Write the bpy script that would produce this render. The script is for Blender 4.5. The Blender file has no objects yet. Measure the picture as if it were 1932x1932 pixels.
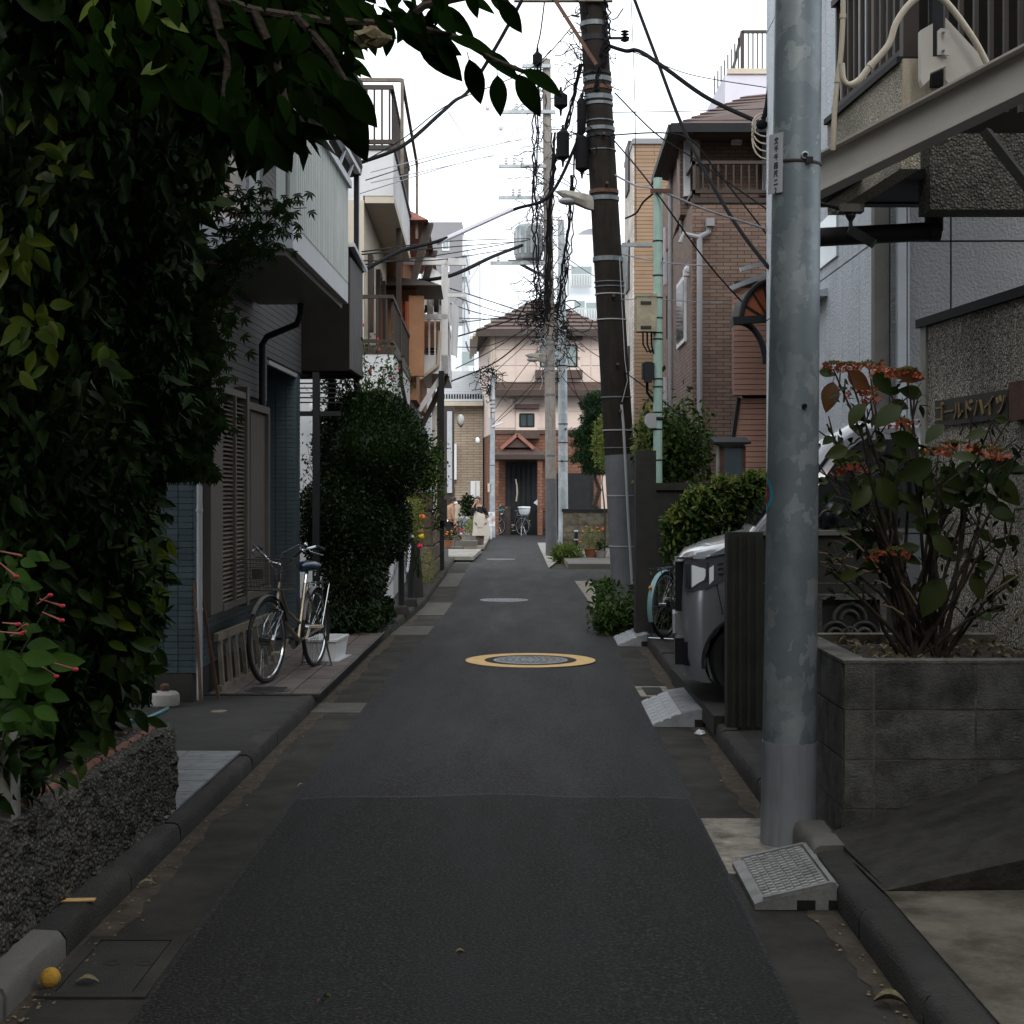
import bpy, bmesh, math, random
import numpy as np
from mathutils import Vector, Matrix
R = math.radians
rnd = random.Random(7)
SC = bpy.context.scene
COL = SC.collection

# ---------------------------------------------------------------- camera, world, sun, exposure
F, CX, HY, EYE = 2900.0, 966.0, 925.0, 1.6
cam_d = bpy.data.cameras.new('camera')
cam = bpy.data.objects.new('camera', cam_d); COL.objects.link(cam)
cam.location = (0, 0, EYE); cam.rotation_euler = (R(90), 0, 0)
cam_d.sensor_width = 36.0; cam_d.lens = 36.0 * F / 1932.0
cam_d.shift_y = (HY - 966.0) / 1932.0
cam_d.clip_start = 0.05; cam_d.clip_end = 1500
SC.camera = cam

SUN_EL, SUN_AZ = 34, 172
wd = bpy.data.worlds.new('World'); SC.world = wd; wd.use_nodes = True
nt = wd.node_tree; nt.nodes.clear()
sky = nt.nodes.new('ShaderNodeTexSky'); sky.sky_type = 'NISHITA'; sky.sun_disc = False
sky.sun_elevation = R(SUN_EL); sky.sun_rotation = R(SUN_AZ); sky.air_density = 1.0; sky.dust_density = 2.0
mx = nt.nodes.new('ShaderNodeMix'); mx.data_type = 'RGBA'; mx.inputs[0].default_value = 0.86
mx.inputs[7].default_value = (15.2, 15.9, 16.6, 1)      # the even overcast cloud
bg = nt.nodes.new('ShaderNodeBackground'); bg.inputs[1].default_value = 0.10
wo = nt.nodes.new('ShaderNodeOutputWorld')
nt.links.new(sky.outputs[0], mx.inputs[6]); nt.links.new(mx.outputs[2], bg.inputs[0]); nt.links.new(bg.outputs[0], wo.inputs[0])
sd = bpy.data.lights.new('sun', 'SUN'); sd.energy = 1.4; sd.angle = R(25); sd.color = (1, .97, .92)
sun = bpy.data.objects.new('sun', sd); COL.objects.link(sun)
sun.rotation_euler = (R(90 - SUN_EL), 0, R(180 - SUN_AZ)); sun.location = (0, 0, 30)
SC.view_settings.view_transform = 'Standard'; SC.view_settings.look = 'None'
SC.view_settings.gamma = 1.0; SC.view_settings.exposure = 0.3; SC.view_settings.use_curve_mapping = False
SC.cycles.use_denoising = True
SC.cycles.max_bounces = 6; SC.cycles.diffuse_bounces = 3; SC.cycles.transparent_max_bounces = 6

# ---------------------------------------------------------------- helpers
def X(px, d): return (px - CX) * d / F
def Z(py, d): return EYE - (py - HY) * d / F
def W(px, py, d): return Vector((X(px, d), d, Z(py, d)))
def G(py, z=0.0): return F * (EYE - z) / (py - HY)          # distance of a point of height z
def DL(px, x0, k=0.0145): return x0 / ((px - CX) / F - k)    # distance where a road-side line shows at px

def srgb(r, g, b):
    f = lambda c: ((c / 255) / 12.92) if c / 255 <= .04045 else (((c / 255) + .055) / 1.055) ** 2.4
    return (f(r), f(g), f(b))

class MB:
    def __init__(s): s.v = []; s.f = []; s.uv = []
    def add(s, vs, fs):
        o = len(s.v); s.v += [tuple(p) for p in vs]; s.f += [tuple(i + o for i in f) for f in fs]; return s
    def box(s, x0, x1, y0, y1, z0, z1):
        if x0 > x1: x0, x1 = x1, x0
        if y0 > y1: y0, y1 = y1, y0
        if z0 > z1: z0, z1 = z1, z0
        return s.add([(x0,y0,z0),(x1,y0,z0),(x1,y1,z0),(x0,y1,z0),(x0,y0,z1),(x1,y0,z1),(x1,y1,z1),(x0,y1,z1)],
                     [(0,3,2,1),(4,5,6,7),(0,1,5,4),(1,2,6,5),(2,3,7,6),(3,0,4,7)])
    def hexa(s, p):    # bottom 4 (ccw from above), top 4
        return s.add(p, [(0,3,2,1),(4,5,6,7),(0,1,5,4),(1,2,6,5),(2,3,7,6),(3,0,4,7)])
    def bar(s, a, b, w, h=None, up=(0, 0, 1)):
        a = Vector(a); b = Vector(b); h = h or w; d = (b - a).normalized(); up = Vector(up)
        if abs(d.dot(up)) > .98: up = Vector((1, 0, 0))
        r = d.cross(up).normalized() * w / 2; u = r.cross(d).normalized() * h / 2
        return s.hexa([a-r-u, a+r-u, b+r-u, b-r-u, a-r+u, a+r+u, b+r+u, b-r+u])
    def prism(s, poly, axis, a, b):     # poly 2D, extruded along axis from a to b
        n = len(poly)
        def P(q, t):
            return {'x': (t, q[0], q[1]), 'y': (q[0], t, q[1]), 'z': (q[0], q[1], t)}[axis]
        vs = [P(q, a) for q in poly] + [P(q, b) for q in poly]
        fs = [tuple(range(n))[::-1], tuple(range(n, 2 * n))] + [(i, (i+1) % n, n + (i+1) % n, n + i) for i in range(n)]
        return s.add(vs, fs)
    def tube(s, pts, r, seg=8, closed=False, cap=True, flat=1.0):
        pts = [Vector(p) for p in pts]; n = len(pts)
        rs = r if isinstance(r, (list, tuple)) else [r] * n
        o = len(s.v); prev = None
        for i, p in enumerate(pts):
            if closed: t = pts[(i+1) % n] - pts[i-1]
            else: t = pts[min(i+1, n-1)] - pts[max(i-1, 0)]
            t = t.normalized() if t.length > 1e-9 else Vector((0, 0, 1))
            if prev is None:
                up = Vector((0, 0, 1)) if abs(t.z) < .9 else Vector((0, 1, 0))
                a = t.cross(up).normalized()
            else:
                a = (prev - t * prev.dot(t)).normalized()
            prev = a; b = t.cross(a)
            for k in range(seg):
                an = 2 * math.pi * k / seg
                s.v.append(tuple(p + (a * math.cos(an) + b * math.sin(an) * flat) * rs[i]))
        m = n if closed else n - 1
        for i in range(m):
            for k in range(seg):
                i2 = (i + 1) % n
                s.f.append((o+i*seg+k, o+i*seg+(k+1) % seg, o+i2*seg+(k+1) % seg, o+i2*seg+k))
        if cap and not closed:
            s.f.append(tuple(o + k for k in range(seg))[::-1]); s.f.append(tuple(o + (n-1)*seg + k for k in range(seg)))
        return s
    def lathe(s, prof, c=(0, 0, 0), seg=20, axis='z'):   # prof: (r, h) list
        o = len(s.v); n = len(prof)
        for r, h in prof:
            for k in range(seg):
                a = 2 * math.pi * k / seg; u, v = r * math.cos(a), r * math.sin(a)
                p = {'z': (u, v, h), 'y': (u, h, v), 'x': (h, u, v)}[axis]
                s.v.append((c[0]+p[0], c[1]+p[1], c[2]+p[2]))
        for i in range(n - 1):
            for k in range(seg):
                s.f.append((o+i*seg+k, o+i*seg+(k+1) % seg, o+(i+1)*seg+(k+1) % seg, o+(i+1)*seg+k))
        s.f.append(tuple(o + k for k in range(seg))[::-1]); s.f.append(tuple(o + (n-1)*seg + k for k in range(seg)))
        return s
    def ball(s, c, rx, ry=None, rz=None, seg=12, rings=8):
        ry = ry or rx; rz = rz or rx
        o = len(s.v)
        for i in range(1, rings):
            th = math.pi * i / rings
            for k in range(seg):
                a = 2 * math.pi * k / seg
                s.v.append((c[0]+rx*math.sin(th)*math.cos(a), c[1]+ry*math.sin(th)*math.sin(a), c[2]-rz*math.cos(th)))
        for i in range(rings - 2):
            for k in range(seg):
                s.f.append((o+i*seg+k, o+i*seg+(k+1) % seg, o+(i+1)*seg+(k+1) % seg, o+(i+1)*seg+k))
        s.v.append((c[0], c[1], c[2]-rz)); s.v.append((c[0], c[1], c[2]+rz)); b = len(s.v)
        for k in range(seg):
            s.f.append((b-2, o+(k+1) % seg, o+k)); s.f.append((b-1, o+(rings-2)*seg+k, o+(rings-2)*seg+(k+1) % seg))
        return s
    def loft(s, rings, cap=True, closed=True):    # rings: lists of equal-length point lists
        o = len(s.v); m = len(rings[0])
        for r in rings: s.v += [tuple(p) for p in r]
        for i in range(len(rings) - 1):
            for k in range(m if closed else m - 1):
                s.f.append((o+i*m+k, o+i*m+(k+1) % m, o+(i+1)*m+(k+1) % m, o+(i+1)*m+k))
        if cap and closed:
            s.f.append(tuple(o + k for k in range(m))[::-1]); s.f.append(tuple(o + (len(rings)-1)*m + k for k in range(m)))
        return s
    def quad(s, *p): return s.add(p, [tuple(range(len(p)))])
    def data(s, name, smooth=False, ang=38):
        me = bpy.data.meshes.new(name); me.from_pydata(s.v, [], s.f)
        n = len(me.loops)
        uvl = me.uv_layers.new(name='UVMap')
        co = np.empty(len(me.vertices) * 3, 'f'); me.vertices.foreach_get('co', co); co = co.reshape(-1, 3)
        li = np.empty(n, 'i'); me.loops.foreach_get('vertex_index', li)
        tot = np.empty(len(me.polygons), 'i'); me.polygons.foreach_get('loop_total', tot)
        nr = np.empty(len(me.polygons) * 3, 'f'); me.polygons.foreach_get('normal', nr); nr = np.abs(nr.reshape(-1, 3))
        ax = np.repeat(np.argmax(nr, 1), tot); c = co[li]
        uv = np.empty((n, 2), 'f')
        uv[:, 0] = np.where(ax == 0, c[:, 1], c[:, 0]); uv[:, 1] = np.where(ax == 2, c[:, 1], c[:, 2])
        uvl.data.foreach_set('uv', uv.ravel())
        if smooth:
            me.polygons.foreach_set('use_smooth', [True] * len(me.polygons))
            try: me.set_sharp_from_angle(angle=R(ang))
            except Exception: pass
        return me
    def build(s, name, m, parent=None, smooth=False, **kw):
        me = s.data(name, smooth); me.materials.append(m)
        return put(name, me, parent, **kw)

def put(name, me, parent=None, loc=None, rot=None, kind=None, label=None, cat=None, group=None):
    o = bpy.data.objects.new(name, me); COL.objects.link(o)
    if parent: o.parent = parent
    if loc: o.location = loc
    if rot: o.rotation_euler = rot
    return tag(o, label, cat, group, kind)
def tag(o, label=None, cat=None, group=None, kind=None):
    if label: o['label'] = label
    if cat: o['category'] = cat
    if group: o['group'] = group
    if kind: o['kind'] = kind
    return o
def thing(name, label, cat, loc=(0, 0, 0), rotz=0.0, group=None):
    o = bpy.data.objects.new(name, None); COL.objects.link(o); o.location = loc; o.rotation_euler = (0, 0, rotz)
    o.empty_display_size = .1
    return tag(o, label, cat, group)
def copy_tree(o, loc=None, rotz=None, label=None, scale=None, parent=None):
    c = o.copy(); COL.objects.link(c)
    if parent: c.parent = parent
    if loc is not None: c.location = loc
    if rotz is not None: c.rotation_euler = (0, 0, rotz)
    if scale: c.scale = scale
    if label: c['label'] = label
    for ch in list(o.children): copy_tree(ch, parent=c)
    return c
ROADROT = -math.atan(0.0145)

# ---------------------------------------------------------------- materials
def nodes(m):
    m.use_nodes = True; t = m.node_tree
    return t, t.nodes['Principled BSDF'], t.nodes.new, t.links.new
def mat(name, col, rough=.8, var=.18, scale=3.0, bump=.15, bscale=80, metal=0.0, spec=.4, dirt=None, dscale=1.2, damt=.5,
        piece=0.0, streak=False, coat=0.0):
    m = bpy.data.materials.new(name); t, b, N, L = nodes(m)
    geo = N('ShaderNodeNewGeometry'); pos = geo.outputs['Position']
    if streak:
        mp = N('ShaderNodeMapping'); mp.inputs['Scale'].default_value = (6, 6, .5); L(pos, mp.inputs[0]); spos = mp.outputs[0]
    else: spos = pos
    n1 = N('ShaderNodeTexNoise'); n1.inputs['Scale'].default_value = scale; n1.inputs['Detail'].default_value = 6; n1.inputs['Roughness'].default_value = .65; L(pos, n1.inputs['Vector'])
    r = N('ShaderNodeMapRange'); r.inputs[1].default_value = .3; r.inputs[2].default_value = .7
    r.inputs[3].default_value = 1 - var; r.inputs[4].default_value = 1 + var; L(n1.outputs[0], r.inputs[0])
    val = r.outputs[0]
    if piece:
        oi = N('ShaderNodeObjectInfo'); r2 = N('ShaderNodeMapRange'); r2.inputs[3].default_value = 1 - piece; r2.inputs[4].default_value = 1 + piece
        L(oi.outputs['Random'], r2.inputs[0]); mu = N('ShaderNodeMath'); mu.operation = 'MULTIPLY'; L(val, mu.inputs[0]); L(r2.outputs[0], mu.inputs[1]); val = mu.outputs[0]
    vm = N('ShaderNodeVectorMath'); vm.operation = 'SCALE'; vm.inputs[0].default_value = col; L(val, vm.inputs['Scale'])
    out = vm.outputs[0]
    if dirt:
        n2 = N('ShaderNodeTexNoise'); n2.inputs['Scale'].default_value = dscale; n2.inputs['Detail'].default_value = 9; n2.inputs['Roughness'].default_value = .7; L(spos, n2.inputs['Vector'])
        r3 = N('ShaderNodeMapRange'); r3.inputs[1].default_value = .48; r3.inputs[2].default_value = .68; r3.inputs[4].default_value = damt; L(n2.outputs[0], r3.inputs[0])
        mi = N('ShaderNodeMix'); mi.data_type = 'RGBA'; L(r3.outputs[0], mi.inputs[0]); L(out, mi.inputs[6]); mi.inputs[7].default_value = (*dirt, 1); out = mi.outputs[2]
    L(out, b.inputs['Base Color'])
    b.inputs['Roughness'].default_value = rough; b.inputs['Metallic'].default_value = metal; b.inputs['Specular IOR Level'].default_value = spec
    if coat: b.inputs['Coat Weight'].default_value = coat; b.inputs['Coat Roughness'].default_value = .05
    if bump:
        n3 = N('ShaderNodeTexNoise'); n3.inputs['Scale'].default_value = bscale; n3.inputs['Detail'].default_value = 4; L(pos, n3.inputs['Vector'])
        bp = N('ShaderNodeBump'); bp.inputs['Strength'].default_value = bump; bp.inputs['Distance'].default_value = .01
        L(n3.outputs[0], bp.inputs['Height']); L(bp.outputs[0], b.inputs['Normal'])
    return m
def brickmat(name, c1, c2, mortar, bw=.2, bh=.06, off=.5, ms=.006, rough=.8, bump=.6, var=.3, mortar_smooth=.1):
    m = bpy.data.materials.new(name); t, b, N, L = nodes(m)
    uv = N('ShaderNodeUVMap'); uv.uv_map = 'UVMap'
    br = N('ShaderNodeTexBrick'); L(uv.outputs[0], br.inputs['Vector']); br.offset = off
    br.inputs['Color1'].default_value = (*c1, 1); br.inputs['Color2'].default_value = (*c2, 1); br.inputs['Mortar'].default_value = (*mortar, 1)
    br.inputs['Scale'].default_value = 1; br.inputs['Brick Width'].default_value = bw; br.inputs['Row Height'].default_value = bh
    br.inputs['Mortar Size'].default_value = ms; br.inputs['Mortar Smooth'].default_value = mortar_smooth
    n1 = N('ShaderNodeTexNoise'); n1.inputs['Scale'].default_value = 2.5; n1.inputs['Detail'].default_value = 8
    geo = N('ShaderNodeNewGeometry'); L(geo.outputs['Position'], n1.inputs['Vector'])
    r = N('ShaderNodeMapRange'); r.inputs[1].default_value = .3; r.inputs[2].default_value = .7; r.inputs[3].default_value = 1 - var; r.inputs[4].default_value = 1 + var
    L(n1.outputs[0], r.inputs[0])
    vm = N('ShaderNodeVectorMath'); vm.operation = 'SCALE'; L(br.outputs['Color'], vm.inputs[0]); L(r.outputs[0], vm.inputs['Scale']); L(vm.outputs[0], b.inputs['Base Color'])
    b.inputs['Roughness'].default_value = rough; b.inputs['Specular IOR Level'].default_value = .3
    bp = N('ShaderNodeBump'); bp.inputs['Strength'].default_value = bump; bp.inputs['Distance'].default_value = .01; bp.invert = True
    L(br.outputs['Fac'], bp.inputs['Height']); L(bp.outputs[0], b.inputs['Normal'])
    return m
def leafmat(name, c1, c2, rough=.45, trans=.25):
    m = bpy.data.materials.new(name); t, b, N, L = nodes(m)
    geo = N('ShaderNodeNewGeometry'); oi = N('ShaderNodeObjectInfo')
    ad = N('ShaderNodeMath'); ad.operation = 'ADD'; L(geo.outputs['Random Per Island'], ad.inputs[0]); L(oi.outputs['Random'], ad.inputs[1])
    fr = N('ShaderNodeMath'); fr.operation = 'FRACT'; L(ad.outputs[0], fr.inputs[0])
    n1 = N('ShaderNodeTexNoise'); n1.inputs['Scale'].default_value = 2.2; L(geo.outputs['Position'], n1.inputs['Vector'])
    mm = N('ShaderNodeMath'); mm.operation = 'MULTIPLY'; L(fr.outputs[0], mm.inputs[0]); L(n1.outputs[0], mm.inputs[1])
    m2 = N('ShaderNodeMath'); m2.operation = 'MULTIPLY'; L(mm.outputs[0], m2.inputs[0]); m2.inputs[1].default_value = 1.7; m2.use_clamp = True
    mi = N('ShaderNodeMix'); mi.data_type = 'RGBA'; L(m2.outputs[0], mi.inputs[0]); mi.inputs[6].default_value = (*c1, 1); mi.inputs[7].default_value = (*c2, 1)
    L(mi.outputs[2], b.inputs['Base Color']); b.inputs['Roughness'].default_value = rough; b.inputs['Specular IOR Level'].default_value = .16
    tr = N('ShaderNodeBsdfTranslucent'); L(mi.outputs[2], tr.inputs[0])
    ms = N('ShaderNodeMixShader'); ms.inputs[0].default_value = trans
    out = t.nodes['Material Output']; L(b.outputs[0], ms.inputs[1]); L(tr.outputs[0], ms.inputs[2]); L(ms.outputs[0], out.inputs[0])
    return m
def voronoimat(name, c1, c2, c3, scale, bump=.8, rough=.85, dirt=None):   # pebble dash / galvanised spangle
    m = bpy.data.materials.new(name); t, b, N, L = nodes(m)
    geo = N('ShaderNodeNewGeometry')
    v = N('ShaderNodeTexVoronoi'); v.inputs['Scale'].default_value = scale; L(geo.outputs['Position'], v.inputs['Vector'])
    sp = N('ShaderNodeSeparateColor'); L(v.outputs['Color'], sp.inputs[0])
    cr = N('ShaderNodeValToRGB'); L(sp.outputs[0], cr.inputs[0])
    cr.color_ramp.elements[0].color = (*c1, 1); cr.color_ramp.elements[1].color = (*c3, 1)
    e = cr.color_ramp.elements.new(.5); e.color = (*c2, 1)
    n = N('ShaderNodeTexNoise'); n.inputs['Scale'].default_value = 1.3; n.inputs['Detail'].default_value = 8; L(geo.outputs['Position'], n.inputs['Vector'])
    r = N('ShaderNodeMapRange'); r.inputs[1].default_value = .35; r.inputs[2].default_value = .65; r.inputs[3].default_value = .65; r.inputs[4].default_value = 1.2; L(n.outputs[0], r.inputs[0])
    dk = N('ShaderNodeMapRange'); dk.inputs[1].default_value = .0; dk.inputs[2].default_value = .55; dk.inputs[3].default_value = 1.3; dk.inputs[4].default_value = .5; L(v.outputs['Distance'], dk.inputs[0])
    mu = N('ShaderNodeMath'); mu.operation = 'MULTIPLY'; L(r.outputs[0], mu.inputs[0]); L(dk.outputs[0], mu.inputs[1])
    vm = N('ShaderNodeVectorMath'); vm.operation = 'SCALE'; L(cr.outputs[0], vm.inputs[0]); L(mu.outputs[0], vm.inputs['Scale']); L(vm.outputs[0], b.inputs['Base Color'])
    b.inputs['Roughness'].default_value = rough; b.inputs['Specular IOR Level'].default_value = .25
    bp = N('ShaderNodeBump'); bp.inputs['Strength'].default_value = bump; bp.inputs['Distance'].default_value = .01; bp.invert = True
    L(v.outputs['Distance'], bp.inputs['Height']); L(bp.outputs[0], b.inputs['Normal'])
    return m
def glassmat(name, col=(.05, .07, .08), rough=.05):
    m = bpy.data.materials.new(name); t, b, N, L = nodes(m)
    b.inputs['Base Color'].default_value = (*col, 1); b.inputs['Roughness'].default_value = rough; b.inputs['Specular IOR Level'].default_value = .8
    return m
M = {}
M['asphalt'] = None
M['gutter'] = mat('concrete gutter', (.038, .035, .030), .9, .45, 2.2, .4, 150, dirt=(.016, .0145, .012), dscale=1.6, damt=.9, spec=.2)
M['kerb'] = mat('kerb concrete', (.032, .0305, .027), .9, .4, 4, .9, 90, dirt=(.02, .018, .014), dscale=2.5, damt=.8)
M['conc'] = mat('concrete', (.15, .142, .13), .85, .25, 3, .35, 90, dirt=(.06, .055, .045), dscale=1.5, damt=.7)
M['annex'] = mat('shaded dark cladding', (.012, .011, .010), .95, .2, 4, .05, 60, spec=.02)  # annex's own dark tone; carries the shade of the walkway inner wall
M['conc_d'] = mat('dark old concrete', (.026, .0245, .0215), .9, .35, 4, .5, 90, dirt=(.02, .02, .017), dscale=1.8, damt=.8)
M['conc_l'] = mat('pale concrete', (.3, .285, .255), .85, .2, 5, .3, 100, dirt=(.1, .09, .075), dscale=3, damt=.7)
M['moss'] = mat('mossy concrete', (.14, .125, .095), .95, .5, 5, .8, 110, dirt=(.035, .03, .012), dscale=2.2, damt=.95)
M['block'] = mat('concrete block', (.115, .112, .10), .95, .5, 7, .9, 100, dirt=(.022, .022, .018), dscale=3.6, damt=.95, piece=.22)
M['mortar'] = mat('mortar', (.15, .135, .105), .95, .4, 8, .6, 90, dirt=(.04, .037, .03), dscale=6, damt=.9)
M['tile'] = mat('blue grey tile', (.055, .075, .084), .35, .12, 6, .06, 60, piece=.16, spec=.5)
M['grout'] = mat('dark grout', (.018, .018, .018), .9, .2)
M['siding_g'] = mat('grey siding', (.07, .069, .07), .6, .1, 3, .08, 60, piece=.05)
M['tan_g'] = mat('taupe metal', (.10, .09, .078), .5, .1, 3, .05, 60)
M['louvre'] = mat('louvre taupe', (.16, .135, .105), .5, .12, 5, .05, 60, piece=.08)
M['bal_w'] = mat('pale painted balcony', (.48, .52, .5), .5, .1, 2, .05, 60, dirt=(.25, .24, .2), dscale=2, damt=.35, piece=.05, streak=True)
M['alu'] = mat('pale aluminium', (.5, .53, .56), .35, .08, 3, .03, 60, metal=.3)
M['dark'] = mat('near black metal', (.016, .017, .019), .65, .2, 4, .05, 60, spec=.2)
M['black'] = mat('black rubber', (.012, .012, .012), .6, .2, 6, .05, 90)
M['brown'] = mat('brown metal', (.042, .029, .023), .6, .12, 4, .04, 60)
M['rust'] = mat('rusty steel', (.09, .045, .028), .8, .4, 12, .3, 80)
M['white'] = mat('white paint', (.72, .73, .74), .6, .06, 2, .06, 60, dirt=(.5, .49, .46), dscale=1.5, damt=.4, streak=True)
M['stucco_w'] = mat('white stucco', (.66, .67, .68), .85, .06, 1.5, .5, 90, dirt=(.45, .44, .42), dscale=.8, damt=.35)
M['stucco_c'] = mat('cream stucco', (.55, .49, .4), .85, .08, 1.5, .5, 90)
M['stucco_g'] = mat('grey stucco', (.25, .25, .255), .9, .08, 2, 1.6, 42)
M['stucco_b'] = mat('pale blue grey stucco', (.5, .53, .565), .9, .08, 2, 1.6, 42, dirt=(.3, .31, .33), dscale=1.6, damt=.4, streak=True)
M['orange'] = mat('orange brown render', (.38, .20, .11), .85, .15, 3, .4, 60)
M['pink'] = mat('pinkish cladding', (.62, .515, .46), .8, .06, 1.2, .1, 60, dirt=(.42, .33, .28), dscale=.8, damt=.4, piece=.03)
M['tower'] = mat('grey tower', (.24, .24, .255), .8, .05, .5, 0)
M['farwhite'] = mat('far white wall', (.72, .76, .8), .8, .03, .3, 0)
M['glass'] = glassmat('window glass'); M['glass_l'] = glassmat('pale curtained glass', (.45, .52, .52), .15)
M['pebble'] = voronoimat('pebble dash', (.12, .11, .1), (.5, .45, .37), (.85, .8, .7), 100, 1.0)
M['pebble2'] = voronoimat('rough yellow pebble dash', (.42, .38, .29), (.66, .6, .48), (.8, .75, .6), 110, 1.0)
M['rough'] = voronoimat('rough dark render', (.085, .078, .066), (.15, .14, .118), (.21, .195, .165), 62, 1.3)
M['gutter_pipe'] = mat('grey pipe', (.3, .3, .31), .4, .06, 3, .02)
M['green_pole'] = mat('pale green paint', (.28, .42, .36), .5, .1, 5, .05, 60, dirt=(.4, .42, .38), dscale=5, damt=.4)
M['wire'] = mat('cable black', (.008, .008, .009), .8, .1, 5, 0, spec=.1)
M['wire_g'] = mat('cable grey', (.2, .2, .22), .5, .1, 5, 0)
M['cream_p'] = mat('cream conduit', (.5, .44, .34), .45, .1, 4, .03)
M['beam'] = mat('taupe painted steel', (.52, .48, .43), .5, .07, 2, .15, 110)
M['bark'] = mat('bark', (.05, .038, .028), .9, .35, 18, .7, 70)
M['soil'] = mat('soil', (.035, .026, .018), .98, .5, 14, 1.0, 60, dirt=(.09, .06, .035), dscale=18, damt=.8)
M['chrome'] = mat('chrome', (.42, .44, .46), .2, .03, 3, 0, metal=1.0)
M['wood_old'] = mat('grey weathered wood', (.17, .145, .115), .85, .3, 10, .3, 60)
M['leaf_d'] = leafmat('dark broad leaves', (.010, .023, .006), (.024, .048, .011), .55, .1)
M['leaf_d'].node_tree.nodes['Principled BSDF'].inputs['Specular IOR Level'].default_value = .07
M['leaf_y'] = leafmat('young leaves', (.06, .12, .012), (.15, .19, .02), .45, .35)
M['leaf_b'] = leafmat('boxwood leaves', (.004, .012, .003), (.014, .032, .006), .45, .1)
M['leaf_m'] = leafmat('mid leaves', (.016, .035, .006), (.045, .08, .012), .5, .2)
M['leaf_p'] = leafmat('pine leaves', (.008, .026, .008), (.025, .06, .016), .5, .2)
M['leaf_yo'] = leafmat('yellow green leaves', (.1, .15, .03), (.2, .2, .05), .5, .35)
M['grass'] = leafmat('weeds', (.07, .12, .03), (.18, .22, .06), .5, .35)
# ---------------------------------------------------------------- ground, road, kerbs
def asphaltmat(name, base, dark=.6):
    m = bpy.data.materials.new(name); t, b, N, L = nodes(m)
    geo = N('ShaderNodeNewGeometry'); P = geo.outputs['Position']
    n = N('ShaderNodeTexNoise'); n.inputs['Scale'].default_value = 85; n.inputs['Detail'].default_value = 3; n.inputs['Roughness'].default_value = .8; L(P, n.inputs[0])
    cr = N('ShaderNodeValToRGB'); L(n.outputs[0], cr.inputs[0])
    cr.color_ramp.elements[0].position = .40; cr.color_ramp.elements[0].color = tuple(c * .3 for c in base) + (1,)
    cr.color_ramp.elements[1].position = .66; cr.color_ramp.elements[1].color = tuple(c * 4.2 for c in base) + (1,)
    e = cr.color_ramp.elements.new(.53); e.color = base + (1,)
    mp = N('ShaderNodeMapping'); mp.inputs['Scale'].default_value = (1.6, .28, 1); L(P, mp.inputs[0])
    n2 = N('ShaderNodeTexNoise'); n2.inputs['Scale'].default_value = 1.6; n2.inputs['Detail'].default_value = 8; n2.inputs['Roughness'].default_value = .65; L(mp.outputs[0], n2.inputs[0])
    r = N('ShaderNodeMapRange'); r.inputs[1].default_value = .3; r.inputs[2].default_value = .7; r.inputs[3].default_value = dark; r.inputs[4].default_value = 1.25; L(n2.outputs[0], r.inputs[0])
    vm = N('ShaderNodeVectorMath'); vm.operation = 'SCALE'; L(cr.outputs[0], vm.inputs[0]); L(r.outputs[0], vm.inputs['Scale']); L(vm.outputs[0], b.inputs['Base Color'])
    rr = N('ShaderNodeMapRange'); rr.inputs[1].default_value = .3; rr.inputs[2].default_value = .7; rr.inputs[3].default_value = .6; rr.inputs[4].default_value = .82; L(n2.outputs[0], rr.inputs[0]); L(rr.outputs[0], b.inputs['Roughness'])
    b.inputs['Specular IOR Level'].default_value = .45
    bp = N('ShaderNodeBump'); bp.inputs['Strength'].default_value = .9; bp.inputs['Distance'].default_value = .008; L(n.outputs[0], bp.inputs['Height']); L(bp.outputs[0], b.inputs['Normal'])
    return m
M['asphalt'] = asphaltmat('asphalt', (.0172, .016, .0165), .45)
M['asphalt'].node_tree.nodes['Principled BSDF'].inputs['Specular IOR Level'].default_value = .24
M['asphalt2'] = asphaltmat('darker asphalt', (.0155, .0148, .014), .45)  # a little darker and less glossy than the other asphalt
M['asphalt2'].node_tree.nodes['Principled BSDF'].inputs['Specular IOR Level'].default_value = .16

g = MB(); g.quad((-300, -60, -.03), (300, -60, -.03), (300, 400, -.03), (-300, 400, -.03)); g.build('ground', M['gutter'], kind='structure')

def interp(tab, d):
    for (a, x), (b, y) in zip(tab, tab[1:]):
        if d <= b: return x + (y - x) * (d - a) / (b - a)
    return tab[-1][1]
XK = [(-6, -1.68), (16, -1.375), (21, -1.2), (30, -1.26), (35, -1.29), (42, -1.24), (46, -1.07), (47, -1.0)]
XA = [(-6, -1.19), (4.6, -1.154), (8, -1.128), (13, -1.055), (18, -.90), (22.6, -.85), (30, -.92), (42, -.89), (46, -.95), (47, -1.0)]
XR = [(-6, .70), (7, .915), (16, 1.06), (20, 1.08), (26, 1.12)]
def xkr(d): return 1.15 + .0145 * d
ds = [-6, 0, 4, 6, 8, 10, 12, 14, 16, 18, 20, 22.6, 26]
rd = MB()
def crown(d, t): return .008 + .012 * math.sin(math.pi * t)
grid = []; ej = random.Random(9)
for d in [-6 + .16 * k for k in range(200)] + [26, 31, 33, 37, 42, 46.9]:
    l = interp(XA, d) + ej.gauss(0, .005) + .008 * math.sin(d * 3.1); r = (interp(XR, d) if d <= 26 else .76) + ej.gauss(0, .005) + .008 * math.sin(d * 2.3)
    grid.append([(l + (r - l) * t / 6, d, crown(d, t / 6)) for t in range(7)])
o = len(rd.v)
rd.loft(grid, cap=False, closed=False)
rd.quad((1.12, 26, .008), (14, 26.5, .008), (14, 31.5, .008), (.76, 31, .008))
rd.quad((-18, 47, .008), (22, 47, .008), (22, 56.3, .008), (-18, 56.3, .008))
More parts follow.
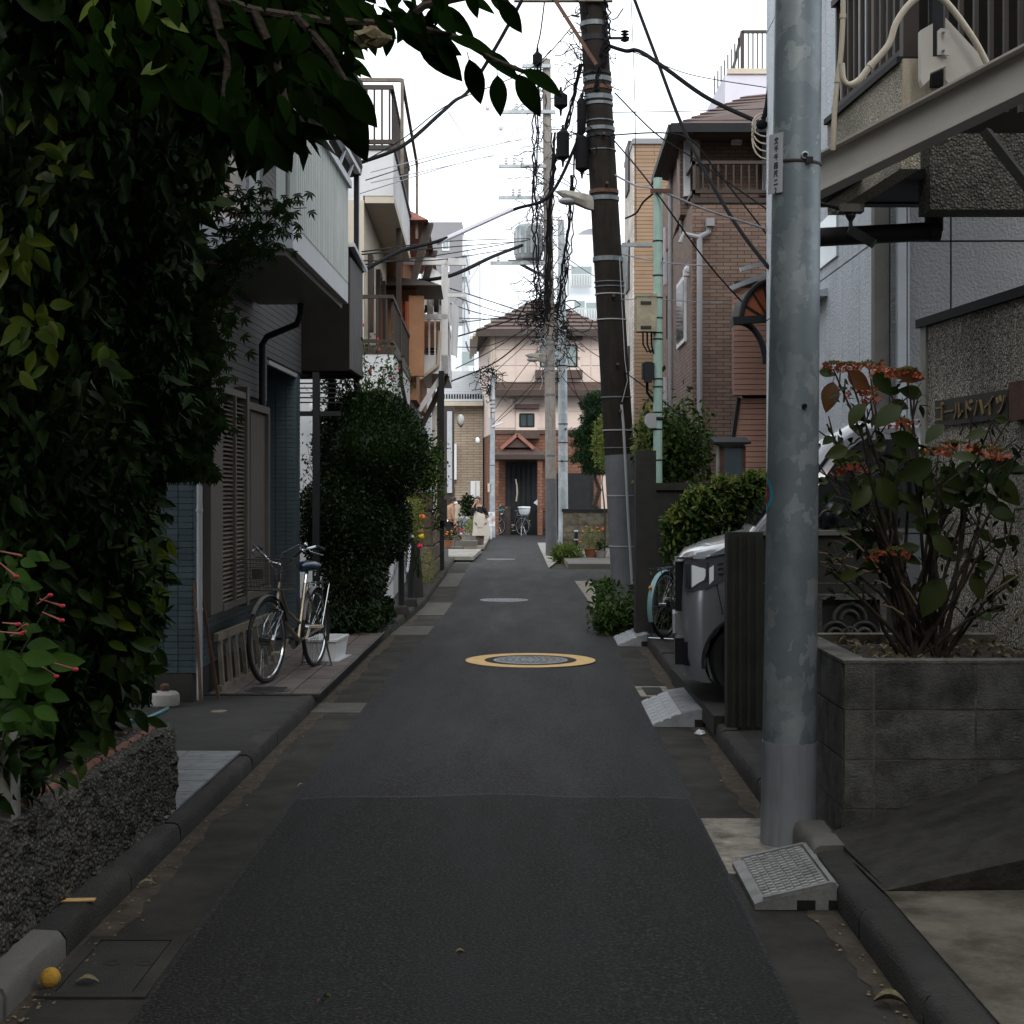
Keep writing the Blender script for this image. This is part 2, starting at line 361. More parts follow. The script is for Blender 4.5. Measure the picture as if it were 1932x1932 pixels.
rd.quad((-1.0, 46.9, .0079), (.76, 46.9, .0079), (.76, 47, .0079), (-1.0, 47, .0079))
rd.build('road', M['asphalt'], kind='structure', smooth=True)
pt = MB(); gg = []
for d in [-6, 0, 4, 6, 7.95]:
    l = interp(XA, d) + .02; r = interp(XR, d) - .02
    gg.append([(l + (r - l) * t / 12, d + (.06 * math.sin(t * 1.3) * .4 if d == 7.95 else 0) - (.05 * abs(t - 6) / 6 if d == 7.95 else 0), crown(d, t / 12) + .003 + (0 if 0 < t < 12 else -.002)) for t in range(13)])
pt.loft(gg, cap=False, closed=False); pt.build('road_patch', M['asphalt2'], kind='structure', smooth=True)

# gutters
def strip(name, m, fa, fb, dl, z, **kw):
    s = MB(); s.loft([[(fa(d), d, z), (fb(d), d, z)] for d in dl], cap=False, closed=False); return s.build(name, m, kind='structure', **kw)
dl = [-6, 0, 4, 6, 8, 10, 12, 14, 16, 18, 20, 22.6, 26, 30, 35, 42, 46.9]
strip('gutter', M['gutter'], lambda d: interp(XK, d) - .02, lambda d: interp(XA, d) + .03, dl, .003)
strip('gutter', M['gutter'], lambda d: interp(XR, d) - .03, lambda d: xkr(d) + .02, [d for d in dl if d <= 26], .003)
strip('gutter', M['conc_l'], lambda d: .70, lambda d: .7 + (d - 31) * .09 if d < 36 else 1.15, [31, 33, 36, 46.9], .003)
def slab(name, m, x0, x1, y0, y1, z, k=.014, thick=.006):
    s = MB(); s.hexa([(x0, y0, z - thick), (x1, y0, z - thick), (x1 + k*(y1-y0), y1, z - thick), (x0 + k*(y1-y0), y1, z - thick), (x0, y0, z), (x1, y0, z), (x1 + k*(y1-y0), y1, z), (x0 + k*(y1-y0), y1, z)])
    return s.build(name, m, kind='structure')
M['slab'] = mat('gutter slab', (.075, .071, .064), .85, .35, 6, .4, 90, dirt=(.07, .065, .05), dscale=4, damt=.8)
M['slab_l'] = mat('cream concrete patch', (.27, .245, .2), .85, .4, 7, .6, 60, dirt=(.05, .04, .03), dscale=5, damt=.95)
slab('gutter_patch', M['slab_l'], .90, 1.26, 6.38, 7.45, .010)
slab('gutter_slab', M['slab'], -1.46, -1.09, 11.0, 11.5, .009)
slab('gutter_slab', M['slab'], -1.34, -.93, 16.9, 18.0, .009)
slab('gutter_slab', M['slab'], -1.24, -.87, 19.6, 21.8, .009)
slab('gutter_slab', M['slab'], -1.22, -.9, 25.4, 29.5, .009, 0)
slab('gutter_slab', M['slab'], -1.25, -.92, 33.5, 36, .009, 0)
slab('gutter_slab', M['slab_l'], 1.1, 1.38, 22.0, 27.0, .009, 0)
slab('gutter_slab', M['slab_l'], 1.09, 1.36, 19.4, 21.6, .009, 0)

M['silt'] = mat('brown silt', (.06, .046, .032), .95, .5, 9, .6, 120, dirt=(.03, .024, .018), dscale=7, damt=.9)
for nm_, fx, sg, dd_ in (('l', lambda d: interp(XK, d), 1, dl), ('r', xkr, -1, [d for d in dl if d <= 20])):
    rs = random.Random(12); s = MB(); s.loft([[(fx(d), d, .0055), (fx(d) + sg * (.03 + .05 * abs(math.sin(d * 1.3)) + .03 * abs(math.sin(d * 4.7)) + rs.uniform(0, .025)), d, .0055)] for d in [3.5 + .09 * k for k in range(190)]], cap=False, closed=False); s.build('silt', M['silt'], kind='structure')
# kerbs: separate stones
def kerb(parent, tab, w, z, d0, d1, ln, name='kerb_stone', side=-1, m='kerb'):
    d = d0
    while d < d1 - .02:
        e = min(d + ln * rnd.uniform(.9, 1.1), d1)
        a, b = tab(d), tab(e); gp = .006; jz = rnd.uniform(-.004, .004); c = .022
        prof = [(0, -.02), (.0, z - .035), (.012 * 1, z - .01), (.03, z), (w, z), (w, -.02)]
        nn_ = 9; s = MB(); s.loft([[(a + (b - a) * i / nn_ + side * p[0] + rnd.gauss(0, .0022), d + gp + (e - d - 2 * gp) * i / nn_, p[1] + (jz + rnd.gauss(0, .0015) - (.006 if i in (0, nn_) else 0) if p[1] > 0 else 0)) for p in prof] for i in range(nn_ + 1)])
        s.build(name, M[m], parent, smooth=True); d = e
kl = thing('kerb', 'left kerb', 'kerb'); del kl['category']; del kl['label']; kl['kind'] = 'structure'
kr = thing('kerb', 'right kerb', 'kerb'); del kr['category']; del kr['label']; kr['kind'] = 'structure'
kerb(kl, lambda d: interp(XK, d), .11, .105, 3.5, 5.25, .6, m='conc')
kerb(kl, lambda d: interp(XK, d), .11, .1, 5.25, 22, .9)
kerb(kl, lambda d: interp(XK, d), .11, .1, 22, 46.6, 1.6)
kerb(kr, xkr, .12, .12, 3.5, 6.35, .95, side=1)
kerb(kr, xkr, .13, .14, 6.35, 6.85, .6, side=1, m='conc')
kerb(kr, xkr, .11, .12, 7.2, 11.3, .8, side=1)
kerb(kr, xkr, .12, .12, 11.3, 11.9, .6, side=1, m='conc_l')
kerb(kr, xkr, .12, .12, 11.9, 19, 1.0, side=1)
# raised ground behind the kerbs
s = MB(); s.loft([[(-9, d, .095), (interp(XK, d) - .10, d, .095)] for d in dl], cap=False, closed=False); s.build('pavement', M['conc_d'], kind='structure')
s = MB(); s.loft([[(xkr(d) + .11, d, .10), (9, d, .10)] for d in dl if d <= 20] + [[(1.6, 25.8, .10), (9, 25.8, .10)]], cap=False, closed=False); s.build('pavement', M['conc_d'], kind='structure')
s = MB(); s.box(1.15, 14, 31.3, 46.5, -.02, .1); s.build('pavement', M['conc'], kind='structure')
slab('mossy_concrete', M['moss'], 1.35, 4.5, 3.2, 5.75, .108)
# tiled forecourt by the bicycle: separate paving tiles
fl = bpy.data.objects.new('tiled_forecourt', None); COL.objects.link(fl); fl['kind'] = 'structure'; fl.location = (-1.58, 0, .097); fl.rotation_euler = (0, 0, ROADROT)
base = MB(); base.box(-.84, 0, 11.25, 16.2, -.02, .006); base.build('grout_bed', M['grout'], fl)
M['pave'] = mat('reddish grey paving tile', (.12, .098, .088), .7, .2, 6, .25, 80, dirt=(.05, .042, .036), dscale=4, damt=.7, piece=.14)
tm = MB(); tm.box(-.095, .095, .0, .292, .0, .013); tme = tm.data('paving_tile'); tme.materials.append(M['pave'])
for i in range(4):
    for j in range(16):
        put('paving_tile', tme, fl, loc=(-.10 - i * .2 - .01, 11.27 + j * .3, rnd.uniform(0, .002)))
edge = MB()
for j in range(50): edge.box(-.006, .006, 11.27 + j * .098, 11.27 + j * .098 + .092, .004, .016)
edge.build('edge_strip', M['conc'], fl)
# pale tiles in front of the stone wall
f2 = bpy.data.objects.new('tiled_step', None); COL.objects.link(f2); f2['kind'] = 'structure'; f2.location = (-1.67, 0, .097); f2.rotation_euler = (0, 0, ROADROT)
M['pave_l'] = mat('pale grey paving tile', (.24, .25, .26), .7, .2, 5, .3, 60, dirt=(.1, .1, .1), dscale=9, damt=.7, piece=.1)
base = MB(); base.box(-.9, .0, 7.0, 8.75, -.02, .005); base.build('grout_bed', M['grout'], f2)
tm = MB()
for k in range(9): tm.box(-.146, .146, -.146 + k * .0325, -.146 + k * .0325 + .027, .0, .013)
tm.box(-.147, .147, -.147, .147, -.002, .009); tme = tm.data('ribbed_tile'); tme.materials.append(M['pave_l'])
for i in range(3):
    for j in range(6):
        if i == 0 and j in (0,): pass
        put('ribbed_tile', tme, f2, loc=(-.155 - i * .3, 7.0 + .148 + j * .3 - (.0), 0))
# things set in the road
def disc(s, c, r, z, seg=48): s.v += [(c[0] + r*math.cos(2*math.pi*k/seg), c[1] + r*math.sin(2*math.pi*k/seg), z) for k in range(seg)]; s.f.append(tuple(range(len(s.v)-seg, len(s.v)))); return s
def ring(s, c, r0, r1, z, seg=64):
    o = len(s.v)
    for r in (r0, r1):
        for k in range(seg): s.v.append((c[0]+r*math.cos(2*math.pi*k/seg), c[1]+r*math.sin(2*math.pi*k/seg), z))
    for k in range(seg): s.f.append((o+k, o+seg+k, o+seg+(k+1) % seg, o+(k+1) % seg))
    return s
M['yel'] = mat('ochre road paint', (.66, .43, .17), .75, .12, 14, .25, 110, dirt=(.4, .27, .12), dscale=9, damt=.5)
M['iron'] = mat('worn iron', (.2, .21, .22), .45, .25, 9, .2, 60, metal=.3)
M['iron_d'] = mat('dark iron', (.05, .05, .055), .55, .25, 9, .2, 60)
def manhole(c, r, yellow, label, zz=.02):
    t = thing('manhole_cover', label, 'manhole cover', (c[0], c[1], zz))
    if yellow:
        MB_ = MB(); ring(MB_, (0, 0), r * 1.24, r * 1.75, .004); MB_.build('painted_ring', M['yel'], t)
        MB_ = MB(); ring(MB_, (0, 0), r * .99, r * 1.241, .005); MB_.build('asphalt_ring', M['asphalt2'], t)
    s = MB(); s.lathe([(r, -.02), (r, .006), (r * .93, .008), (r * .93, -.02)], seg=48); s.build('frame', M['iron'], t, smooth=True)
    s = MB(); s.lathe([(r * .92, -.02), (r * .915, .004)], seg=48); s.build('lid', M['iron_d'], t)
    s = MB()
    for k in range(-9, 10):
        y = k * r * .095; h = math.sqrt(max(0, (r*.84)**2 - y*y))
        n = 9
        for q in range(n):
            x0 = -h + 2*h*q/n + (.012 if k % 2 else 0)
            if math.hypot(x0 + h/n, y) < r * .25: continue
            s.box(x0, x0 + 2*h/n - .018, y - r*.03, y + r*.03, .003, .009)
    ring(s, (0, 0), r*.86, r*.9, .009); ring(s, (0, 0), r*.2, r*.26, .009)
    for k in range(5):
        a = k * 2*math.pi/5 + .3; s.ball((r*.12*math.cos(a), r*.12*math.sin(a), .005), r*.07, r*.07, .006, 8, 4)
    s.build('relief', M['iron'], t); return t
dm = G(1250); manhole((X(1001, dm), dm), .345, True, 'round iron manhole cover inside an ochre painted ring on the road')
dm = G(1135); manhole((X(951, dm), dm), .345, False, 'plain pale iron manhole cover in the road beyond the ochre ring')
dm = G(1057); manhole((X(945, dm), dm), .33, False, 'farthest manhole cover, a pale sliver before the two women')
# square access cover near left, drain cover near the car
def access(name, label, x0, x1, y0, y1, z, holes):
    t = thing(name, label, 'access cover', ((x0+x1)/2, (y0+y1)/2, z)); a, b = (x1-x0)/2, (y1-y0)/2; w = .05
    s = MB(); s.box(-a, a, -b, -b+w, -.02, .006); s.box(-a, a, b-w, b, -.02, .006); s.box(-a, -a+w, -b+w, b-w, -.02, .006); s.box(a-w, a, -b+w, b-w, -.02, .006); s.build('frame', M['gutter'] if holes else M['slab_l'], t)
    s = MB(); s.box(-a+w+.006, a-w-.006, -b+w+.006, b-w-.006, -.02, .004); s.build('lid', M['conc_d'], t)
    for hx in holes:
        s = MB(); s.lathe([(.03, -.01), (.03, .0055), (.02, .0055), (.018, .001)], (hx, .02, 0), 14); s.build('lifting_hole', M['black'], t)
access('access_cover', 'square concrete access cover in the near left gutter beside the yellow ball', -1.50, -1.15, 4.82, 5.48, .006, (-.02, .09))
access('access_cover', 'small drain cover in the right gutter just behind the ridged kerb ramp', xkr(12) - .33, xkr(12) - .08, 11.85, 12.45, .006, ())
s = MB(); disc(s, (0, 0), .17, .0); s.lathe([(.17, -.01), (.17, .004), (.15, .006), (.15, .003)], seg=32)
for k in range(-4, 5): s.box(-.13, .13, k*.03-.004, k*.03+.004, .003, .007)
s.build('floor_drain', M['iron_d'], None, loc=(X(505, G(1305, .1)), G(1305, .1), .113), label='oval dark metal drain lid set in the tiles before the bicycle', cat='drain lid')
s = MB(); s.lathe([(.055, 0), (.055, .008), (.04, .01)], seg=20); s.build('inspection_cap', M['wood_old'], None, loc=(X(413, G(1342, .1)), G(1342, .1), .095), smooth=True, label='tiny tan drain cap in the dark paving left of the kerb', cat='drain cap')

# kerb ramps
def ramp_near(t):
    L_, Wd, H = .66, .27, .095       # length along road, width across, height at kerb
    prof = [(0, 0), (0, .02), (.03, .03), (.2, .078), (.24, .085), (.3, .1), (.33, H), (.34, 0)]
    s = MB(); s.prism([(.0, .0), (.0, .022), (.035, .035), (.30, H), (.33, H - .005), (.34, .0)], 'y', 0, L_); s.build('ramp_body', M['slabramp'], t, bevel=None) if False else s.build('ramp_body', M['slabramp'], t)
    k = (H - .035) / .265
    m = MB(); m.box(-.0125, .0125, -.009, .009, -.002, .005); me = m.data('tread_bar'); me.materials.append(M['slabramp2'])
    for i in range(8):
        for j in range(15):
            x = .055 + i * .03; o = put('tread_bar', me, t, loc=(x, .05 + j * .04 + (.01 if i % 2 else 0), .035 + (x - .035) * k + .003)); o.rotation_euler = (0, -math.atan(k), 0)
    s = MB(); s.bar((.035, .012, .04), (.30, .012, H + .006), .02, .014); s.bar((.035, L_-.012, .04), (.30, L_-.012, H + .006), .02, .014); s.bar((.30, 0, H + .003), (.30, L_, H + .003), .02, .014); s.build('rim', M['slabramp'], t)
    for e_ in ((.16, .23), (.28, .341)): s = MB(); s.box(*e_, -.002, .05, 0, .037); s.build('cable_slot', M['black'], t)
M['slabramp'] = mat('pale grey resin', (.24, .24, .235), .7, .2, 8, .25, 60, dirt=(.12, .11, .1), dscale=9, damt=.7)
M['slabramp2'] = mat('worn grey resin bars', (.3, .3, .29), .7, .2, 12, .25, 60, dirt=(.12, .1, .09), dscale=14, damt=.8)
M['rampb'] = mat('bluish grey resin', (.30, .31, .33), .55, .12, 8, .2, 60, dirt=(.12, .12, .13), dscale=12, damt=.5)
t = thing('kerb_ramp', 'grey kerb ramp with a basket weave top, nearest the camera beside the steel pole', 'kerb ramp', (xkr(6) - .315, 5.84, .006), ROADROT)
ramp_near(t)
def ramp_ridged(label, x, y, L_, Wd):
    t = thing('kerb_ramp', label, 'kerb ramp', (x, y, .006), ROADROT); H = .12
    s = MB(); s.prism([(0, 0), (0, .014), (.1, .05), (.2, .095), (Wd - .03, H), (Wd, H), (Wd, 0)], 'y', 0, L_); s.build('ramp_body', M['rampb'], t)
    m = MB(); m.box(0, .13, -.006, .006, 0, .006); me = m.data('ridge'); me.materials.append(M['rampb'])
    n = int(L_ / .026)
    for j in range(n): put('ridge', me, t, loc=(.19, .015 + j * .026, .096), rot=(0, -.16, 0))
    for q in range(3):
        for j in range(8):
            m2 = MB(); m2.box(0, .045, 0, L_ / 8 - .012, 0, .005) if (q, j) == (0, 0) else None
            if (q, j) == (0, 0): me2 = m2.data('pad'); me2.materials.append(M['rampb'])
            put('pad', me2, t, loc=(.012 + q * .056, .006 + j * L_ / 8, .0185 + q * .0225), rot=(0, -.38, 0))
    s = MB(); s.box(Wd - .06, Wd + .001, -.002, .05, 0, .05); s.build('cable_slot', M['black'], t); return t
ramp_ridged('blue grey kerb ramp with fine ridges in front of the parked car', xkr(11) - .36, 10.35, 1.15, .34)
ramp_ridged('far white kerb ramp at the edge of the weeds past the car nose', xkr(16) - .30, 15.7, .9, .3)
s = MB(); s.hexa([(-.12, -.3, 0), (.12, -.3, 0), (.12, .3, 0), (-.12, .3, 0), (-.12, -.3, .04), (.1, -.3, .09), (.1, .3, .09), (-.12, .3, .04)])
s.build('plastic_tray', M['white'], None, loc=(1.22, 18.7, .01), rot=(0, 0, .25), label='crumpled white plastic tray among weeds at the foot of the leaning pole', cat='tray')
# small litter: ball, leaves, tissue
dball = G(1866); t = thing('ball', 'dirty yellow ball lying against the near left kerb', 'ball', (X(95, dball), dball, .036))
M['ball'] = mat('worn yellow felt', (.5, .28, .04), .9, .3, 25, .5, 120, dirt=(.25, .16, .05), dscale=20, damt=.6)
s = MB(); s.ball((0, 0, 0), .033, seg=24, rings=14); s.build('ball_skin', M['ball'], t, smooth=True)
s = MB(); s.tube([(.0335*math.cos(a)*.97, .0335*math.sin(a)*.5 - .008, .0335*math.sin(a)*.83) for a in [k*math.pi/12 for k in range(24)]], .0012, 5, True); s.build('seam', M['wood_old'], t)
M['dryleaf'] = mat('dry leaf', (.2, .17, .09), .8, .3, 60, .4, 90, dirt=(.12, .06, .03), dscale=50, damt=.8)
def dryleaf(px, py, ln, rz, label, mm='dryleaf', grp=None, curl=.35):
    d = G(py); s = MB(); rows = []
    for i in range(7):
        t_ = i / 6; w = ln * .27 * math.sin(math.pi * min(1, t_ * .92 + .06)) ** .8
        rows.append([(ln * (t_ - .5), w * q + .004 * math.sin(5*t_), .004 + abs(q) ** 1.6 * w * curl + .012 * math.sin(t_ * 3)) for q in (-1, -.5, 0, .5, 1)])
    s.loft(rows, cap=False, closed=False)
    return s.build('fallen_leaf', M[mm], None, loc=(X(px, d), d, .012), rot=(0, 0, rz), smooth=True, label=label, cat='leaf', group=grp)
GL = 'fallen leaves on the ground'
dryleaf(165, 1862, .075, .1, 'brown curled leaf beside the yellow ball', grp=GL)
dryleaf(277, 1676, .07, .3, 'pale green fallen leaf at the foot of the left kerb', grp=GL)
dryleaf(233, 1715, .05, .1, 'small dark brown leaf just nearer than the pale green leaf', 'rust', GL)
dryleaf(618, 1892, .035, -.5, 'thin green leaf lying alone near the bottom of the road', 'leaf_m', GL)
dryleaf(604, 1903, .022, .9, 'tiny orange leaf scrap near the bottom of the road', 'rust', GL)
dryleaf(868, 1808, .04, .2, 'brown leaf scrap in the middle of the near asphalt', grp=GL)
dryleaf(1680, 1902, .10, -.25, 'long yellow and brown curled leaf in the near right gutter', grp=GL, curl=.9)
dryleaf(1655, 1730, .045, .6, 'small reddish leaf against the kerb past the near ramp', 'rust', GL)
dryleaf(1525, 1716, .05, .2, 'tan leaf tucked under the edge of the near kerb ramp', grp=GL)
dryleaf(568, 1489, .04, .4, 'pale leaf sliver at the left edge of the asphalt seam', 'conc_l', GL)
def crumple(name, label, px, py, r, m, cat, z=0.0, flat=.5):
    d = G(py, z); s = MB(); s.ball((0, 0, r*.3), r, r*.7, r*flat, 12, 8); rr = random.Random(int(px))
    s.v = [(x*(1+rr.uniform(-.3, .3)), y*(1+rr.uniform(-.3, .3)), max(.0, q*(1+rr.uniform(-.4, .4)))) for x, y, q in s.v]
    return s.build(name, m, None, loc=(X(px, d), d, z + .005), label=label, cat=cat)
crumple('tissue', 'crumpled white tissue on the right gutter nearer than the ridged ramp', 1321, 1388, .035, M['white'], 'tissue')
crumple('paper_scrap', 'tiny grey paper scrap flattened on the middle of the near road', 988, 1786, .022, M['conc_l'], 'paper scrap', flat=.12)
s = MB(); s.box(-.06, .06, -.02, .02, 0, .004); s.build('card_strip', M['ochre'] if 'ochre' in M else M['yel'], None, loc=(X(148, G(1702, .1)), G(1702, .1), .106), rot=(0, 0, .08), label='flat yellowish strip of card lying on the near left kerb', cat='card strip')
rr = random.Random(3)
s = MB()
for i in range(420):
    side = rr.random() < .6; d = 4.6 + rr.random() ** 1.6 * 14
    x = (interp(XK, d) + abs(rr.gauss(0, .05)) + .01) if side else (xkr(d) - .01 - abs(rr.gauss(0, .05)))
    r = rr.uniform(.003, .011); a = rr.random() * 6
    s.add([(x + r*math.cos(a + k*1.57) * (1 if k % 2 else .5), d + r*math.sin(a + k*1.57), .008 + rr.random()*.006) for k in range(4)], [(0, 1, 2, 3)])
s.build('gutter_debris', M['dryleaf'], None, kind='stuff')
# ---------------------------------------------------------------- left side: tiled house with the pale balcony
A0 = -2.39
bA = thing('tiled_house', 'blue grey tiled house with louvred shutters and a pale ribbed balcony, nearest on the left', 'house', (A0, 0, 0), ROADROT)
s = MB(); s.box(-6, -.045, 10.905, 13.88, .1, 7.2); s.box(-6, -.95, 13.88, 15.44, .1, 7.2); s.box(-.95, -.045, 13.88, 15.44, 2.74, 7.2); s.box(-6, -.045, 15.44, 15.9, .1, 7.2)
s.build('wall', M['grout'], bA)
s = MB(); s.box(-6, -.03, 10.89, 13.9, .09, .30); s.build('foundation', M['conc_d'], bA)
tm = MB(); tm.box(-.05, .05, -.008, .008, 0, .0405); tme = tm.data('tile'); tme.materials.append(M['tile'])
R0 = bA
n = 0
for j in range(66):
    for i in range(4):
        put('tile', tme, bA, loc=(-.082 - i * .105, 10.9, .306 + j * .0445 + 0)); n += 1
tm = MB(); tm.box(-.022, .022, -.022, .022, 0, .0405); cme = tm.data('corner_tile'); cme.materials.append(M['tile'])
st = MB()
for j in range(66, 150):
    for i in range(4): st.box(-.082-i*.105-.05, -.082-i*.105+.05, 10.892, 10.908, .306+j*.0445, .3465+j*.0445)
for j in range(150):
    z = .306 + j * .0445
    st.box(-.052, -.0, 10.895, 10.95, z, z + .0405)
    for i in range(4, 26): st.box(-.082-i*.105-.05, -.082-i*.105+.05, 10.893, 10.907, z, z+.0405)
# side face tiles in strips: below the window, beside it, on both jambs
def tiles(mb, y0, y1, z0, z1, x=-.045, t=.016):
    z = z0
    while z < z1:
        y = y0
        while y < y1 - .02:
            mb.box(x, x + t, y, min(y + .1, y1), z, z + .0405); y += .105
        z += .0445
tiles(st, 10.96, 13.88, .306, .72); tiles(st, 13.62, 13.88, .72, 2.4); tiles(st, 15.46, 15.9, .12, 2.8); tiles(st, 10.96, 11.03, .72, 2.4)
z = .12
while z < 2.72:        # far jamb of the porch, facing the street camera
    x = -.94
    while x < -.06: st.box(x, x + .1, 15.425, 15.445, z, z + .0405); x += .105
    z += .0445
st.build('wall_tiles', M['tile'], bA, kind='stuff')
z = 2.4; k = 0
while z < 3.5:
    y1 = 15.9
    y0 = 10.96
    s = MB(); s.box(-.045, -.02, y0, y1 if z > 2.78 else 13.86, z, z + .053); s.build('siding_board', M['siding_g'], bA); z += .058
s = MB()
while z < 7.1: s.box(-.045, -.02, 10.96, 15.9, z, z + .053); z += .058
s.build('upper_siding', M['siding_g'], bA, kind='stuff')
s = MB(); s.box(-.03, .0, 13.86, 15.5, 2.735, 2.775); s.build('porch_lintel', M['gutter_pipe'], bA)
s = MB(); s.box(-.3, .35, 10.5, 16.1, 7.2, 7.35); s.box(-6.3, -.3, 10.5, 16.1, 7.2, 7.35); s.build('roof', M['dark'], bA)
# shutter window
fr = MB(); y0, y1, z0, z1 = 11.03, 12.42, .70, 2.38
fr.box(-.03, .07, y0, 11.46, z0, z1); fr.box(-.03, .09, 12.33, 12.42, z0 - .03, z1 + .05); fr.box(-.03, .08, 11.46, 12.33, z1 - .05, z1); fr.box(-.03, .08, 11.46, 12.33, z0, z0 + .05); fr.box(-.03, .085, 11.87, 11.91, z0 + .05, z1 - .05)
fr.box(-.04, .0, 11.46, 12.33, z0, z1)
fo = fr.build('shutter_frame', M['tan_g'], bA)
for (a, b) in ((11.465, 11.87), (11.91, 12.325)):
    lm = MB(); lm.hexa([(0.0, a, 0), (.055, a, -.022), (.055, b, -.022), (0, b, 0), (0.0, a, .009), (.058, a, -.013), (.058, b, -.013), (0, b, .009)])
    me = lm.data('louvre_slat'); me.materials.append(M['louvre'])
    for j in range(46): put('louvre_slat', me, fo, loc=(.008, 0, z0 + .085 + j * .0335))
s = MB(); s.box(-.06, -.03, 12.42, 12.86, .75, 2.3); s.build('window_pane', M['glass'], bA)
s = MB(); s.box(-.03, .05, 12.42, 13.62, 2.27, 2.33); s.box(-.03, .06, 12.42, 13.62, .70, .76); s.box(-.03, .05, 13.54, 13.62, .76, 2.27); s.box(-.03, .0, 12.84, 13.54, .76, 2.27); s.build('storm_door_case', M['tan_g'], bA)
bm_ = MB(); bm_.box(0, .018, 0, .062, .78, 2.25); bme = bm_.data('shutter_board'); bme.materials.append(M['tan_g'])
for j in range(10): put('shutter_board', bme, bA, loc=(.0, 12.86 + j * .0675, 0))
s = MB(); s.tube([(.03, 10.84, 3.1), (.03, 10.84, .12)], .021, 10)
for z in (2.9, 1.45, .75): s.tube([(.03, 10.84, z), (.03, 10.84, z + .02)], .026, 10)
s.build('downpipe', M['gutter_pipe'], bA, smooth=True)
s = MB(); s.tube([(.40, 13.1, 3.2), (.40, 13.1, 3.1), (.36, 13.15, 3.02), (.08, 13.3, 2.93), (.035, 13.3, 2.86), (.035, 13.3, 2.33)], .028, 10); s.build('bent_downpipe', M['dark'], bA, smooth=True)
# balcony
bx = .79; by0, by1 = 10.2, 13.22
bal = MB(); bal.box(0, bx, by0, by1, 3.205, 3.375); bal.box(.02, bx - .04, by0+.04, by1-.04, 3.37, 3.39)
bo = bal.build('balcony_fascia', M['alu'], bA)
sp = MB(); sp.box(.03, bx - .05, 0, .19, 0, .012); spm = sp.data('soffit_board'); spm.materials.append(M['tan_g'])
for j in range(15): put('soffit_board', spm, bo, loc=(0, by0 + .05 + j * .195, 3.19))
s = MB(); s.box(bx - .12, bx - .05, by0 + .02, by1 - .02, 3.16, 3.2); s.build('soffit_edge', M['tan_g'], bo)
s = MB(); s.box(bx - .035, bx - .02, by0, by1, 3.375, 4.2); s.build('panel', M['bal_w'], bA)
rb = MB(); rb.box(bx - .022, bx + .006, 0, .055, 3.375, 4.2); rbm = rb.data('panel_rib'); rbm.materials.append(M['bal_w'])
for j in range(33): put('panel_rib', rbm, bA, loc=(0, by0 + .03 + j * .0905, 0))
s = MB(); s.box(bx - .06, bx + .03, by0 - .02, by1 + .03, 4.2, 4.26); s.build('handrail', M['alu'], bA)
s = MB(); s.box(bx - .0, bx + .05, by0 + 1.4, by1 + .5, 4.42, 4.46)
for y in (11.8, 12.6, 13.15): s.bar((bx, y, 4.25), (bx + .03, y + .15, 4.42), .02)
s.build('laundry_rail', M['alu'], bA)
s = MB()
for x in (.0, .14, .5, .68, bx - .035): s.box(x, x + .06, by0 + .0, by0 + .05, 3.375, 4.2)
s.box(0, bx, by0, by0 + .05, 4.1, 4.2); s.build('end_posts', M['bal_w'], bA)
s = MB(); s.box(-.03, .10, 10.95, 12.2, 3.4, 5.3); s.build('upper_window_frame', M['stucco_c'], bA)
s = MB(); s.box(.10, .12, 11.05, 12.1, 3.5, 5.2); s.build('upper_window_pane', M['glass'], bA)
# lean things at its foot
t = thing('ladder', 'weathered grey wooden ladder lying on its side against the wall behind the bicycle', 'ladder')
pa, pb = W(414, 1306, 11.35), W(524, 1255, 13.1); ta, tb = W(408, 1203, 11.4), W(512, 1162, 13.15)
pa.z = pb.z = .125
s = MB(); s.bar(pa, pb, .035, .06); s.build('side_rail', M['wood_old'], t)
s = MB(); s.bar(ta, tb, .035, .06); s.build('side_rail', M['wood_old'], t)
for k in range(8):
    q = (k + .4) / 8; s = MB(); s.bar(pa.lerp(pb, q), ta.lerp(tb, q), .055, .03); s.build('rung', M['wood_old'], t)
GS = 'sticks leaning on the tiled house'
s = MB(); s.bar(W(379, 1326, 10.8), W(367, 1100, 10.84), .02); s.build('wooden_stick', M['rust'], None, label='thin brown wooden stick standing left of the pale downpipe at the house corner', cat='stick', group=GS)
s = MB(); s.bar(W(412, 1318, 11.05), W(383, 1136, 10.95), .02); s.build('wooden_stick', M['rust'], None, label='brown wooden stick leaning right of the pale downpipe beside the ladder', cat='stick', group=GS)
dd = G(1332, .1)
t = thing('weight_base', 'squat white round weight with a rusty knob by the foundation corner', 'weight', (X(311, dd), dd, .095))
s = MB(); s.lathe([(.085, 0), (.1, .015), (.103, .06), (.098, .09), (.08, .105), (.03, .11)], seg=28); s.build('weight_body', M['conc_l'], t, smooth=True)
s = MB(); s.lathe([(.03, .1), (.028, .125), (.033, .13), (.033, .15), (.02, .16)], seg=14); s.build('knob', M['rust'], t, smooth=True)
M['hose'] = mat('teal hose', (.01, .1, .12), .35, .1, 5, 0)
d1 = 8.6
s = MB(); s.tube([W(205, 1352, 8.3), W(240, 1362, 8.25), W(275, 1357, 8.4), W(300, 1346, 8.6), W(315, 1338, 8.9)], .016, 8)
s.build('hose', M['hose'], None, smooth=True, label='teal garden hose lying across the end of the rough wall', cat='hose')
s = MB(); s.tube([W(236, 1280, 8.6), W(252, 1290, 8.55), W(258, 1302, 8.5), W(254, 1316, 8.5), W(246, 1308, 8.5)], .011, 8)
s.build('hose', M['hose'], None, smooth=True, label='short loop of bright blue hose hanging from the bottom of the bush', cat='hose')
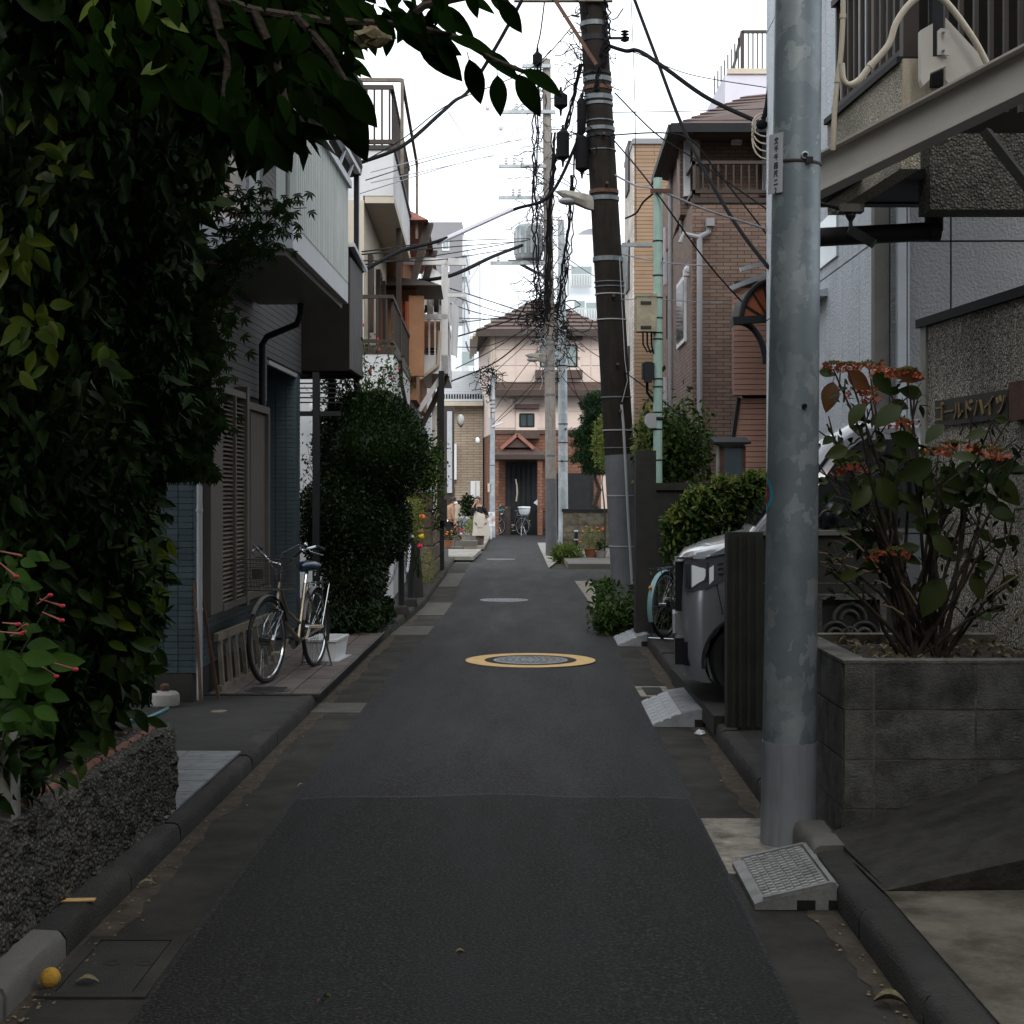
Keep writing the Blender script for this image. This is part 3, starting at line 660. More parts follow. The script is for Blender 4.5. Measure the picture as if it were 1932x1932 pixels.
# white planter trough by the rear wheel
t = thing('planter_trough', 'white plastic planter trough behind the bicycle rear wheel', 'planter', (X(618, 13.65), 13.65, .10), -.1)
def shell_box(mb, w, l, h, th=.012, taper=.85):
    o = [(-w, -l), (w, -l), (w, l), (-w, l)]; i = [(-w+th, -l+th), (w-th, -l+th), (w-th, l-th), (-w+th, l-th)]
    mb.loft([[(x*taper, y*taper, 0) for x, y in o], [(x, y, h-.02) for x, y in o], [(x*1.06, y*1.06, h-.02) for x, y in o], [(x*1.06, y*1.06, h) for x, y in o], [(x, y, h) for x, y in i], [(x*taper, y*taper, .03) for x, y in i]])
s = MB(); shell_box(s, .13, .26, .2); s.build('trough', M['white'], t)
s = MB(); s.box(-.11, .11, -.23, .23, .12, .15); s.build('trough_soil', M['soil'], t)
s = MB(); s.box(-.16, .16, -.28, .28, 0, .015); s.build('saucer', M['alu'], t)

# ---------------------------------------------------------------- rough low garden wall
t = thing('garden_wall', 'low garden wall of rough dark render at the bottom left', 'wall')
s = MB(); n1, n2 = 130, 14; rr = random.Random(5); rows = []
def wallx(d): return -1.825 + .034 * d
for i in range(n1):
    d = 3.2 + (7.22 - 3.2) * i / (n1 - 1); x = wallx(d); row = []
    for j in range(n2): row.append((x + rr.uniform(-.014, .016), d + rr.uniform(-.008, .008), .09 + .40 * j / (n2 - 1) + rr.uniform(-.01, .01)))
    for q in (0, 1, 2): row.append((x - .03 - q * .055, d, .505 + rr.uniform(-.01, .006)))
    row.append((x - .17, d, .3)); rows.append(row)
s.loft(rows, cap=False, closed=False)
e = rows[-1]; s.add(e, [tuple(range(len(e)))])
s.build('render_face', M['rough'], t, smooth=True)
M['brickred'] = mat('reddish brick edge', (.3, .13, .1), .9, .3, 20, .5, 80, dirt=(.1, .06, .045), dscale=12, damt=.8)
d = 3.3
while d < 6.9:
    s = MB(); ln = .2 * rnd.uniform(.9, 1.1); s.hexa([(wallx(d)-.075, d, .49), (wallx(d)-.045, d, .49), (wallx(d)-.045, d+ln, .49), (wallx(d)-.075, d+ln, .49), (wallx(d)-.07, d, .516), (wallx(d)-.05, d, .513), (wallx(d)-.05, d+ln, .513), (wallx(d)-.07, d+ln, .516)])
    s.build('brick', M['brickred'], t); d += ln + .01
s = MB(); s.box(-7, wallx(5) - .12, 3, 7.2, .05, .49); s.build('garden_soil', M['soil'], None, kind='structure')
s = MB(); s.prism([(-.05, 0), (.05, 0), (.046, .30), (.015, .33), (-.04, .32)], 'y', -.05, .05)
s.build('white_post', M['conc_l'], None, loc=(X(2, 5.15), 5.15, .5), label='stubby white concrete post on top of the rough garden wall, left edge', cat='post')

# ---------------------------------------------------------------- dark metal clad box behind the tiled house
t = thing('metal_clad_annex', 'dark metal clad upper storey on posts just past the tiled house', 'annex', (-1.92, 0, 0), ROADROT)
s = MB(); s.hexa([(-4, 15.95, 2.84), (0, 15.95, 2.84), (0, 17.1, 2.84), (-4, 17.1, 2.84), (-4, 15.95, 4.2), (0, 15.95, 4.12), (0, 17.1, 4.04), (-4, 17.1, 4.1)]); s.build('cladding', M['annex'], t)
for j in range(4):
    s = MB(); s.box(0, .012, 15.97 + j * .285, 15.97 + j * .285 + .27, 2.86, 4.02); s.build('metal_panel', M['siding_g'], t)
s = MB(); s.hexa([(-.1, 15.9, 4.12), (.06, 15.9, 4.12), (.06, 17.15, 4.03), (-.1, 17.15, 4.03), (-.1, 15.9, 4.16), (.06, 15.9, 4.16), (.06, 17.15, 4.07), (-.1, 17.15, 4.07)]); s.build('roof_edge', M['alu'], t)
for (x, y) in ((-.35, 16.0), (-.32, 17.0)):
    s = MB(); s.bar((x, y, .1), (x, y, 2.84), .07); s.build('post', M['dark'], t)
for k in range(7):
    s = MB(); s.bar((-1.6, 16.1, 2.52 + k * .05), (-.1, 16.1, 2.52 + k * .05), .02, .014); s.build('slat', M['dark'], t)
s = MB(); s.bar((-1.6, 16.05, 2.4), (-.1, 16.05, 2.4), .05); s.build('beam', M['dark'], t)
t = thing('eave_gutter', 'dark roof gutter with a long black downpipe behind the ribbed balcony', 'gutter', (-1.98, 0, 0), ROADROT)
s = MB(); s.prism([(-.9, 5.32), (.04, 5.32), (.06, 5.22), (.04, 5.12), (-.06, 5.10), (-.9, 5.2)], 'y', 13.4, 17.2); s.build('eave', M['dark'], t)
s = MB(); s.bar((-.0, 17.12, 2.2), (-.0, 17.12, 5.12), .055); s.build('downpipe', M['dark'], t)
s = MB(); s.box(.028, .034, 17.10, 17.14, 2.8, 5.1); s.build('lit_edge', M['alu'], t)  # pale strip stands for the light caught along the black pipe

# ---------------------------------------------------------------- white stucco house with brown railings
KC = .0245
c = thing('white_terrace_house', 'white stucco house with brown balcony railings and a roof terrace on the left', 'house', (-1.65, 21.4, 0), KC)
L = 5.5
s = MB(); s.box(-5, 0, 0, L, .1, 3.5); s.box(-5, -.42, .002, L, 3.5, 5.7); s.box(-5, 0, 0, L, 5.7, 6.36); s.build('wall', M['stucco_w'], c)
s = MB(); s.box(-5, -.41, -.004, L - .01, 3.62, 5.64); s.build('cream_wall', M['stucco_c'], c)
s = MB(); s.box(-.40, .01, .01, L - .02, 5.60, 5.70); s.build('soffit', M['stucco_c'], c)
s = MB(); s.box(-5, .015, -.015, L + .02, 3.5, 3.62); s.build('balcony_edge', M['brown'], c)
s = MB(); s.box(-5, .03, -.03, L + .03, 6.34, 6.40); s.build('parapet_cap', M['brown'], c)
for z, nm in ((4.32, 'handrail'), (3.70, 'bottom_rail')):
    s = MB(); s.box(-.75, .0, -.02, .03, z - .05, z); s.box(-.05, 0, .03, L, z - .05, z); s.build(nm, M['brown'], c)
pk = MB(); pk.box(-.012, .012, -.012, .012, 3.62, 4.28); pkm = pk.data('picket'); pkm.materials.append(M['brown'])
for k in range(6): put('picket', pkm, c, loc=(-.72 + k * .125, 0, 0))
for k in range(46): put('picket', pkm, c, loc=(-.025, .12 + k * .117, 0))
s = MB(); s.bar((-.03, 2.1, 3.62), (-.03, 2.1, 5.62), .075); s.build('post', M['brown'], c)
for (y, w, z0, z1) in ((.75, .28, 3.9, 5.0), (2.6, .5, 3.65, 5.05), (3.9, .35, 3.65, 5.05)):
    s = MB(); s.box(-.42, -.34, y, y + w, z0, z1); f = s.build('window_frame', M['brown'], c)
    s = MB(); s.box(-.345, -.335, y + .04, y + w - .04, z0 + .05, z1 - .05); s.build('pane', M['glass'], f)
for z in (6.42, 7.18):
    s = MB(); s.box(-.62, .0, -.02, .03, z, z + .06); s.box(-.05, .0, .03, L, z, z + .06); s.build('terrace_rail', M['brown'], c)
pk = MB(); pk.box(-.014, .014, -.014, .014, 6.4, 7.2); pkm = pk.data('terrace_picket'); pkm.materials.append(M['brown'])
for k in range(6): put('terrace_picket', pkm, c, loc=(-.58 + k * .105, 0, 0))
for k in range(24): put('terrace_picket', pkm, c, loc=(-.025, .22 + k * .22, 0))
s = MB(); s.bar((-.62, -.0, 7.31), (.12, 0, 7.31), .05); s.bar((.12, 0, 7.31), (.12, 0, 6.0), .045); s.bar((.12, 0, 7.31), (.12, L, 7.31), .045); s.bar((.12, L, 7.31), (.12, L, 6.0), .045); s.build('laundry_frame', M['wood_old'], c)
s = MB(); s.tube([(.05, .9, 3.5), (.05, 1.2, 3.2), (.05, 4.9, 2.6), (.05, 5.3, 2.2), (.05, 5.3, .2)], .03, 8); s.build('drain_pipe', M['brown'], c)
# lamps fixed on the lower wall
def bullet_lamp(px, py, d, label):
    t = thing('wall_lamp', label, 'lamp', tuple(W(px, py, d)))
    s = MB(); s.ball((0, 0, 0), .07, .07, .11, 12, 8); s.build('lamp_shade', M['white'], t, smooth=True)
    s = MB(); s.bar((0, .02, -.05), (0, .2, -.1), .04); s.build('bracket', M['dark'], t)
bullet_lamp(592, 771, 20.9, 'white bullet lamp on the pale wall left of the tall hedge')
bullet_lamp(868, 0 + 793, 27, 'white bullet lamp on the wall under the struts past the hedge') if False else bullet_lamp(869, 793, 27.4, 'white bullet lamp high on the wall past the hedge')
bullet_lamp(901, 831, 50, 'far white bell lamp beside the thin steel pole')

# ---------------------------------------------------------------- orange brown house with white balcony
dth = thing('orange_house', 'orange brown rendered house with tiled eaves behind the white terrace house', 'house', (-1.69, 27.2, 0), KC)
s = MB(); s.box(-5, 0, 0, 6, 3.2, 5.3); s.box(-5, -.32, 0, 6, 5.3, 6.6); s.build('wall', M['orange'], dth)
s = MB(); s.box(-5, -.1, .1, 6, .1, 3.2); s.build('lower_wall', M['brown'], dth)
s = MB(); s.box(-.12, .14, -.35, -.1, 3.6, 5.0); s.build('pillar', M['orange'], dth)
def eave(z, x1, y0, y1, h=.25, over=.4):
    s = MB(); s.hexa([(-5, y0, z), (x1, y0, z), (x1, y1, z), (-5, y1, z), (-5, y0, z + h + .6), (x1 - over, y0 + .3, z + h), (x1 - over, y1, z + h), (-5, y1, z + h + .6)]); return s
eave(6.3, .22, -.5, 6.2).build('roof', M['brickred'], dth)
eave(5.15, .45, -.6, 1.4, .12, .3).build('lower_roof', M['brown'], dth)
for e_ in ((-.2, .1), (2.9, 3.1)): s = MB(); s.prism([(0, 5.3), (.3, 6.3), (.14, 6.3), (-.1, 5.3)], 'y', *e_); s.build('eave_bracket', M['brown'], dth)
M['redp'] = mat('red brown pipe', (.34, .09, .04), .5, .1, 3, 0)
s = MB(); s.tube([(-.1, -.12, 6.3), (-.28, -.14, 6.0), (-.28, -.14, 3.5)], .05, 8); s.tube([(-.15, -.3, 4.9), (-.15, -.3, 3.6)], .05, 8); s.build('drain_pipe', M['redp'], dth)
# white balcony
wb = thing('white_balcony', 'small white balcony on slanting struts hung with laundry', 'balcony', (0, 29, 0), .02)
x0, x1 = X(785, 29), X(845, 29); zf = Z(705, 29); zr = Z(593, 29)
s = MB(); s.box(x0 - .8, x1, 0, 4.2, zf, zf + .35); s.build('floor_beam', M['white'], wb)
s = MB(); s.box(x0 - .8, x1, .0, .05, zr - .1, zr); s.box(x1 - .05, x1, .05, 4.2, zr - .1, zr); s.build('handrail', M['white'], wb)
pk = MB(); pk.box(-.016, .016, -.016, .016, zf + .35, zr - .1); pkm = pk.data('picket'); pkm.materials.append(M['white'])
for k in range(6): put('picket', pkm, wb, loc=(x0 + .03 + k * .11, .03, 0))
for k in range(20): put('picket', pkm, wb, loc=(x1 - .03, .2 + k * .2, 0))
for y in (0, 1.6):
    s = MB(); s.box(x1 - .12, x1, y, y + .1, zf, Z(498, 29)); s.build('post', M['white'], wb)
s = MB(); s.bar((x0 - .9, .05, Z(492, 29)), (x1 + .35, .05, Z(494, 29)), .1, .13); s.bar((x1 - .4, .05, Z(556, 29)), (x1 + .35, .05, Z(557, 29)), .07); s.build('top_beam', M['white'], wb)
s = MB(); s.bar((X(836, 29), .1, zf), (X(790, 29), .1, Z(775, 29)), .09); s.build('strut', M['white'], wb)
s = MB(); s.bar((X(843, 29), .5, zf), (X(795, 29), .5, Z(800, 29)), .1); s.build('strut', M['brown'], wb)
s = MB(); s.box(X(813, 29), X(820, 29), .6, .68, .1, zf); s.build('support_post', M['white'], wb)
s = MB(); s.box(X(822, 29), X(828, 29), .9, 1.0, .1, zf); s.build('support_post', M['brown'], wb)
t = thing('air_conditioner', 'white air conditioner with a black grille on the white balcony', 'air conditioner', (X(822, 29.4), 29.4, Z(690, 29.4)))
s = MB(); s.box(-.22, .2, 0, .3, 0, .55 * 1.2); s.build('casing', M['conc_l'], t)
s = MB(); s.box(-.17, .1, -.012, 0, .05, .6); s.build('grille', M['dark'], t)
for k in range(10):
    s = MB(); s.box(-.175, .105, -.022, -.012, .06 + k * .056, .075 + k * .056); s.build('grille_bar', M['conc_l'], t)
s = MB(); s.tube([(x0 + .45, 28.95, Z(625, 29)), (x0 + .42, 28.9, Z(690, 29)), (x0 + .1, 28.85, Z(715, 29)), (x0 - .25, 28.8, Z(728, 29)), (x0 - .3, 28.8, Z(800, 29))], .035, 8)
s.build('drain_hose', M['cream_p'], None, smooth=True, label='cream drain hose looping down under the white balcony', cat='hose')
cols = [M['white'], M['black'], M['conc_l'], M['stucco_b'], M['black'], M['white'], M['siding_g'], M['white']]
names = ['white shirt', 'black vest', 'cream towel', 'pale blue shirt', 'black sock pair', 'white towel', 'grey shirt', 'white vest']
def cloth(w, h, seed):
    rr = random.Random(seed); s = MB(); rows = []
    for i in range(6):
        z = -h * i / 5; rows.append([(w * (q / 6 - .5) * (1 - .1 * (i == 0)), .02 * math.sin(q * 1.8 + seed) * (i / 5 + .3), z - .01 * (q % 2)) for q in range(7)] + [(w * (q / 6 - .5), .02 * math.sin(q * 1.8 + seed) * (i / 5 + .3) + .006, z - .01 * (q % 2)) for q in range(6, -1, -1)])
    return s.loft(rows)
zl = Z(552, 29.6)
s = MB(); s.tube([(x0 - .1, 29.6, zl), (x1 + .3, 29.6, zl)], .012, 6); s.build('laundry_pole', M['alu'], None, label='thin laundry pole above the white balcony', cat='pole')
for k in range(8):
    x = X(801 + k * 5.6, 29.5)
    cloth(.12, .16 + .14 * (k % 3), k).build('laundry', cols[k], None, loc=(x, 29.45 + .12 * (k % 2), zl - .09), rot=(0, 0, .5), smooth=True, label=names[k] + ' hanging on the line above the white balcony', cat='laundry', group='laundry hanging over the white balcony')
s = MB(); s.box(-.2, .14, 0, .02, -.5, 0); s.build('blanket', M['orange'], None, loc=(X(819, 29.2), 29.2, Z(606, 29.2)), label='brown blanket hanging behind the white balcony bars', cat='blanket')
s = cloth(.5, 1.0, 4); s.build('sheet', M['white'], None, loc=(x1 + .12, 29.9, Z(575, 29.9)), rot=(0, .12, 1.3), smooth=True, label='white sheet billowing off the right side of the white balcony', cat='sheet')
t = thing('satellite_dish', 'white satellite dish above the small white balcony', 'satellite dish', tuple(W(816, 526, 31)), 0)
s = MB(); s.lathe([(.0, .06), (.12, .065), (.2, .03), (.23, 0), (.235, -.005), (.2, .045), (.1, .085), (0.001, .09)], seg=24, axis='y')
o = s.build('dish', M['white'], t, smooth=True); o.rotation_euler = (-.35, 0, .55)
s = MB(); s.bar((0, .05, -.1), (.1, -.28, -.18), .02); s.box(.07, .13, -.34, -.26, -.2, -.14); s.build('feed_arm', M['alu'], t)
s = MB(); s.bar((-.05, .1, -.05), (-.05, .15, -.7), .04); s.build('mast', M['alu'], t)
# tall pale panel and dark post beyond, at the corner before the women
t = thing('shutter_case', 'tall blue grey panel in a dark frame above the stooping woman', 'panel', (0, 46, 0))
s = MB(); s.box(X(838, 46), X(856, 46), .06, .5, .1, Z(766, 46)); s.build('frame', M['brown'], t)
s = MB(); s.box(X(843.5, 46), X(853, 46), -.01, .05, Z(930, 46), Z(776, 46)); s.build('panel', M['stucco_b'], t)
s = MB(); s.bar((X(833, 28.9), 28.9, .1), (X(833, 28.9), 28.9, Z(700, 28.9)), .10, .10); s.build('black_post', M['dark'], None, label='square black post rising at the end of the stone block wall', cat='post')
t = thing('mail_box', 'black mailbox fixed to the square black post', 'mailbox', tuple(W(834, 962, 28.6)))
s = MB(); s.box(-.07, .09, 0, .2, -.2, .2); s.build('box', M['black'], t)
s = MB(); s.lathe([(.03, 0), (.035, -.01), (.01, -.02)], (.1, -.0, -.22), 12, 'y'); s.build('lock', M['chrome'], t)

# stone pillar and wall of cut blocks
t = thing('stone_wall', 'tan cut stone gate pillar and block wall past the hedge', 'wall', (-1.37, 25.4, 0), .0)
M['stone'] = mat('tan cut stone', (.2, .15, .105), .9, .25, 4, .8, 30, dirt=(.07, .055, .04), dscale=3, damt=.7, piece=.25)
s = MB(); s.box(-.34, -.01, .01, .49, .1, 1.32); s.box(-.3, -.01, .5, 4.4, .1, 1.15); s.build('core', M['mortar'], t)
def stone(x0, x1, y0, y1, z0, z1):
    s = MB(); c = .018; j = rnd.uniform(0, .012)
    o = [(x0, y0), (x1 + j, y0), (x1 + j, y1), (x0, y1)]
    s.loft([[(x0+c, y0+c, z0), (x1+j-c, y0+c, z0), (x1+j-c, y1-c, z0), (x0+c, y1-c, z0)], [(x, y, z0+c) for x, y in o], [(x, y, z1-c) for x, y in o], [(x0+c, y0+c, z1), (x1+j-c, y0+c, z1), (x1+j-c, y1-c, z1), (x0+c, y1-c, z1)]])
    return s.build('stone', M['stone'], t)
stone(-.40, .03, -.04, .5, 1.27, 1.57)
z = .1
for k in range(4):
    h = .29
    if k % 2: stone(-.36, -.13, -.02, .48, z, z + h - .012); stone(-.12, .01, -.02, .48, z, z + h - .012)
    else: stone(-.36, -.2, -.02, .48, z, z + h - .012); stone(-.19, .01, -.02, .48, z, z + h - .012)
    z += h
for r_ in range(4):
    y = .52 + (.2 if r_ % 2 else 0); z = .1 + r_ * .27
    if r_ % 2: stone(-.28, .01, .52, .70, z, z + .258)
    while y < 4.3: e = min(y + .44, 4.4); stone(-.28, .01, y, e - .012, z, z + .258); y = e
# chain bollards
t0 = None
GB = 'chain bollards at the edge of the hedge'
def bollard(px, d, h, label):
    t = thing('chain_bollard', label, 'bollard', (X(px, d), d, .1), 0, GB)
    s = MB(); s.lathe([(.1, -.01), (.1, .03), (.085, .09), (.05, .11)], seg=16); s.build('base', M['conc_d'], t, smooth=True)
    s = MB(); s.lathe([(.038, .1), (.036, h - .03), (.036, h)], seg=14); s.build('post', M['dark'], t, smooth=True)
    s = MB(); s.lathe([(.045, h), (.052, h + .02), (.04, h + .04)], seg=14); s.build('cap', M['alu'], t, smooth=True)
    return t
bollard(757, 18.6, .85, 'nearer dark bollard with a chain and pale cap at the hedge edge')
bollard(774, 19.9, .88, 'farther dark bollard with a chain and pale cap before the stone pillar')
def chain(a, b, sag, label):
    t = thing('chain', label, 'chain', tuple(a), 0, 'chains hung between the bollards'); a = Vector(a); b = Vector(b); n = int((b - a).length * 1.25 / .034)
    tm = MB(); tm.tube([(.013 * math.cos(u), 0, .022 * math.sin(u)) for u in [k * math.pi / 5 for k in range(10)]], .0055, 5, True); me = tm.data('link'); me.materials.append(M['alu'])
    for k in range(n):
        q = (k + .5) / n; p = a.lerp(b, q) - Vector((0, 0, sag * 4 * q * (1 - q))); dz = -sag * 4 * (1 - 2 * q) + (b - a).z
        o = put('link', me, t, loc=tuple(p - a)); v = Vector(((b-a).x, (b-a).y, dz)); o.rotation_euler = v.to_track_quat('Z', 'Y').to_euler(); o.rotation_euler.rotate_axis('Z', 1.57 if k % 2 else 0)
chain((X(757, 18.6), 18.6, .93), (X(700, 17.9), 17.9, .9), .45, 'steel chain drooping from the nearer bollard into the hedge')
chain((X(774, 19.9), 19.9, .95), (X(759, 18.7), 18.7, .95), .38, 'steel chain drooping between the two bollards')
t = thing('wooden_board', 'leaning weathered plank between the bollards and the stone pillar', 'plank', (X(790, 21.5), 21.5, .1))
s = MB(); s.bar((0, 0, 0), (-.08, 0, 1.05), .14, .03, (0, 1, 0)); s.build('plank', M['conc_d'], t)
t = thing('bamboo_fence', 'low fence of thin bamboo canes beside the stone pillar', 'fence', (X(796, 23.5), 23.5, .1))
for k in range(6):
    s = MB(); s.tube([(-.06 + k * .022, 0, .1), (-.06 + k * .022, .01, .62 + .05 * (k % 2))], .007, 5); s.build('cane', M['wood_old'], t)
# ---------------------------------------------------------------- right side: galvanised pole
def galv(name, c1, c2, sc=(9, 9, 5)):
    m = bpy.data.materials.new(name); t, b, N, L = nodes(m)
    geo = N('ShaderNodeNewGeometry'); mp = N('ShaderNodeMapping'); mp.inputs['Scale'].default_value = sc; L(geo.outputs['Position'], mp.inputs[0])
    nz = N('ShaderNodeTexNoise'); nz.inputs['Scale'].default_value = 1.6; nz.inputs['Detail'].default_value = 5; L(mp.outputs[0], nz.inputs[0])
    ad = N('ShaderNodeMix'); ad.data_type = 'RGBA'; ad.inputs[0].default_value = .62; L(mp.outputs[0], ad.inputs[6]); L(nz.outputs['Color'], ad.inputs[7])
    v = N('ShaderNodeTexVoronoi'); v.inputs['Scale'].default_value = 3.2; L(ad.outputs[2], v.inputs['Vector'])
    sp = N('ShaderNodeSeparateColor'); L(v.outputs['Color'], sp.inputs[0])
    cr = N('ShaderNodeValToRGB'); L(sp.outputs[0], cr.inputs[0]); cr.color_ramp.elements[0].color = (*c1, 1); cr.color_ramp.elements[0].position = .62; cr.color_ramp.elements[1].color = (*c2, 1); cr.color_ramp.elements[1].position = .95
    n = N('ShaderNodeTexNoise'); n.inputs['Scale'].default_value = 2.5; n.inputs['Detail'].default_value = 9; n.inputs['Roughness'].default_value = .7; L(geo.outputs['Position'], n.inputs[0])
    r = N('ShaderNodeMapRange'); r.inputs[1].default_value = .3; r.inputs[2].default_value = .7; r.inputs[3].default_value = .72; r.inputs[4].default_value = 1.25; L(n.outputs[0], r.inputs[0])
    vm = N('ShaderNodeVectorMath'); vm.operation = 'SCALE'; L(cr.outputs[0], vm.inputs[0]); L(r.outputs[0], vm.inputs['Scale']); L(vm.outputs[0], b.inputs['Base Color'])
    b.inputs['Roughness'].default_value = .5; b.inputs['Metallic'].default_value = .35
    return m
M['galv'] = galv('galvanised steel', (.20, .24, .26), (.32, .35, .36), (11, 11, 8))
M['galv_p'] = mat('grey primer', (.26, .275, .30), .6, .12, 3, .1, 90, dirt=(.14, .14, .135), dscale=3.5, damt=.6, streak=True)
M['galv2'] = galv('pale galvanised steel', (.30, .34, .36), (.42, .45, .47), (4, 4, 3))
PB = Vector((1.249, 6.95, 0)); PT = Vector((1.322, 6.95, 6.0))
def pc(z): return PB.lerp(PT, z / 6.0)
def pr(z): return .1235 - .0051 * z
t = thing('steel_pole', 'thick galvanised steel pole with an address plate in the right foreground', 'pole', tuple(PB))
zb = Z(1405, 6.86)
s = MB(); s.tube([pc(z) - PB for z in (zb, 1, 2, 3, 4, 5, 6)], [pr(z) for z in (zb, 1, 2, 3, 4, 5, 6)], 48); s.build('shaft', M['galv'], t, smooth=True)
s = MB(); s.tube([pc(z) - PB for z in (0, .2, zb + .003)], [pr(z) + .0025 for z in (0, .2, zb)], 48); s.build('painted_base', M['galv_p'], t, smooth=True)
s = MB(); s.lathe([(.125, -.01), (.135, .006), (.122, .012)], seg=40); s.build('weld', M['black'], t)
zs = Z(303, 6.85)
s = MB(); c = pc(zs) - PB; s.tube([c + Vector(((pr(zs)+.002)*math.cos(a), (pr(zs)+.002)*math.sin(a), .003*math.sin(a*2))) for a in [k*math.pi/20 for k in range(40)]], .004, 6, True, flat=1.8); s.build('strap', M['brown'], t, smooth=True)
s = MB(); s.box(c.x + .02, c.x + .052, c.y - pr(zs) - .014, c.y - pr(zs) + .004, c.z - .014, c.z + .014); s.build('strap_buckle', M['black'], t)
def on_pole(z, ang, r=0):  # ang measured from the camera-facing side, + to the right
    p = pc(z) - PB; a = R(ang); rr_ = pr(z) + r; return Vector((p.x + rr_ * math.sin(a), p.y - rr_ * math.cos(a), p.z))
for (py, ang, nm, m, r1) in ((293, 9, 'nut', 'galv2', .018), (766, 14, 'bolt_hole', 'black', .012)):
    z = Z(py, 6.84); p = on_pole(z, ang); s = MB(); s.lathe([(r1, .0), (r1, -.012), (r1 * .62, -.014), (r1 * .55, -.004)], tuple(p), 20, 'y'); s.build(nm, M[m], t, smooth=True)
    if nm == 'nut': s = MB(); s.lathe([(r1 * .55, -.006), (.001, -.0055)], tuple(p), 16, 'y'); s.build('nut_bore', M['black'], t)
# address plate, curved round the left side
def on_plate(z, u, off=.006):     # u in metres round the pole from angle -40
    p = pc(z) - PB; R_ = pr(z) + off; a = R(-42) - u / .155
    return Vector((p.x + R_ * math.sin(a) - max(0, u - .05) * .22, p.y - R_ * math.cos(a), p.z))
def plate(u0, u1, z0, z1, off, m, name, parent, nu=8, nz=2):
    s = MB(); rows = []
    for j in range(nz + 1):
        z = z0 + (z1 - z0) * j / nz; rows.append([on_plate(z, u0 + (u1 - u0) * i / nu, off) for i in range(nu + 1)])
    s.loft(rows, cap=False, closed=False); return s.build(name, M[m], parent, smooth=True)
M['platew'] = mat('plate white', (.5, .51, .54), .45, .05, 4, 0); M['ink'] = mat('dark blue print', (.03, .03, .06), .5, .1, 4, 0)
zp0, zp1 = Z(365, 6.9), Z(252, 6.9)
ap = plate(0, .115, zp0, zp1, .006, 'platew', 'address_plate', t)
def ztxt(txt, size, m, parent, M4, name='lettering', ext=.0015):
    cu = bpy.data.curves.new(name, 'FONT'); cu.body = txt; cu.size = size; cu.extrude = ext; cu.align_x = 'CENTER'; cu.align_y = 'CENTER'
    tmp = bpy.data.objects.new('tmp', cu); COL.objects.link(tmp)
    dg = bpy.context.evaluated_depsgraph_get(); me = bpy.data.meshes.new_from_object(tmp.evaluated_get(dg))
    bpy.data.objects.remove(tmp); me.materials.clear(); me.materials.append(M[m])
    o = put(name, me, parent); o.matrix_local = M4; return o
for k, ch in enumerate('文千千田尺二2'):
    z = zp1 - .035 - k * .037
    me_ = ztxt(ch, .032 if k else .034, 'ink', t, Matrix())
    for v in me_.data.vertices:
        u = .052 - v.co.x; q = on_plate(z + v.co.y, u, .0072 + v.co.z); v.co = q
    me_.name = 'lettering'
# round sticker at the left edge
def sticker(r0, r1, off, m, nm):
    s = MB(); zc = Z(932, 6.85); rows = []
    for r_ in (r0, r1):
        rr_ = []
        for k in range(36):
            a = 2 * math.pi * k / 36; z = zc + r_ * math.sin(a) * 1.0; u = r_ * math.cos(a)
            rr_.append(on_pole(z, math.degrees((u - .19) / pr(z)), off))
        rows.append(rr_)
    s.loft(rows, cap=False); s.build(nm, M[m], t)
M['stk_b'] = mat('sticker blue', (.05, .30, .40), .4, .1, 5, 0); M['stk_r'] = mat('sticker red', (.3, .015, .02), .4, .2, 30, 0)
sticker(.05, .078, .0015, 'stk_b', 'sticker_ring'); sticker(.0, .051, .0022, 'stk_r', 'sticker_disc')
sticker(.0, .012, .003, 'platew', 'sticker_mark')

# ---------------------------------------------------------------- concrete block planter and slope
t = thing('block_planter', 'weathered concrete block planter in the right foreground', 'planter')
d0 = 6.6; xc = 1.425; zt = .869; ch = .2135
zrows = [zt - ch * k for k in range(5)]
s = MB(); s.box(xc + .004, 3.6, d0 + .004, d0 + .116, .05, zt - .006); s.box(xc + .006, xc + .116, d0 + .117, 8.0, .05, zt - .006); s.box(xc, 3.6, 7.9, 8.0, .05, zt - .01); s.build('mortar_core', M['mortar'], t)
def block(x0, x1, y0, y1, z0, z1, nm='concrete_block', m='block'):
    g = .005; s = MB(); c = .004
    a = [(x0+g, y0), (x1-g, y0), (x1-g, y1), (x0+g, y1)]
    s.loft([[(x, y, z0+g) for x, y in a], [(x, y, z1-g) for x, y in a]]); o = s.build(nm, M[m], t)
    return o
xs = [xc, X(1649, d0), X(1841, d0), X(2033, d0), X(2225, d0), 3.6]
for r_ in range(4):
    for i in range(5): block(xs[i], xs[i+1], d0, d0 + .03, zrows[r_+1], zrows[r_])
    ys = [d0 + .03, 6.95, 7.4, 7.9] if r_ % 2 else [d0 + .03, 7.1, 7.5, 7.9]
    for i in range(3):
        g = .005; s = MB(); s.hexa([(xc, ys[i]+g, zrows[r_+1]+g), (xc+.05, ys[i]+g, zrows[r_+1]+g), (xc+.05+.014*0, ys[i+1]-g, zrows[r_+1]+g), (xc, ys[i+1]-g, zrows[r_+1]+g), (xc, ys[i]+g, zrows[r_]-g), (xc+.05, ys[i]+g, zrows[r_]-g), (xc+.05, ys[i+1]-g, zrows[r_]-g), (xc, ys[i+1]-g, zrows[r_]-g)]); s.build('concrete_block', M['block'], t)
s = MB(); s.box(xc - .002, 3.6, d0 - .003, d0 + .10, zt - .012, zt); s.box(xc - .002, xc + .11, d0 + .10, 8.0, zt - .012, zt); s.build('coping', M['block'], t)
s = MB(); rr = random.Random(4); rows = []
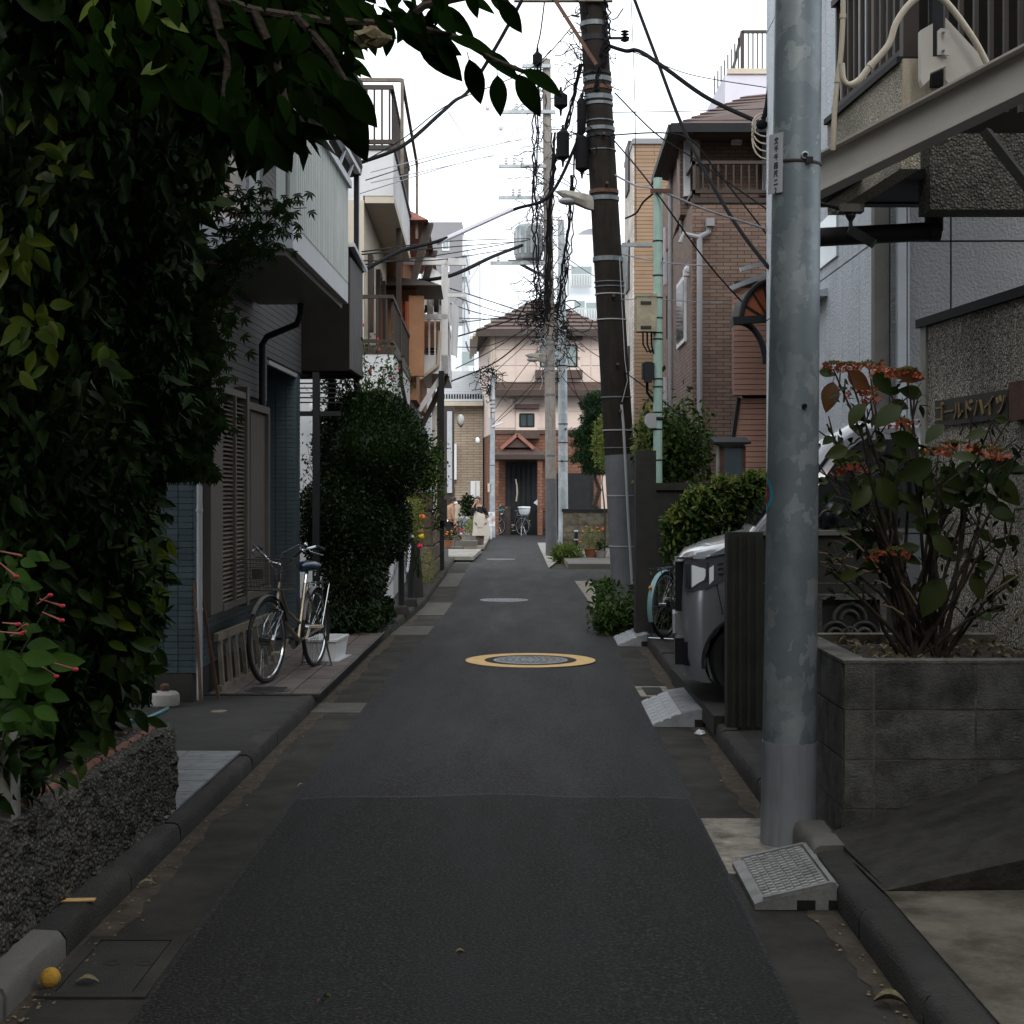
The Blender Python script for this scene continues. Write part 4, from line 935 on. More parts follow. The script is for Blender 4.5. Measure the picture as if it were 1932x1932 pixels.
for i in range(12): rows.append([(xc + .1 + k * .12, 6.7 + i * .11, .80 + rr.uniform(-.02, .03)) for k in range(18)])
s.loft(rows, cap=False, closed=False); s.build('planter_soil', M['soil'], t)
# concrete slope in front of the planter
z1 = Z(1450, 6.6); s = MB()
A = (1.36, 6.59, .11); B_ = (3.6, 6.59, .11); C_ = (1.38, 5.72, .11); D_ = (3.4, 5.78, .11)
s.add([C_, D_, B_, A, (1.40, 5.72, .112), (3.4, 5.78, .112 + (3.4 - 1.4) * .215), (3.6, 6.59, .13 + 2.2 * .34), (1.36, 6.59, .135)], [(0,3,2,1),(4,5,6),(4,6,7),(0,1,5,4),(1,2,6,5),(2,3,7,6),(3,0,4,7)])
s.build('concrete_slope', mat('brushed slope', (.038, .035, .029), .95, .5, 9, 1.0, 45, dirt=(.014, .013, .010), dscale=2.5, damt=.9), None, kind='structure')

# ---------------------------------------------------------------- concrete fence before the car
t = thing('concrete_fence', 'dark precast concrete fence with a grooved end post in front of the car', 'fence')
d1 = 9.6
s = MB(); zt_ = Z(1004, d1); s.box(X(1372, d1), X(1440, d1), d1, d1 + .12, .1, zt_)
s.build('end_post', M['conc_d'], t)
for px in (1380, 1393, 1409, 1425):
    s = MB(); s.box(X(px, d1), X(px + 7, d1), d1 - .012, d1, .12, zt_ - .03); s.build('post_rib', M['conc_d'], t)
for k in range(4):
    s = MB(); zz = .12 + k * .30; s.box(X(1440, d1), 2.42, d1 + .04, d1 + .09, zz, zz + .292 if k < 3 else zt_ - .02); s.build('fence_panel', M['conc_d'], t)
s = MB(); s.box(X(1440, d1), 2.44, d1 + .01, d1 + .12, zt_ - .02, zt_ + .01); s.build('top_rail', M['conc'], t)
xa, xb, za, zb_ = 1.925, 2.285, Z(1199, d1), Z(1130, d1)
s = MB(); s.box(xa - .04, xb + .04, d1 - .06, d1 + .03, za - .03, za); s.box(xa - .04, xb + .04, d1 - .06, d1 + .03, zb_, zb_ + .03); s.box(xa - .04, xa, d1 - .06, d1 + .03, za, zb_); s.box(xb, xb + .04, d1 - .06, d1 + .03, za, zb_)
for (cx, cz, rads) in ((xa + .09, za, (.085, .045)), (xb - .09, za, (.085, .045)), ((xa + xb) / 2, za + .10, (.1, .055)), ((xa+xb)/2, za, (.05,))):
    for r_ in rads: s.tube([(cx + r_ * math.cos(a), d1 - .02, cz + r_ * math.sin(a)) for a in [math.pi * k / 12 for k in range(13)]], .011, 4)
s.build('openwork_block', M['block'], t)
s = MB(); s.box(xa, xb, d1 + .0, d1 + .02, za, zb_); s.build('block_recess', M['black'], t)

# ---------------------------------------------------------------- pebble dash wall with the name plate
t = thing('nameplate_wall', 'pebble dash garden wall carrying the bronze name plate, at the right edge', 'wall')
def nw(d): return 3.12 - .08 * d
s = MB(); s.hexa([(nw(4.5), 4.5, .1), (nw(4.5) + .2, 4.5, .1), (nw(9) + .2, 9, .1), (nw(9), 9, .1), (nw(4.5), 4.5, 2.55), (nw(4.5) + .2, 4.5, 2.55), (nw(9) + .2, 9, 2.55), (nw(9), 9, 2.55)]); s.build('pebble_face', M['pebble'], t)
s = MB(); s.box(nw(9) - .006, nw(9) + .21, 8.9, 9.01, .1, 2.55); s.build('corner_strip', M['conc_l'], t)
s = MB(); s.hexa([(nw(4.5) - .03, 4.5, 2.55), (nw(4.5) + .24, 4.5, 2.55), (nw(9) + .24, 9.03, 2.55), (nw(9) - .03, 9.03, 2.55), (nw(4.5) - .03, 4.5, 2.6), (nw(4.5) + .24, 4.5, 2.6), (nw(9) + .24, 9.03, 2.6), (nw(9) - .03, 9.03, 2.6)]); s.build('coping', M['dark'], t)
uw = Vector((.08, -1, 0)).normalized(); nn = Vector((-1, -.08, 0)).normalized()
M['bronze'] = mat('dull bronze plate', (.035, .033, .028), .5, .3, 10, .15, 80, metal=.3); M['gold'] = mat('gilt letters', (.34, .24, .11), .4, .2, 20, .05, metal=.5)
dA, dB = 9048 / (1770 - 734), 9048 / (1908 - 734)
cen = Vector((nw((dA + dB) / 2), (dA + dB) / 2, (Z(757, dA) + Z(805, dA)) / 2)); wdt = (Vector((nw(dA), dA, 0)) - Vector((nw(dB), dB, 0))).length
sgn = thing('name_plate', 'bronze name plate with raised katakana letters on the pebble dash wall', 'sign', tuple(cen + nn * .012))
m4 = Matrix((( uw.x, 0, nn.x, 0), (uw.y, 0, nn.y, 0), (0, 1, 0, 0), (0, 0, 0, 1))).to_4x4()
s = MB(); s.box(-wdt/2, wdt/2, -.073, .073, -.01, .006); o = s.build('plate', M['bronze'], sgn); o.matrix_local = m4
lt = ztxt('ゴールドハイツ', .118, 'gold', sgn, m4 @ Matrix.Translation((0, -.006, .010)), ext=.005)
lw = max(v.co.x for v in lt.data.vertices) - min(v.co.x for v in lt.data.vertices)
for v in lt.data.vertices: v.co.x *= wdt * .95 / lw
s = MB(); s.box(0, .22, -.09, .10, -.01, .05); o = s.build('bronze_box', M['rust'], None, label='brown metal box mounted right of the name plate', cat='box'); o.matrix_local = Matrix.Translation(Vector((nw(7.62), 7.62, cen.z))) @ m4

# ---------------------------------------------------------------- grey stucco building
E0 = 2.75
t = thing('stucco_building', 'tall pale blue rough stucco building with a shaded grey front behind the steel pole', 'building', (E0, 0, 0), ROADROT)
s = MB(); s.box(.02, 8, 12.42, 18.2, .1, 9.5); s.build('wall', M['conc_d'], t)
ys = [12.41, 13.0, 13.72, 14.5, 15.3, 16.1, 16.9, 17.6, 18.21]
for a, b in zip(ys, ys[1:]):
    for z0, z1 in ((.1, 3.6), (3.615, 7.0), (7.015, 9.5)):
        s = MB(); s.box(0, .03, a + .008, b - .004, z0, z1); s.build('wall_panel', M['stucco_b'], t)
s = MB(); s.box(-.01, .11, 12.385, 12.5, .1, 9.5); s.build('corner_trim', M['conc'], t)
for x0, x1 in ((.12, .60), (.615, 1.25), (1.265, 1.9), (1.915, 2.6), (2.615, 4.2)):
    for z0, z1 in ((.1, 1.9), (1.915, 3.6), (3.615, 5.3), (5.315, 9.5)):
        s = MB(); s.box(x0, x1, 12.395, 12.42, z0, z1); s.build('wall_panel', M['stucco_g'], t)  # walkway shade is put into the grey of these front panels
s = MB(); s.box(-.02, .0, 13.9, 15.0, 3.72, 4.15); s.build('window', M['glass_l'], t)
s = MB(); s.box(.16, .23, 12.31, 12.38, .1, 4.1); s.box(.245, .26, 12.33, 12.38, .1, 4.1); s.build('white_downpipe', M['alu'], t)
s = MB(); s.hexa([(-.16, 14.4, 3.42), (.0, 14.4, 3.42), (.0, 16.4, 3.42), (-.16, 16.4, 3.42), (-.16, 14.4, 3.45), (.0, 14.4, 3.5), (.0, 16.4, 3.5), (-.16, 16.4, 3.45)]); s.build('canopy', M['alu'], t)

# ---------------------------------------------------------------- apartment walkway overhead
t = thing('apartment_walkway', 'raised steel walkway with brown slat railing jutting in at the top right', 'walkway')
bl = Vector((1.65, 8.83, 0)); br_ = Vector((2.45, 6.45, 0)); ztl, ztr = 3.455, 3.61
def beam(name, dz0, dz1, out, inn, m='beam'):
    dv = (br_ - bl).normalized(); nv = Vector((dv.y, -dv.x, 0))   # towards the street
    a, b = bl, br_; s = MB()
    s.hexa([a + nv*out + Vector((0,0,ztl+dz0)), b + nv*out + Vector((0,0,ztr+dz0)), b - nv*inn + Vector((0,0,ztr+dz0)), a - nv*inn + Vector((0,0,ztl+dz0)),
            a + nv*out + Vector((0,0,ztl+dz1)), b + nv*out + Vector((0,0,ztr+dz1)), b - nv*inn + Vector((0,0,ztr+dz1)), a - nv*inn + Vector((0,0,ztl+dz1))])
    return s.build(name, M[m], t)
beam('beam_web', -.205, -.012, .006, .012); beam('beam_flange', -.012, .0, .05, .05); beam('beam_flange', -.217, -.205, .05, .05)
s = MB(); s.prism([(1.80, 8.8), (4.5, 8.8), (4.5, 9.6), (1.9, 9.6)], 'z', 3.38, 3.44); s.build('deck', M['dark'], t)
s = MB(); s.box(1.9, 4.5, 9.5, 9.62, 3.37, 3.56); s.build('back_beam', M['dark'], t)
s = MB(); s.box(X(1755, 8.7), 4.5, 8.7, 8.95, 3.19, 3.62); s.build('cross_beam', M['rough'], t)  # pebble dash beam in shadow; its shade is put into this darker finish
s = MB(); s.bar((X(1859, 8.4), 8.4, 3.56), (X(1945, 8.2), 8.2, 3.2), .05, .05); s.build('brace', M['conc_d'], t)
s = MB(); s.hexa([(1.95, 9.5, 3.3), (2.06, 9.5, 3.3), (2.16, 8.13, 3.3), (2.055, 8.13, 3.3), (1.95, 9.5, 3.86), (2.06, 9.5, 3.86), (2.16, 8.13, 3.86), (2.055, 8.13, 3.86)][0:4][::-1] + [(1.95, 9.5, 3.86), (2.06, 9.5, 3.86), (2.16, 8.13, 3.86), (2.055, 8.13, 3.86)][::-1]); s.build('parapet', M['pebble2'], t)
s = MB(); s.hexa([(2.035, 8.13, 3.86), (2.18, 8.13, 3.86), (2.08, 9.52, 3.86), (1.93, 9.52, 3.86), (2.035, 8.13, 3.895), (2.18, 8.13, 3.895), (2.08, 9.52, 3.895), (1.93, 9.52, 3.895)]); s.build('parapet_cap', M['dark'], t)
M['rusty_c'] = mat('cream concrete with rust', (.42, .37, .28), .85, .15, 5, .4, 60, dirt=(.22, .1, .05), dscale=5, damt=.7, streak=True)
s = MB(); s.box(2.06, 2.31, 8.1, 8.25, 3.45, 3.875); s.build('parapet_end', M['rusty_c'], t)
sl = MB(); sl.box(-.012, .012, -.018, .018, 0, 1.7); slm = sl.data('railing_slat'); slm.materials.append(M['brown'])
for k in range(11):
    d = 9.45 - k * .122; x = 2.0 + (9.5 - d) * .077; put('railing_slat', slm, t, loc=(x, d, 3.93 + .0))
s = MB(); s.bar((1.99, 9.5, 3.95), (2.1, 8.2, 3.95), .03); s.bar((1.99, 9.5, 4.6), (2.1, 8.2, 4.6), .04); s.build('railing_rail', M['brown'], t)
s = MB(); s.box(2.075, 2.155, 8.15, 8.23, 3.88, 5.6); s.build('railing_post', M['brown'], t)
s = MB(); s.box(2.2, 2.26, 8.05, 8.11, 3.72, 5.6); s.build('railing_post', M['dark'], t)
s = MB(); s.box(X(1590, 9.45), X(1612, 9.45), 9.4, 9.5, 3.9, 5.6); s.build('railing_post', M['brown'], t)
for k in range(14): put('railing_slat', slm, t, loc=(2.30 + k * .085, 8.75, 3.75))
s = MB(); s.box(2.5, 4.5, 9.9, 10.0, 3.64, 6.0); s.build('inner_wall', M['annex'], t)  # wall behind the slats; its shade is put into the near black colour
s = MB(); s.box(2.2, 4.5, 9.9, 12.3, 5.9, 6.0); s.build('walkway_roof', M['dark'], t)
def flat(name, pts, d, m, th=.012, d2=None):
    P = [W(px, py, d) for px, py in pts]; s = MB(); s.prism([(p.x, p.z) for p in P], 'y', d, d + th); return s.build(name, M[m], t)
flat('gusset_plate', [(1784, 33), (1872, 128), (1870, 140), (1800, 172), (1784, 150)], 7.95, 'beam')
flat('bracket_plate', [(1737, 57), (1760, 44), (1760, 107), (1786, 105), (1786, 124), (1755, 138), (1754, 150), (1741, 162), (1737, 150)], 7.9, 'beam', .05)
flat('bolt_plate', [(1769, 58), (1775, 53), (1792, 55), (1792, 104), (1769, 103)], 7.88, 'beam')
for py in (62, 96):
    s = MB(); s.lathe([(.009, 0), (.009, -.01), (.006, -.02), (.006, -.03)], tuple(W(1779, py, 7.87)), 10, 'y'); s.build('bolt', M['galv2'], t)
def conduit(name, label, pts, d, r, m='cream_p', cat='conduit'):
    ps = []
    P = [W(px, py, d) for px, py in pts]
    for i in range(len(P) - 1):
        p0 = P[max(i-1, 0)]; p1 = P[i]; p2 = P[i+1]; p3 = P[min(i+2, len(P)-1)]
        for q in range(5):
            u = q / 5; ps.append(.5 * ((2*p1) + (p2-p0)*u + (2*p0-5*p1+4*p2-p3)*u*u + (3*p1-p0-3*p2+p3)*u**3))
    ps.append(P[-1]); s = MB(); s.tube(ps, r, 10)
    for i in (len(ps)//3, 2*len(ps)//3): s.tube([ps[i], ps[i+1]], r * 1.25, 10)
    return s.build(name, M[m], None, smooth=True, label=label, cat=cat)
conduit('conduit', 'cream conduit dropping straight past the end of the walkway railing', [(1592, -60), (1591, 0), (1590, 45), (1586, 110), (1576, 190), (1572, 284)], 8.3, .0145)
conduit('conduit', 'cream conduit curving over the railing in an S before the parapet', [(1588, 120), (1591, 150), (1603, 160), (1622, 150), (1640, 127), (1676, 85), (1690, 45), (1712, 12), (1738, -8), (1768, -8), (1795, 15), (1838, 75), (1866, 128)], 7.85, .0165)
t = thing('soffit_pipe', 'fat black drain pipe slung under the raised walkway', 'pipe')
a = W(1500, 450, 9.2); b = W(1772, 436, 9.2); s = MB(); s.tube([a, b], .056, 18); s.tube([W(1752, 436, 9.2), b], .066, 18); s.build('pipe_run', M['black'], t, smooth=True)
s = MB(); s.tube([W(1762, 436, 9.2), W(1762, 380, 9.2)], .055, 18); s.build('riser', M['dark'], t, smooth=True)
t = thing('security_camera', 'small dark security camera hanging under the walkway', 'security camera', tuple(W(1605, 398, 8.9)))
s = MB(); s.box(-.07, .07, -.04, .05, -.01, .035); s.build('junction_box', M['conc'], t)
s = MB(); s.lathe([(.03, -.01), (.03, -.03), (.012, -.06), (.012, -.10), (.02, -.12)], seg=12); s.build('stem', M['black'], t)
s = MB(); s.bar((0, 0, -.11), (.12, -.06, -.20), .055); s.build('camera_body', M['black'], t)
s = MB(); s.tube([(-.02, 0, .0), (-.12, 0, .03), (-.22, .02, .06), (-.3, .02, .01)], .012, 6); s.build('lead', M['black'], t)

# ---------------------------------------------------------------- parked silver car
M['silver'] = mat('silver grey car paint', (.25, .255, .27), .28, .02, 3, 0, metal=.5, coat=.8)
M['lens'] = glassmat('headlamp lens', (.8, .82, .85), .2); M['cdark'] = mat('black trim', (.01, .01, .012), .35, .1, 4, 0)
car = thing('parked_car', 'silver grey boxy car parked nose out behind the concrete fence', 'car', (1.10, 10.30, .17), -.10)
CW = 1.46
def nosex(q):  # plan curvature of the nose: q in 0..1 across
    a = abs(q * 2 - 1); return .16 * a ** 3.5
# lower body: loft of side outlines across the width
def outline(q):
    n = nosex(q); e = abs(q * 2 - 1); inn = 0.0
    pts = [(0.05 + n, .14), (.0 + n, .30), (.0 + n, .66), (.015 + n, .95), (.06 + n * .9, 1.01), (.22 + n * .5, 1.08 - .02 * e), (.46, 1.15 - .03 * e), (.60, 1.18 - .03 * e), (3.38, 1.19 - .03 * e), (3.4, .3), (3.3, .2), (2.95, .2)]
    pts += [(2.68 + .31 * math.cos(a), .28 + .31 * math.sin(a)) for a in [R(-10 + k * 20) for k in range(11)]] if q in (0.0, 1.0) or True else []
    pts += [(2.35, .2), (.82, .2)]
    pts += [(.50 + .31 * math.cos(a), .28 + .305 * math.sin(a)) for a in [R(-12 + k * 20.4) for k in range(11)]]
    return pts
qs = [0, .012, .04, .12, .3, .5, .7, .88, .96, .988, 1]
rows = []
for q in qs:
    y = q * CW; o = outline(q); e = min(q, 1 - q)
    sh = .0 if e > .03 else (.03 - e) * .8
    cz = .62; rows.append([(x + (sh if i < 7 else 0), y, z - (sh * .5 if z > cz else 0)) for i, (x, z) in enumerate(o)])
s = MB(); s.loft(rows, cap=True); s.build('body', M['silver'], car, smooth=True)
# cabin
def cab(q):
    ins = .10 * abs(q*2-1)
    e_ = .05 * abs(q*2-1); return [(.50, 1.15), (.98, 1.78 - e_ * .4), (1.18, 1.92 - e_), (2.1, 1.97 - e_), (3.2, 1.93 - e_), (3.36, 1.15)]
rows = []
for q in (0, .015, .06, .3, .7, .94, .985, 1):
    o = cab(q); e = min(q, 1-q); sh = 0 if e > .03 else (.03 - e) * 1.2
    rows.append([(x + (sh if i < 3 else 0), q * CW + (0.07 if z > 1.5 else .0) * (1 if q < .5 else -1) * (1 if e < .2 else .3), z - (sh if z > 1.5 else 0)) for i, (x, z) in enumerate(o)])
s = MB(); s.loft(rows); s.build('cabin', M['silver'], car, smooth=True)
M['cglass'] = glassmat('car glass', (.012, .016, .018), .03)
s = MB(); s.prism([(.74, 1.19), (1.08, 1.66), (1.22, 1.77), (1.60, 1.79), (1.60, 1.19)], 'y', .0, .01); o = s.build('side_window', M['cglass'], car); o.rotation_euler = (-.105, 0, 0); o.location = (0, -.130, 0)
s = MB(); s.prism([(1.68, 1.19), (1.68, 1.79), (2.55, 1.79), (2.62, 1.19)], 'y', .0, .01); o = s.build('side_window', M['cglass'], car); o.rotation_euler = (-.105, 0, 0); o.location = (0, -.130, 0)
s = MB(); s.hexa([(.51, .1, 1.20), (.51, CW - .1, 1.20), (.54, CW - .1, 1.19), (.54, .1, 1.19), (.945, .14, 1.75), (.945, CW - .14, 1.75), (.97, CW - .14, 1.74), (.97, .14, 1.74)]); s.build('windscreen', M['cglass'], car)
for y in (0, 1):
    s = MB(); s.bar((.66, .0 + y * CW, 1.19), (1.10, .06 + y * (CW - .12), 1.78), .03, .02); s.build('window_trim', M['cdark'], car)
s = MB(); s.ball((1.02, -.12, 1.27), .07, .10, .085, 14, 10); s.build('mirror', M['cdark'], car, smooth=True)
s = MB(); s.bar((.98, .02, 1.19), (1.02, -.08, 1.23), .05); s.build('mirror_stalk', M['cdark'], car)
s = MB(); s.box(.60, 3.3, -.006, .004, 1.15, 1.17); s.build('belt_moulding', M['chrome'], car)
# headlight: wraps the near corner
def nf(x0, x1, z0a, z1a, z0b, z1b, dy, m, nm, n=10, par=car):   # patch hugging the corner: u 0 on the nose .. 1 on the flank
    s = MB(); rows = []
    for i in range(n + 1):
        u = x0 + (x1 - x0) * i / n
        if u < .35: q = (.35 - u) / .35 * .22; p = Vector((nosex(q) - .002 + (.03 - min(q, .03)) * .8 * (1 if q < .03 else 0), q * CW, 0))
        else: p = Vector((nosex(0) + .024 + (u - .35) / .65 * .16, 0, 0))
        zb_ = z0a + (z0b - z0a) * i / n; zt_ = z1a + (z1b - z1a) * i / n
        nrm = Vector((-1, -.4, 0)) if u < .35 else Vector((-.1, -1, 0)); nrm.normalize()
        rows.append([p + nrm * dy + Vector((0, 0, zb_)), p + nrm * dy + Vector((0, 0, zt_)), p - nrm * .03 + Vector((0, 0, zt_)), p - nrm * .03 + Vector((0, 0, zb_))])
    s.loft(rows); return s.build(nm, M[m], par, smooth=False)
M['lampd'] = glassmat('smoked lamp', (.07, .07, .08), .08)
hl = nf(.17, 1, .74, .96, .84, 1.0, .008, 'lampd', 'headlight')
nf(.2, .27, .765, .93, .77, .93, .012, 'chrome', 'lamp_reflector', n=2, par=hl)
nf(.285, .40, .775, .925, .86, .90, .013, 'lens', 'headlight_lens', n=3, par=hl)
nf(.44, .48, .82, .95, .82, .95, .013, 'chrome', 'lamp_reflector', n=2, par=hl)
nf(.50, .62, .80, .91, .83, .93, .013, 'lens', 'lamp_reflector', n=2, par=hl)
for k in range(3): nf(.74, .88, .865 + k * .034, .875 + k * .034, .870 + k * .034, .880 + k * .034, .014, 'chrome', 'indicator_bar', n=3, par=hl)
nf(.0, 1, .955, .968, .998, 1.01, .012, 'chrome', 'chrome_brow')
s = MB()
for k in range(6): s.box(-.012, .03, .3, CW - .3, .64 + k * .05, .662 + k * .05)
s.build('grille', M['chrome'], car); s = MB(); s.box(-.005, .05, .28, CW - .28, .60, .94); s.build('grille_recess', M['cdark'], car)
s = MB(); s.box(-.006, .05, .2, CW - .2, .24, .42); s.build('lower_grille', M['cdark'], car)
nf(.10, .20, .24, .40, .24, .40, .006, 'cdark', 'fog_lamp_recess', n=3)
s = MB(); s.box(-.02, .0, .56, .9, .42, .56); s.build('number_plate', M['platew'], car)
s = MB(); s.tube([(.50 + .322 * math.cos(a), -.004, .28 + .318 * math.sin(a)) for a in [R(-8 + k * 9.8) for k in range(21)]], .012, 6, flat=.6); s.build('arch_flare', M['dark'], car, smooth=True)
s = MB(); s.bar((.27, -.003, .80), (.31, -.003, .60), .006); s.build('panel_gap', M['cdark'], car)
for x in (.50, 2.68):
    for y in (.11, CW - .11):
        w = MB(); w.lathe([(.17, -.07), (.25, -.09), (.275, -.075), (.28, 0), (.275, .075), (.25, .09), (.17, .07)], (x, y, .28), 28, 'y'); wo_ = w.build('wheel', M['black'], car, smooth=True)
        w = MB(); w.lathe([(.172, -.085 if y < 1 else .085), (.16, -.07 if y < 1 else .07), (.05, -.065 if y < 1 else .065)], (x, y, .28), 20, 'y')
        for k in range(7):
            a = k * 2 * math.pi / 7; w.bar((x + .04*math.cos(a), y - (.075 if y < 1 else -.075), .28 + .04*math.sin(a)), (x + .165*math.cos(a), y - (.085 if y < 1 else -.085), .28 + .165*math.sin(a)), .03, .012, (0, 1, 0))
        w.build('rim', M['chrome'], wo_)
s = MB(); s.box(.4, 3.0, .15, CW - .15, .14, .5); s.build('underbody', M['black'], car)
s = MB(); s.box(1.28, 6, 9.75, 12.35, .05, .17); s.build('parking_slab', M['conc_d'], None, kind='structure')

# ---------------------------------------------------------------- fence, pale green pole and boxes
t = thing('panel_fence', 'dark concrete panel fence behind the car and hedge', 'fence')
df = 17.0; zt_ = Z(911, df)
s = MB(); s.box(X(1200, df - 1), X(1238, df - 1), df - 1, df - .7, .1, Z(850, df - 1)); s.build('pillar', M['conc_d'], t)
for k in range(5):
    x = X(1238, df) + k * .42
    s = MB(); s.box(x, x + .405, df, df + .06, .1, zt_ - .08); s.build('fence_panel', M['conc_d'], t)
s = MB(); s.box(X(1228, df), 3.7, df - .04, df + .1, zt_ - .08, zt_); s.build('top_rail', M['conc_d'], t)
t = thing('green_pole', 'slim pale green pole with boxes strapped to it behind the fence', 'pole', (X(1241, 17.5), 17.5, .1))
zt_ = Z(336, 17.5) - .1
def gz(py): return Z(py, 17.5) - .1
s = MB(); s.lathe([(.052, 0), (.050, zt_)], seg=20); s.build('shaft', M['green_pole'], t, smooth=True)
for py in (362, 455, 562, 600, 628, 640, 715, 730, 778, 790, 810, 868, 520):
    s = MB(); s.tube([(.054*math.cos(a), .054*math.sin(a), gz(py)) for a in [k*math.pi/8 for k in range(16)]], .008 if py not in (790,) else .02, 5, True); s.build('strap', M['dark'], t)
s = MB(); s.box(-.09, .15, -.07, -.05, gz(366), gz(358)); s.build('cross_bracket', M['rust'], t)
k_ = 17.5 / 2900
s = MB(); s.box(-41*k_, -4*k_, -.12, .08, gz(627), gz(560)); s.box(-42*k_, -3*k_, -.13, .09, gz(562), gz(557)); s.build('beige_box', mat('grimy beige box', (.3, .27, .19), .8, .25, 6, .2, 60, dirt=(.12, .11, .07), dscale=5, damt=.7), t)
for py in (574, 620):
    s = MB(); s.box(-34*k_, -14*k_, -.135, -.12, gz(py + 2), gz(py - 3)); s.build('box_latch', M['black'], t)
s = MB(); s.box(-30*k_, -8*k_, -.1, .05, gz(716), gz(686)); s.box(-26*k_, -12*k_, -.12, .03, gz(722), gz(684)); s.build('dark_box', M['dark'], t)
s = MB(); s.prism([(-24*k_, gz(785)), (-18*k_, gz(780)), (-4*k_, gz(780)), (-4*k_, gz(808)), (-18*k_, gz(808)), (-24*k_, gz(800))], 'y', -.07, .05); s.build('grey_box', M['gutter_pipe'], t)
s = MB()
for j in range(3): s.tube([(-(28 - 8*j)*k_, 0, gz(627)), (-(28 - 8*j)*k_, -.02, gz(650)), (-(20 - 6*j)*k_, -.02, gz(664 + 2*j)), (-6*k_, 0, gz(660))], .01, 6)
s.tube([(-20*k_, 0, gz(720)), (-20*k_, 0, gz(740)), (-6*k_, 0, gz(760))], .016, 6); s.build('box_cable', M['wire'], t, kind='stuff')
t = thing('rusty_cabinet', 'rusty glass fronted cabinet standing above the dark fence', 'cabinet', (X(1382, 17.6), 17.6, 1.2))
s = MB(); s.box(-.15, .15, .05, .3, .0, .93); s.build('cabinet_box', M['conc_l'], t)
s = MB(); s.box(-.14, -.10, -.01, .05, 0, .9); s.box(.11, .15, -.01, .05, 0, .9); s.box(-.14, .15, -.012, .05, .42, .46); s.build('frame', M['rust'], t)
s = MB(); s.box(-.1, .11, .0, .05, .46, .88); s.build('pane', M['glass'], t)
s = MB(); s.hexa([(-.22, -.1, .93), (.2, -.1, .93), (.2, .32, .93), (-.22, .32, .93), (-.22, -.1, .95), (.2, -.1, .95), (.2, .32, 1.02), (-.22, .32, 1.02)]); s.build('cabinet_roof', M['dark'], t)
# ---------------------------------------------------------------- brown, salmon and orange houses on the right
M['brick_br'] = brickmat('brown brick cladding', (.17, .11, .085), (.235, .165, .13), (.09, .055, .045), .22, .06, ms=.007, var=.12)
M['salmon'] = mat('salmon cladding', (.50, .28, .21), .75, .07, 2, .15, 60, piece=.05)
M['ochre_w'] = brickmat('ochre siding', (.27, .185, .12), (.31, .215, .145), (.16, .09, .05), .9, .085, ms=.008, var=.1)
M['roof_br'] = mat('brown roof slates', (.075, .046, .038), .7, .2, 5, .2, 50, piece=.12)
M['lilac'] = mat('pale lilac wall', (.62, .6, .68), .8, .05, 2, .1, 60)
d = 24.0; k_ = d / 2900
xl, xr = X(1306, d), X(1306, d) + 3.6
t = thing('brown_brick_house', 'three storey brown brick clad house with a roof balcony on the right', 'house')
xs_ = X(1268, 27.6)
ze, zfl = Z(240, d), Z(383, d)
s = MB(); s.prism([(xl, d), (xr, d), (xr, 31), (xs_ + .1, 31), (xs_, 27.6)], 'z', .1, zfl); s.build('wall', M['brick_br'], t)
s = MB(); s.prism([(xl - .08, d + 1.0), (xr, d + 1.0), (xr, 31), (xs_ + .05, 31), (xs_, 27.6)], 'z', zfl, ze); s.build('upper_wall', M['brick_br'], t)
s = MB(); s.prism([(xl - .02, d - .03), (xr, d - .03), (xr, d + .06), (xl + .03, d + .06), (xl - .02, d+.02)], 'z', zfl, zfl + .07); s.build('balcony_edge', M['brown'], t)
for z, nm in ((Z(303, d), 'handrail'), (Z(358, d), 'bottom_rail')):
    s = MB(); s.box(xl, xr, d, d + .05, z - .05, z); s.box(xl, xl + .05, d, d + .98, z - .05, z); s.build(nm, M['brown'], t)
pk = MB(); pk.box(-.012, .012, -.012, .012, Z(358, d), Z(303, d)); pkm = pk.data('picket'); pkm.materials.append(M['brown'])
for j in range(30): put('picket', pkm, t, loc=(xl + .05 + j * .12, d + .025, 0))
for x in (xl + .08,):
    s = MB(); s.tube([(x, d + .1, zfl), (x, d + .1, Z(262, d))], .06, 8); s.build('vent_pipe', M['brown'], t)
# roof
s = MB(); a = (xl - .3, d - .1, ze); b = (xr, d - .1, ze); c_ = (xr, 31, ze); dd_ = (xs_ - .25, 28.0, ze)
ra = (xl + 1.2, d + 2.2, ze + 1.05); rb_ = (xr, d + 2.2, ze + 1.3)
s.add([a, b, c_, dd_, ra, rb_, (xl + .3, 29, ze + .2)], [(0,1,5,4), (0,4,6,3), (3,6,4,5,2), (0,3,2,1)]); s.build('roof', M['roof_br'], t)
for j in range(9):
    q0, q1 = j / 9, (j + .93) / 9
    A_, B_ = Vector(a).lerp(Vector(ra), q0), Vector(b).lerp(Vector(rb_), q0); C2, D2 = Vector(b).lerp(Vector(rb_), q1), Vector(a).lerp(Vector(ra), q1)
    up = Vector((0, -.01, .03)); s = MB(); s.add([A_, B_, C2, D2, A_ + up, B_ + up, C2 + up * .3, D2 + up * .3], [(4,5,6,7), (0,1,5,4), (3,0,4,7), (1,2,6,5), (2,3,7,6)]); s.build('roof_course', M['roof_br'], t)
s = MB(); s.box(xl - .35, xr, d - .2, d - .08, ze - .12, ze + .02); s.bar((xl - .33, d - .15, ze - .05), (xs_ - .28, 28, ze - .05), .12); s.build('eave_gutter', M['dark'], t)
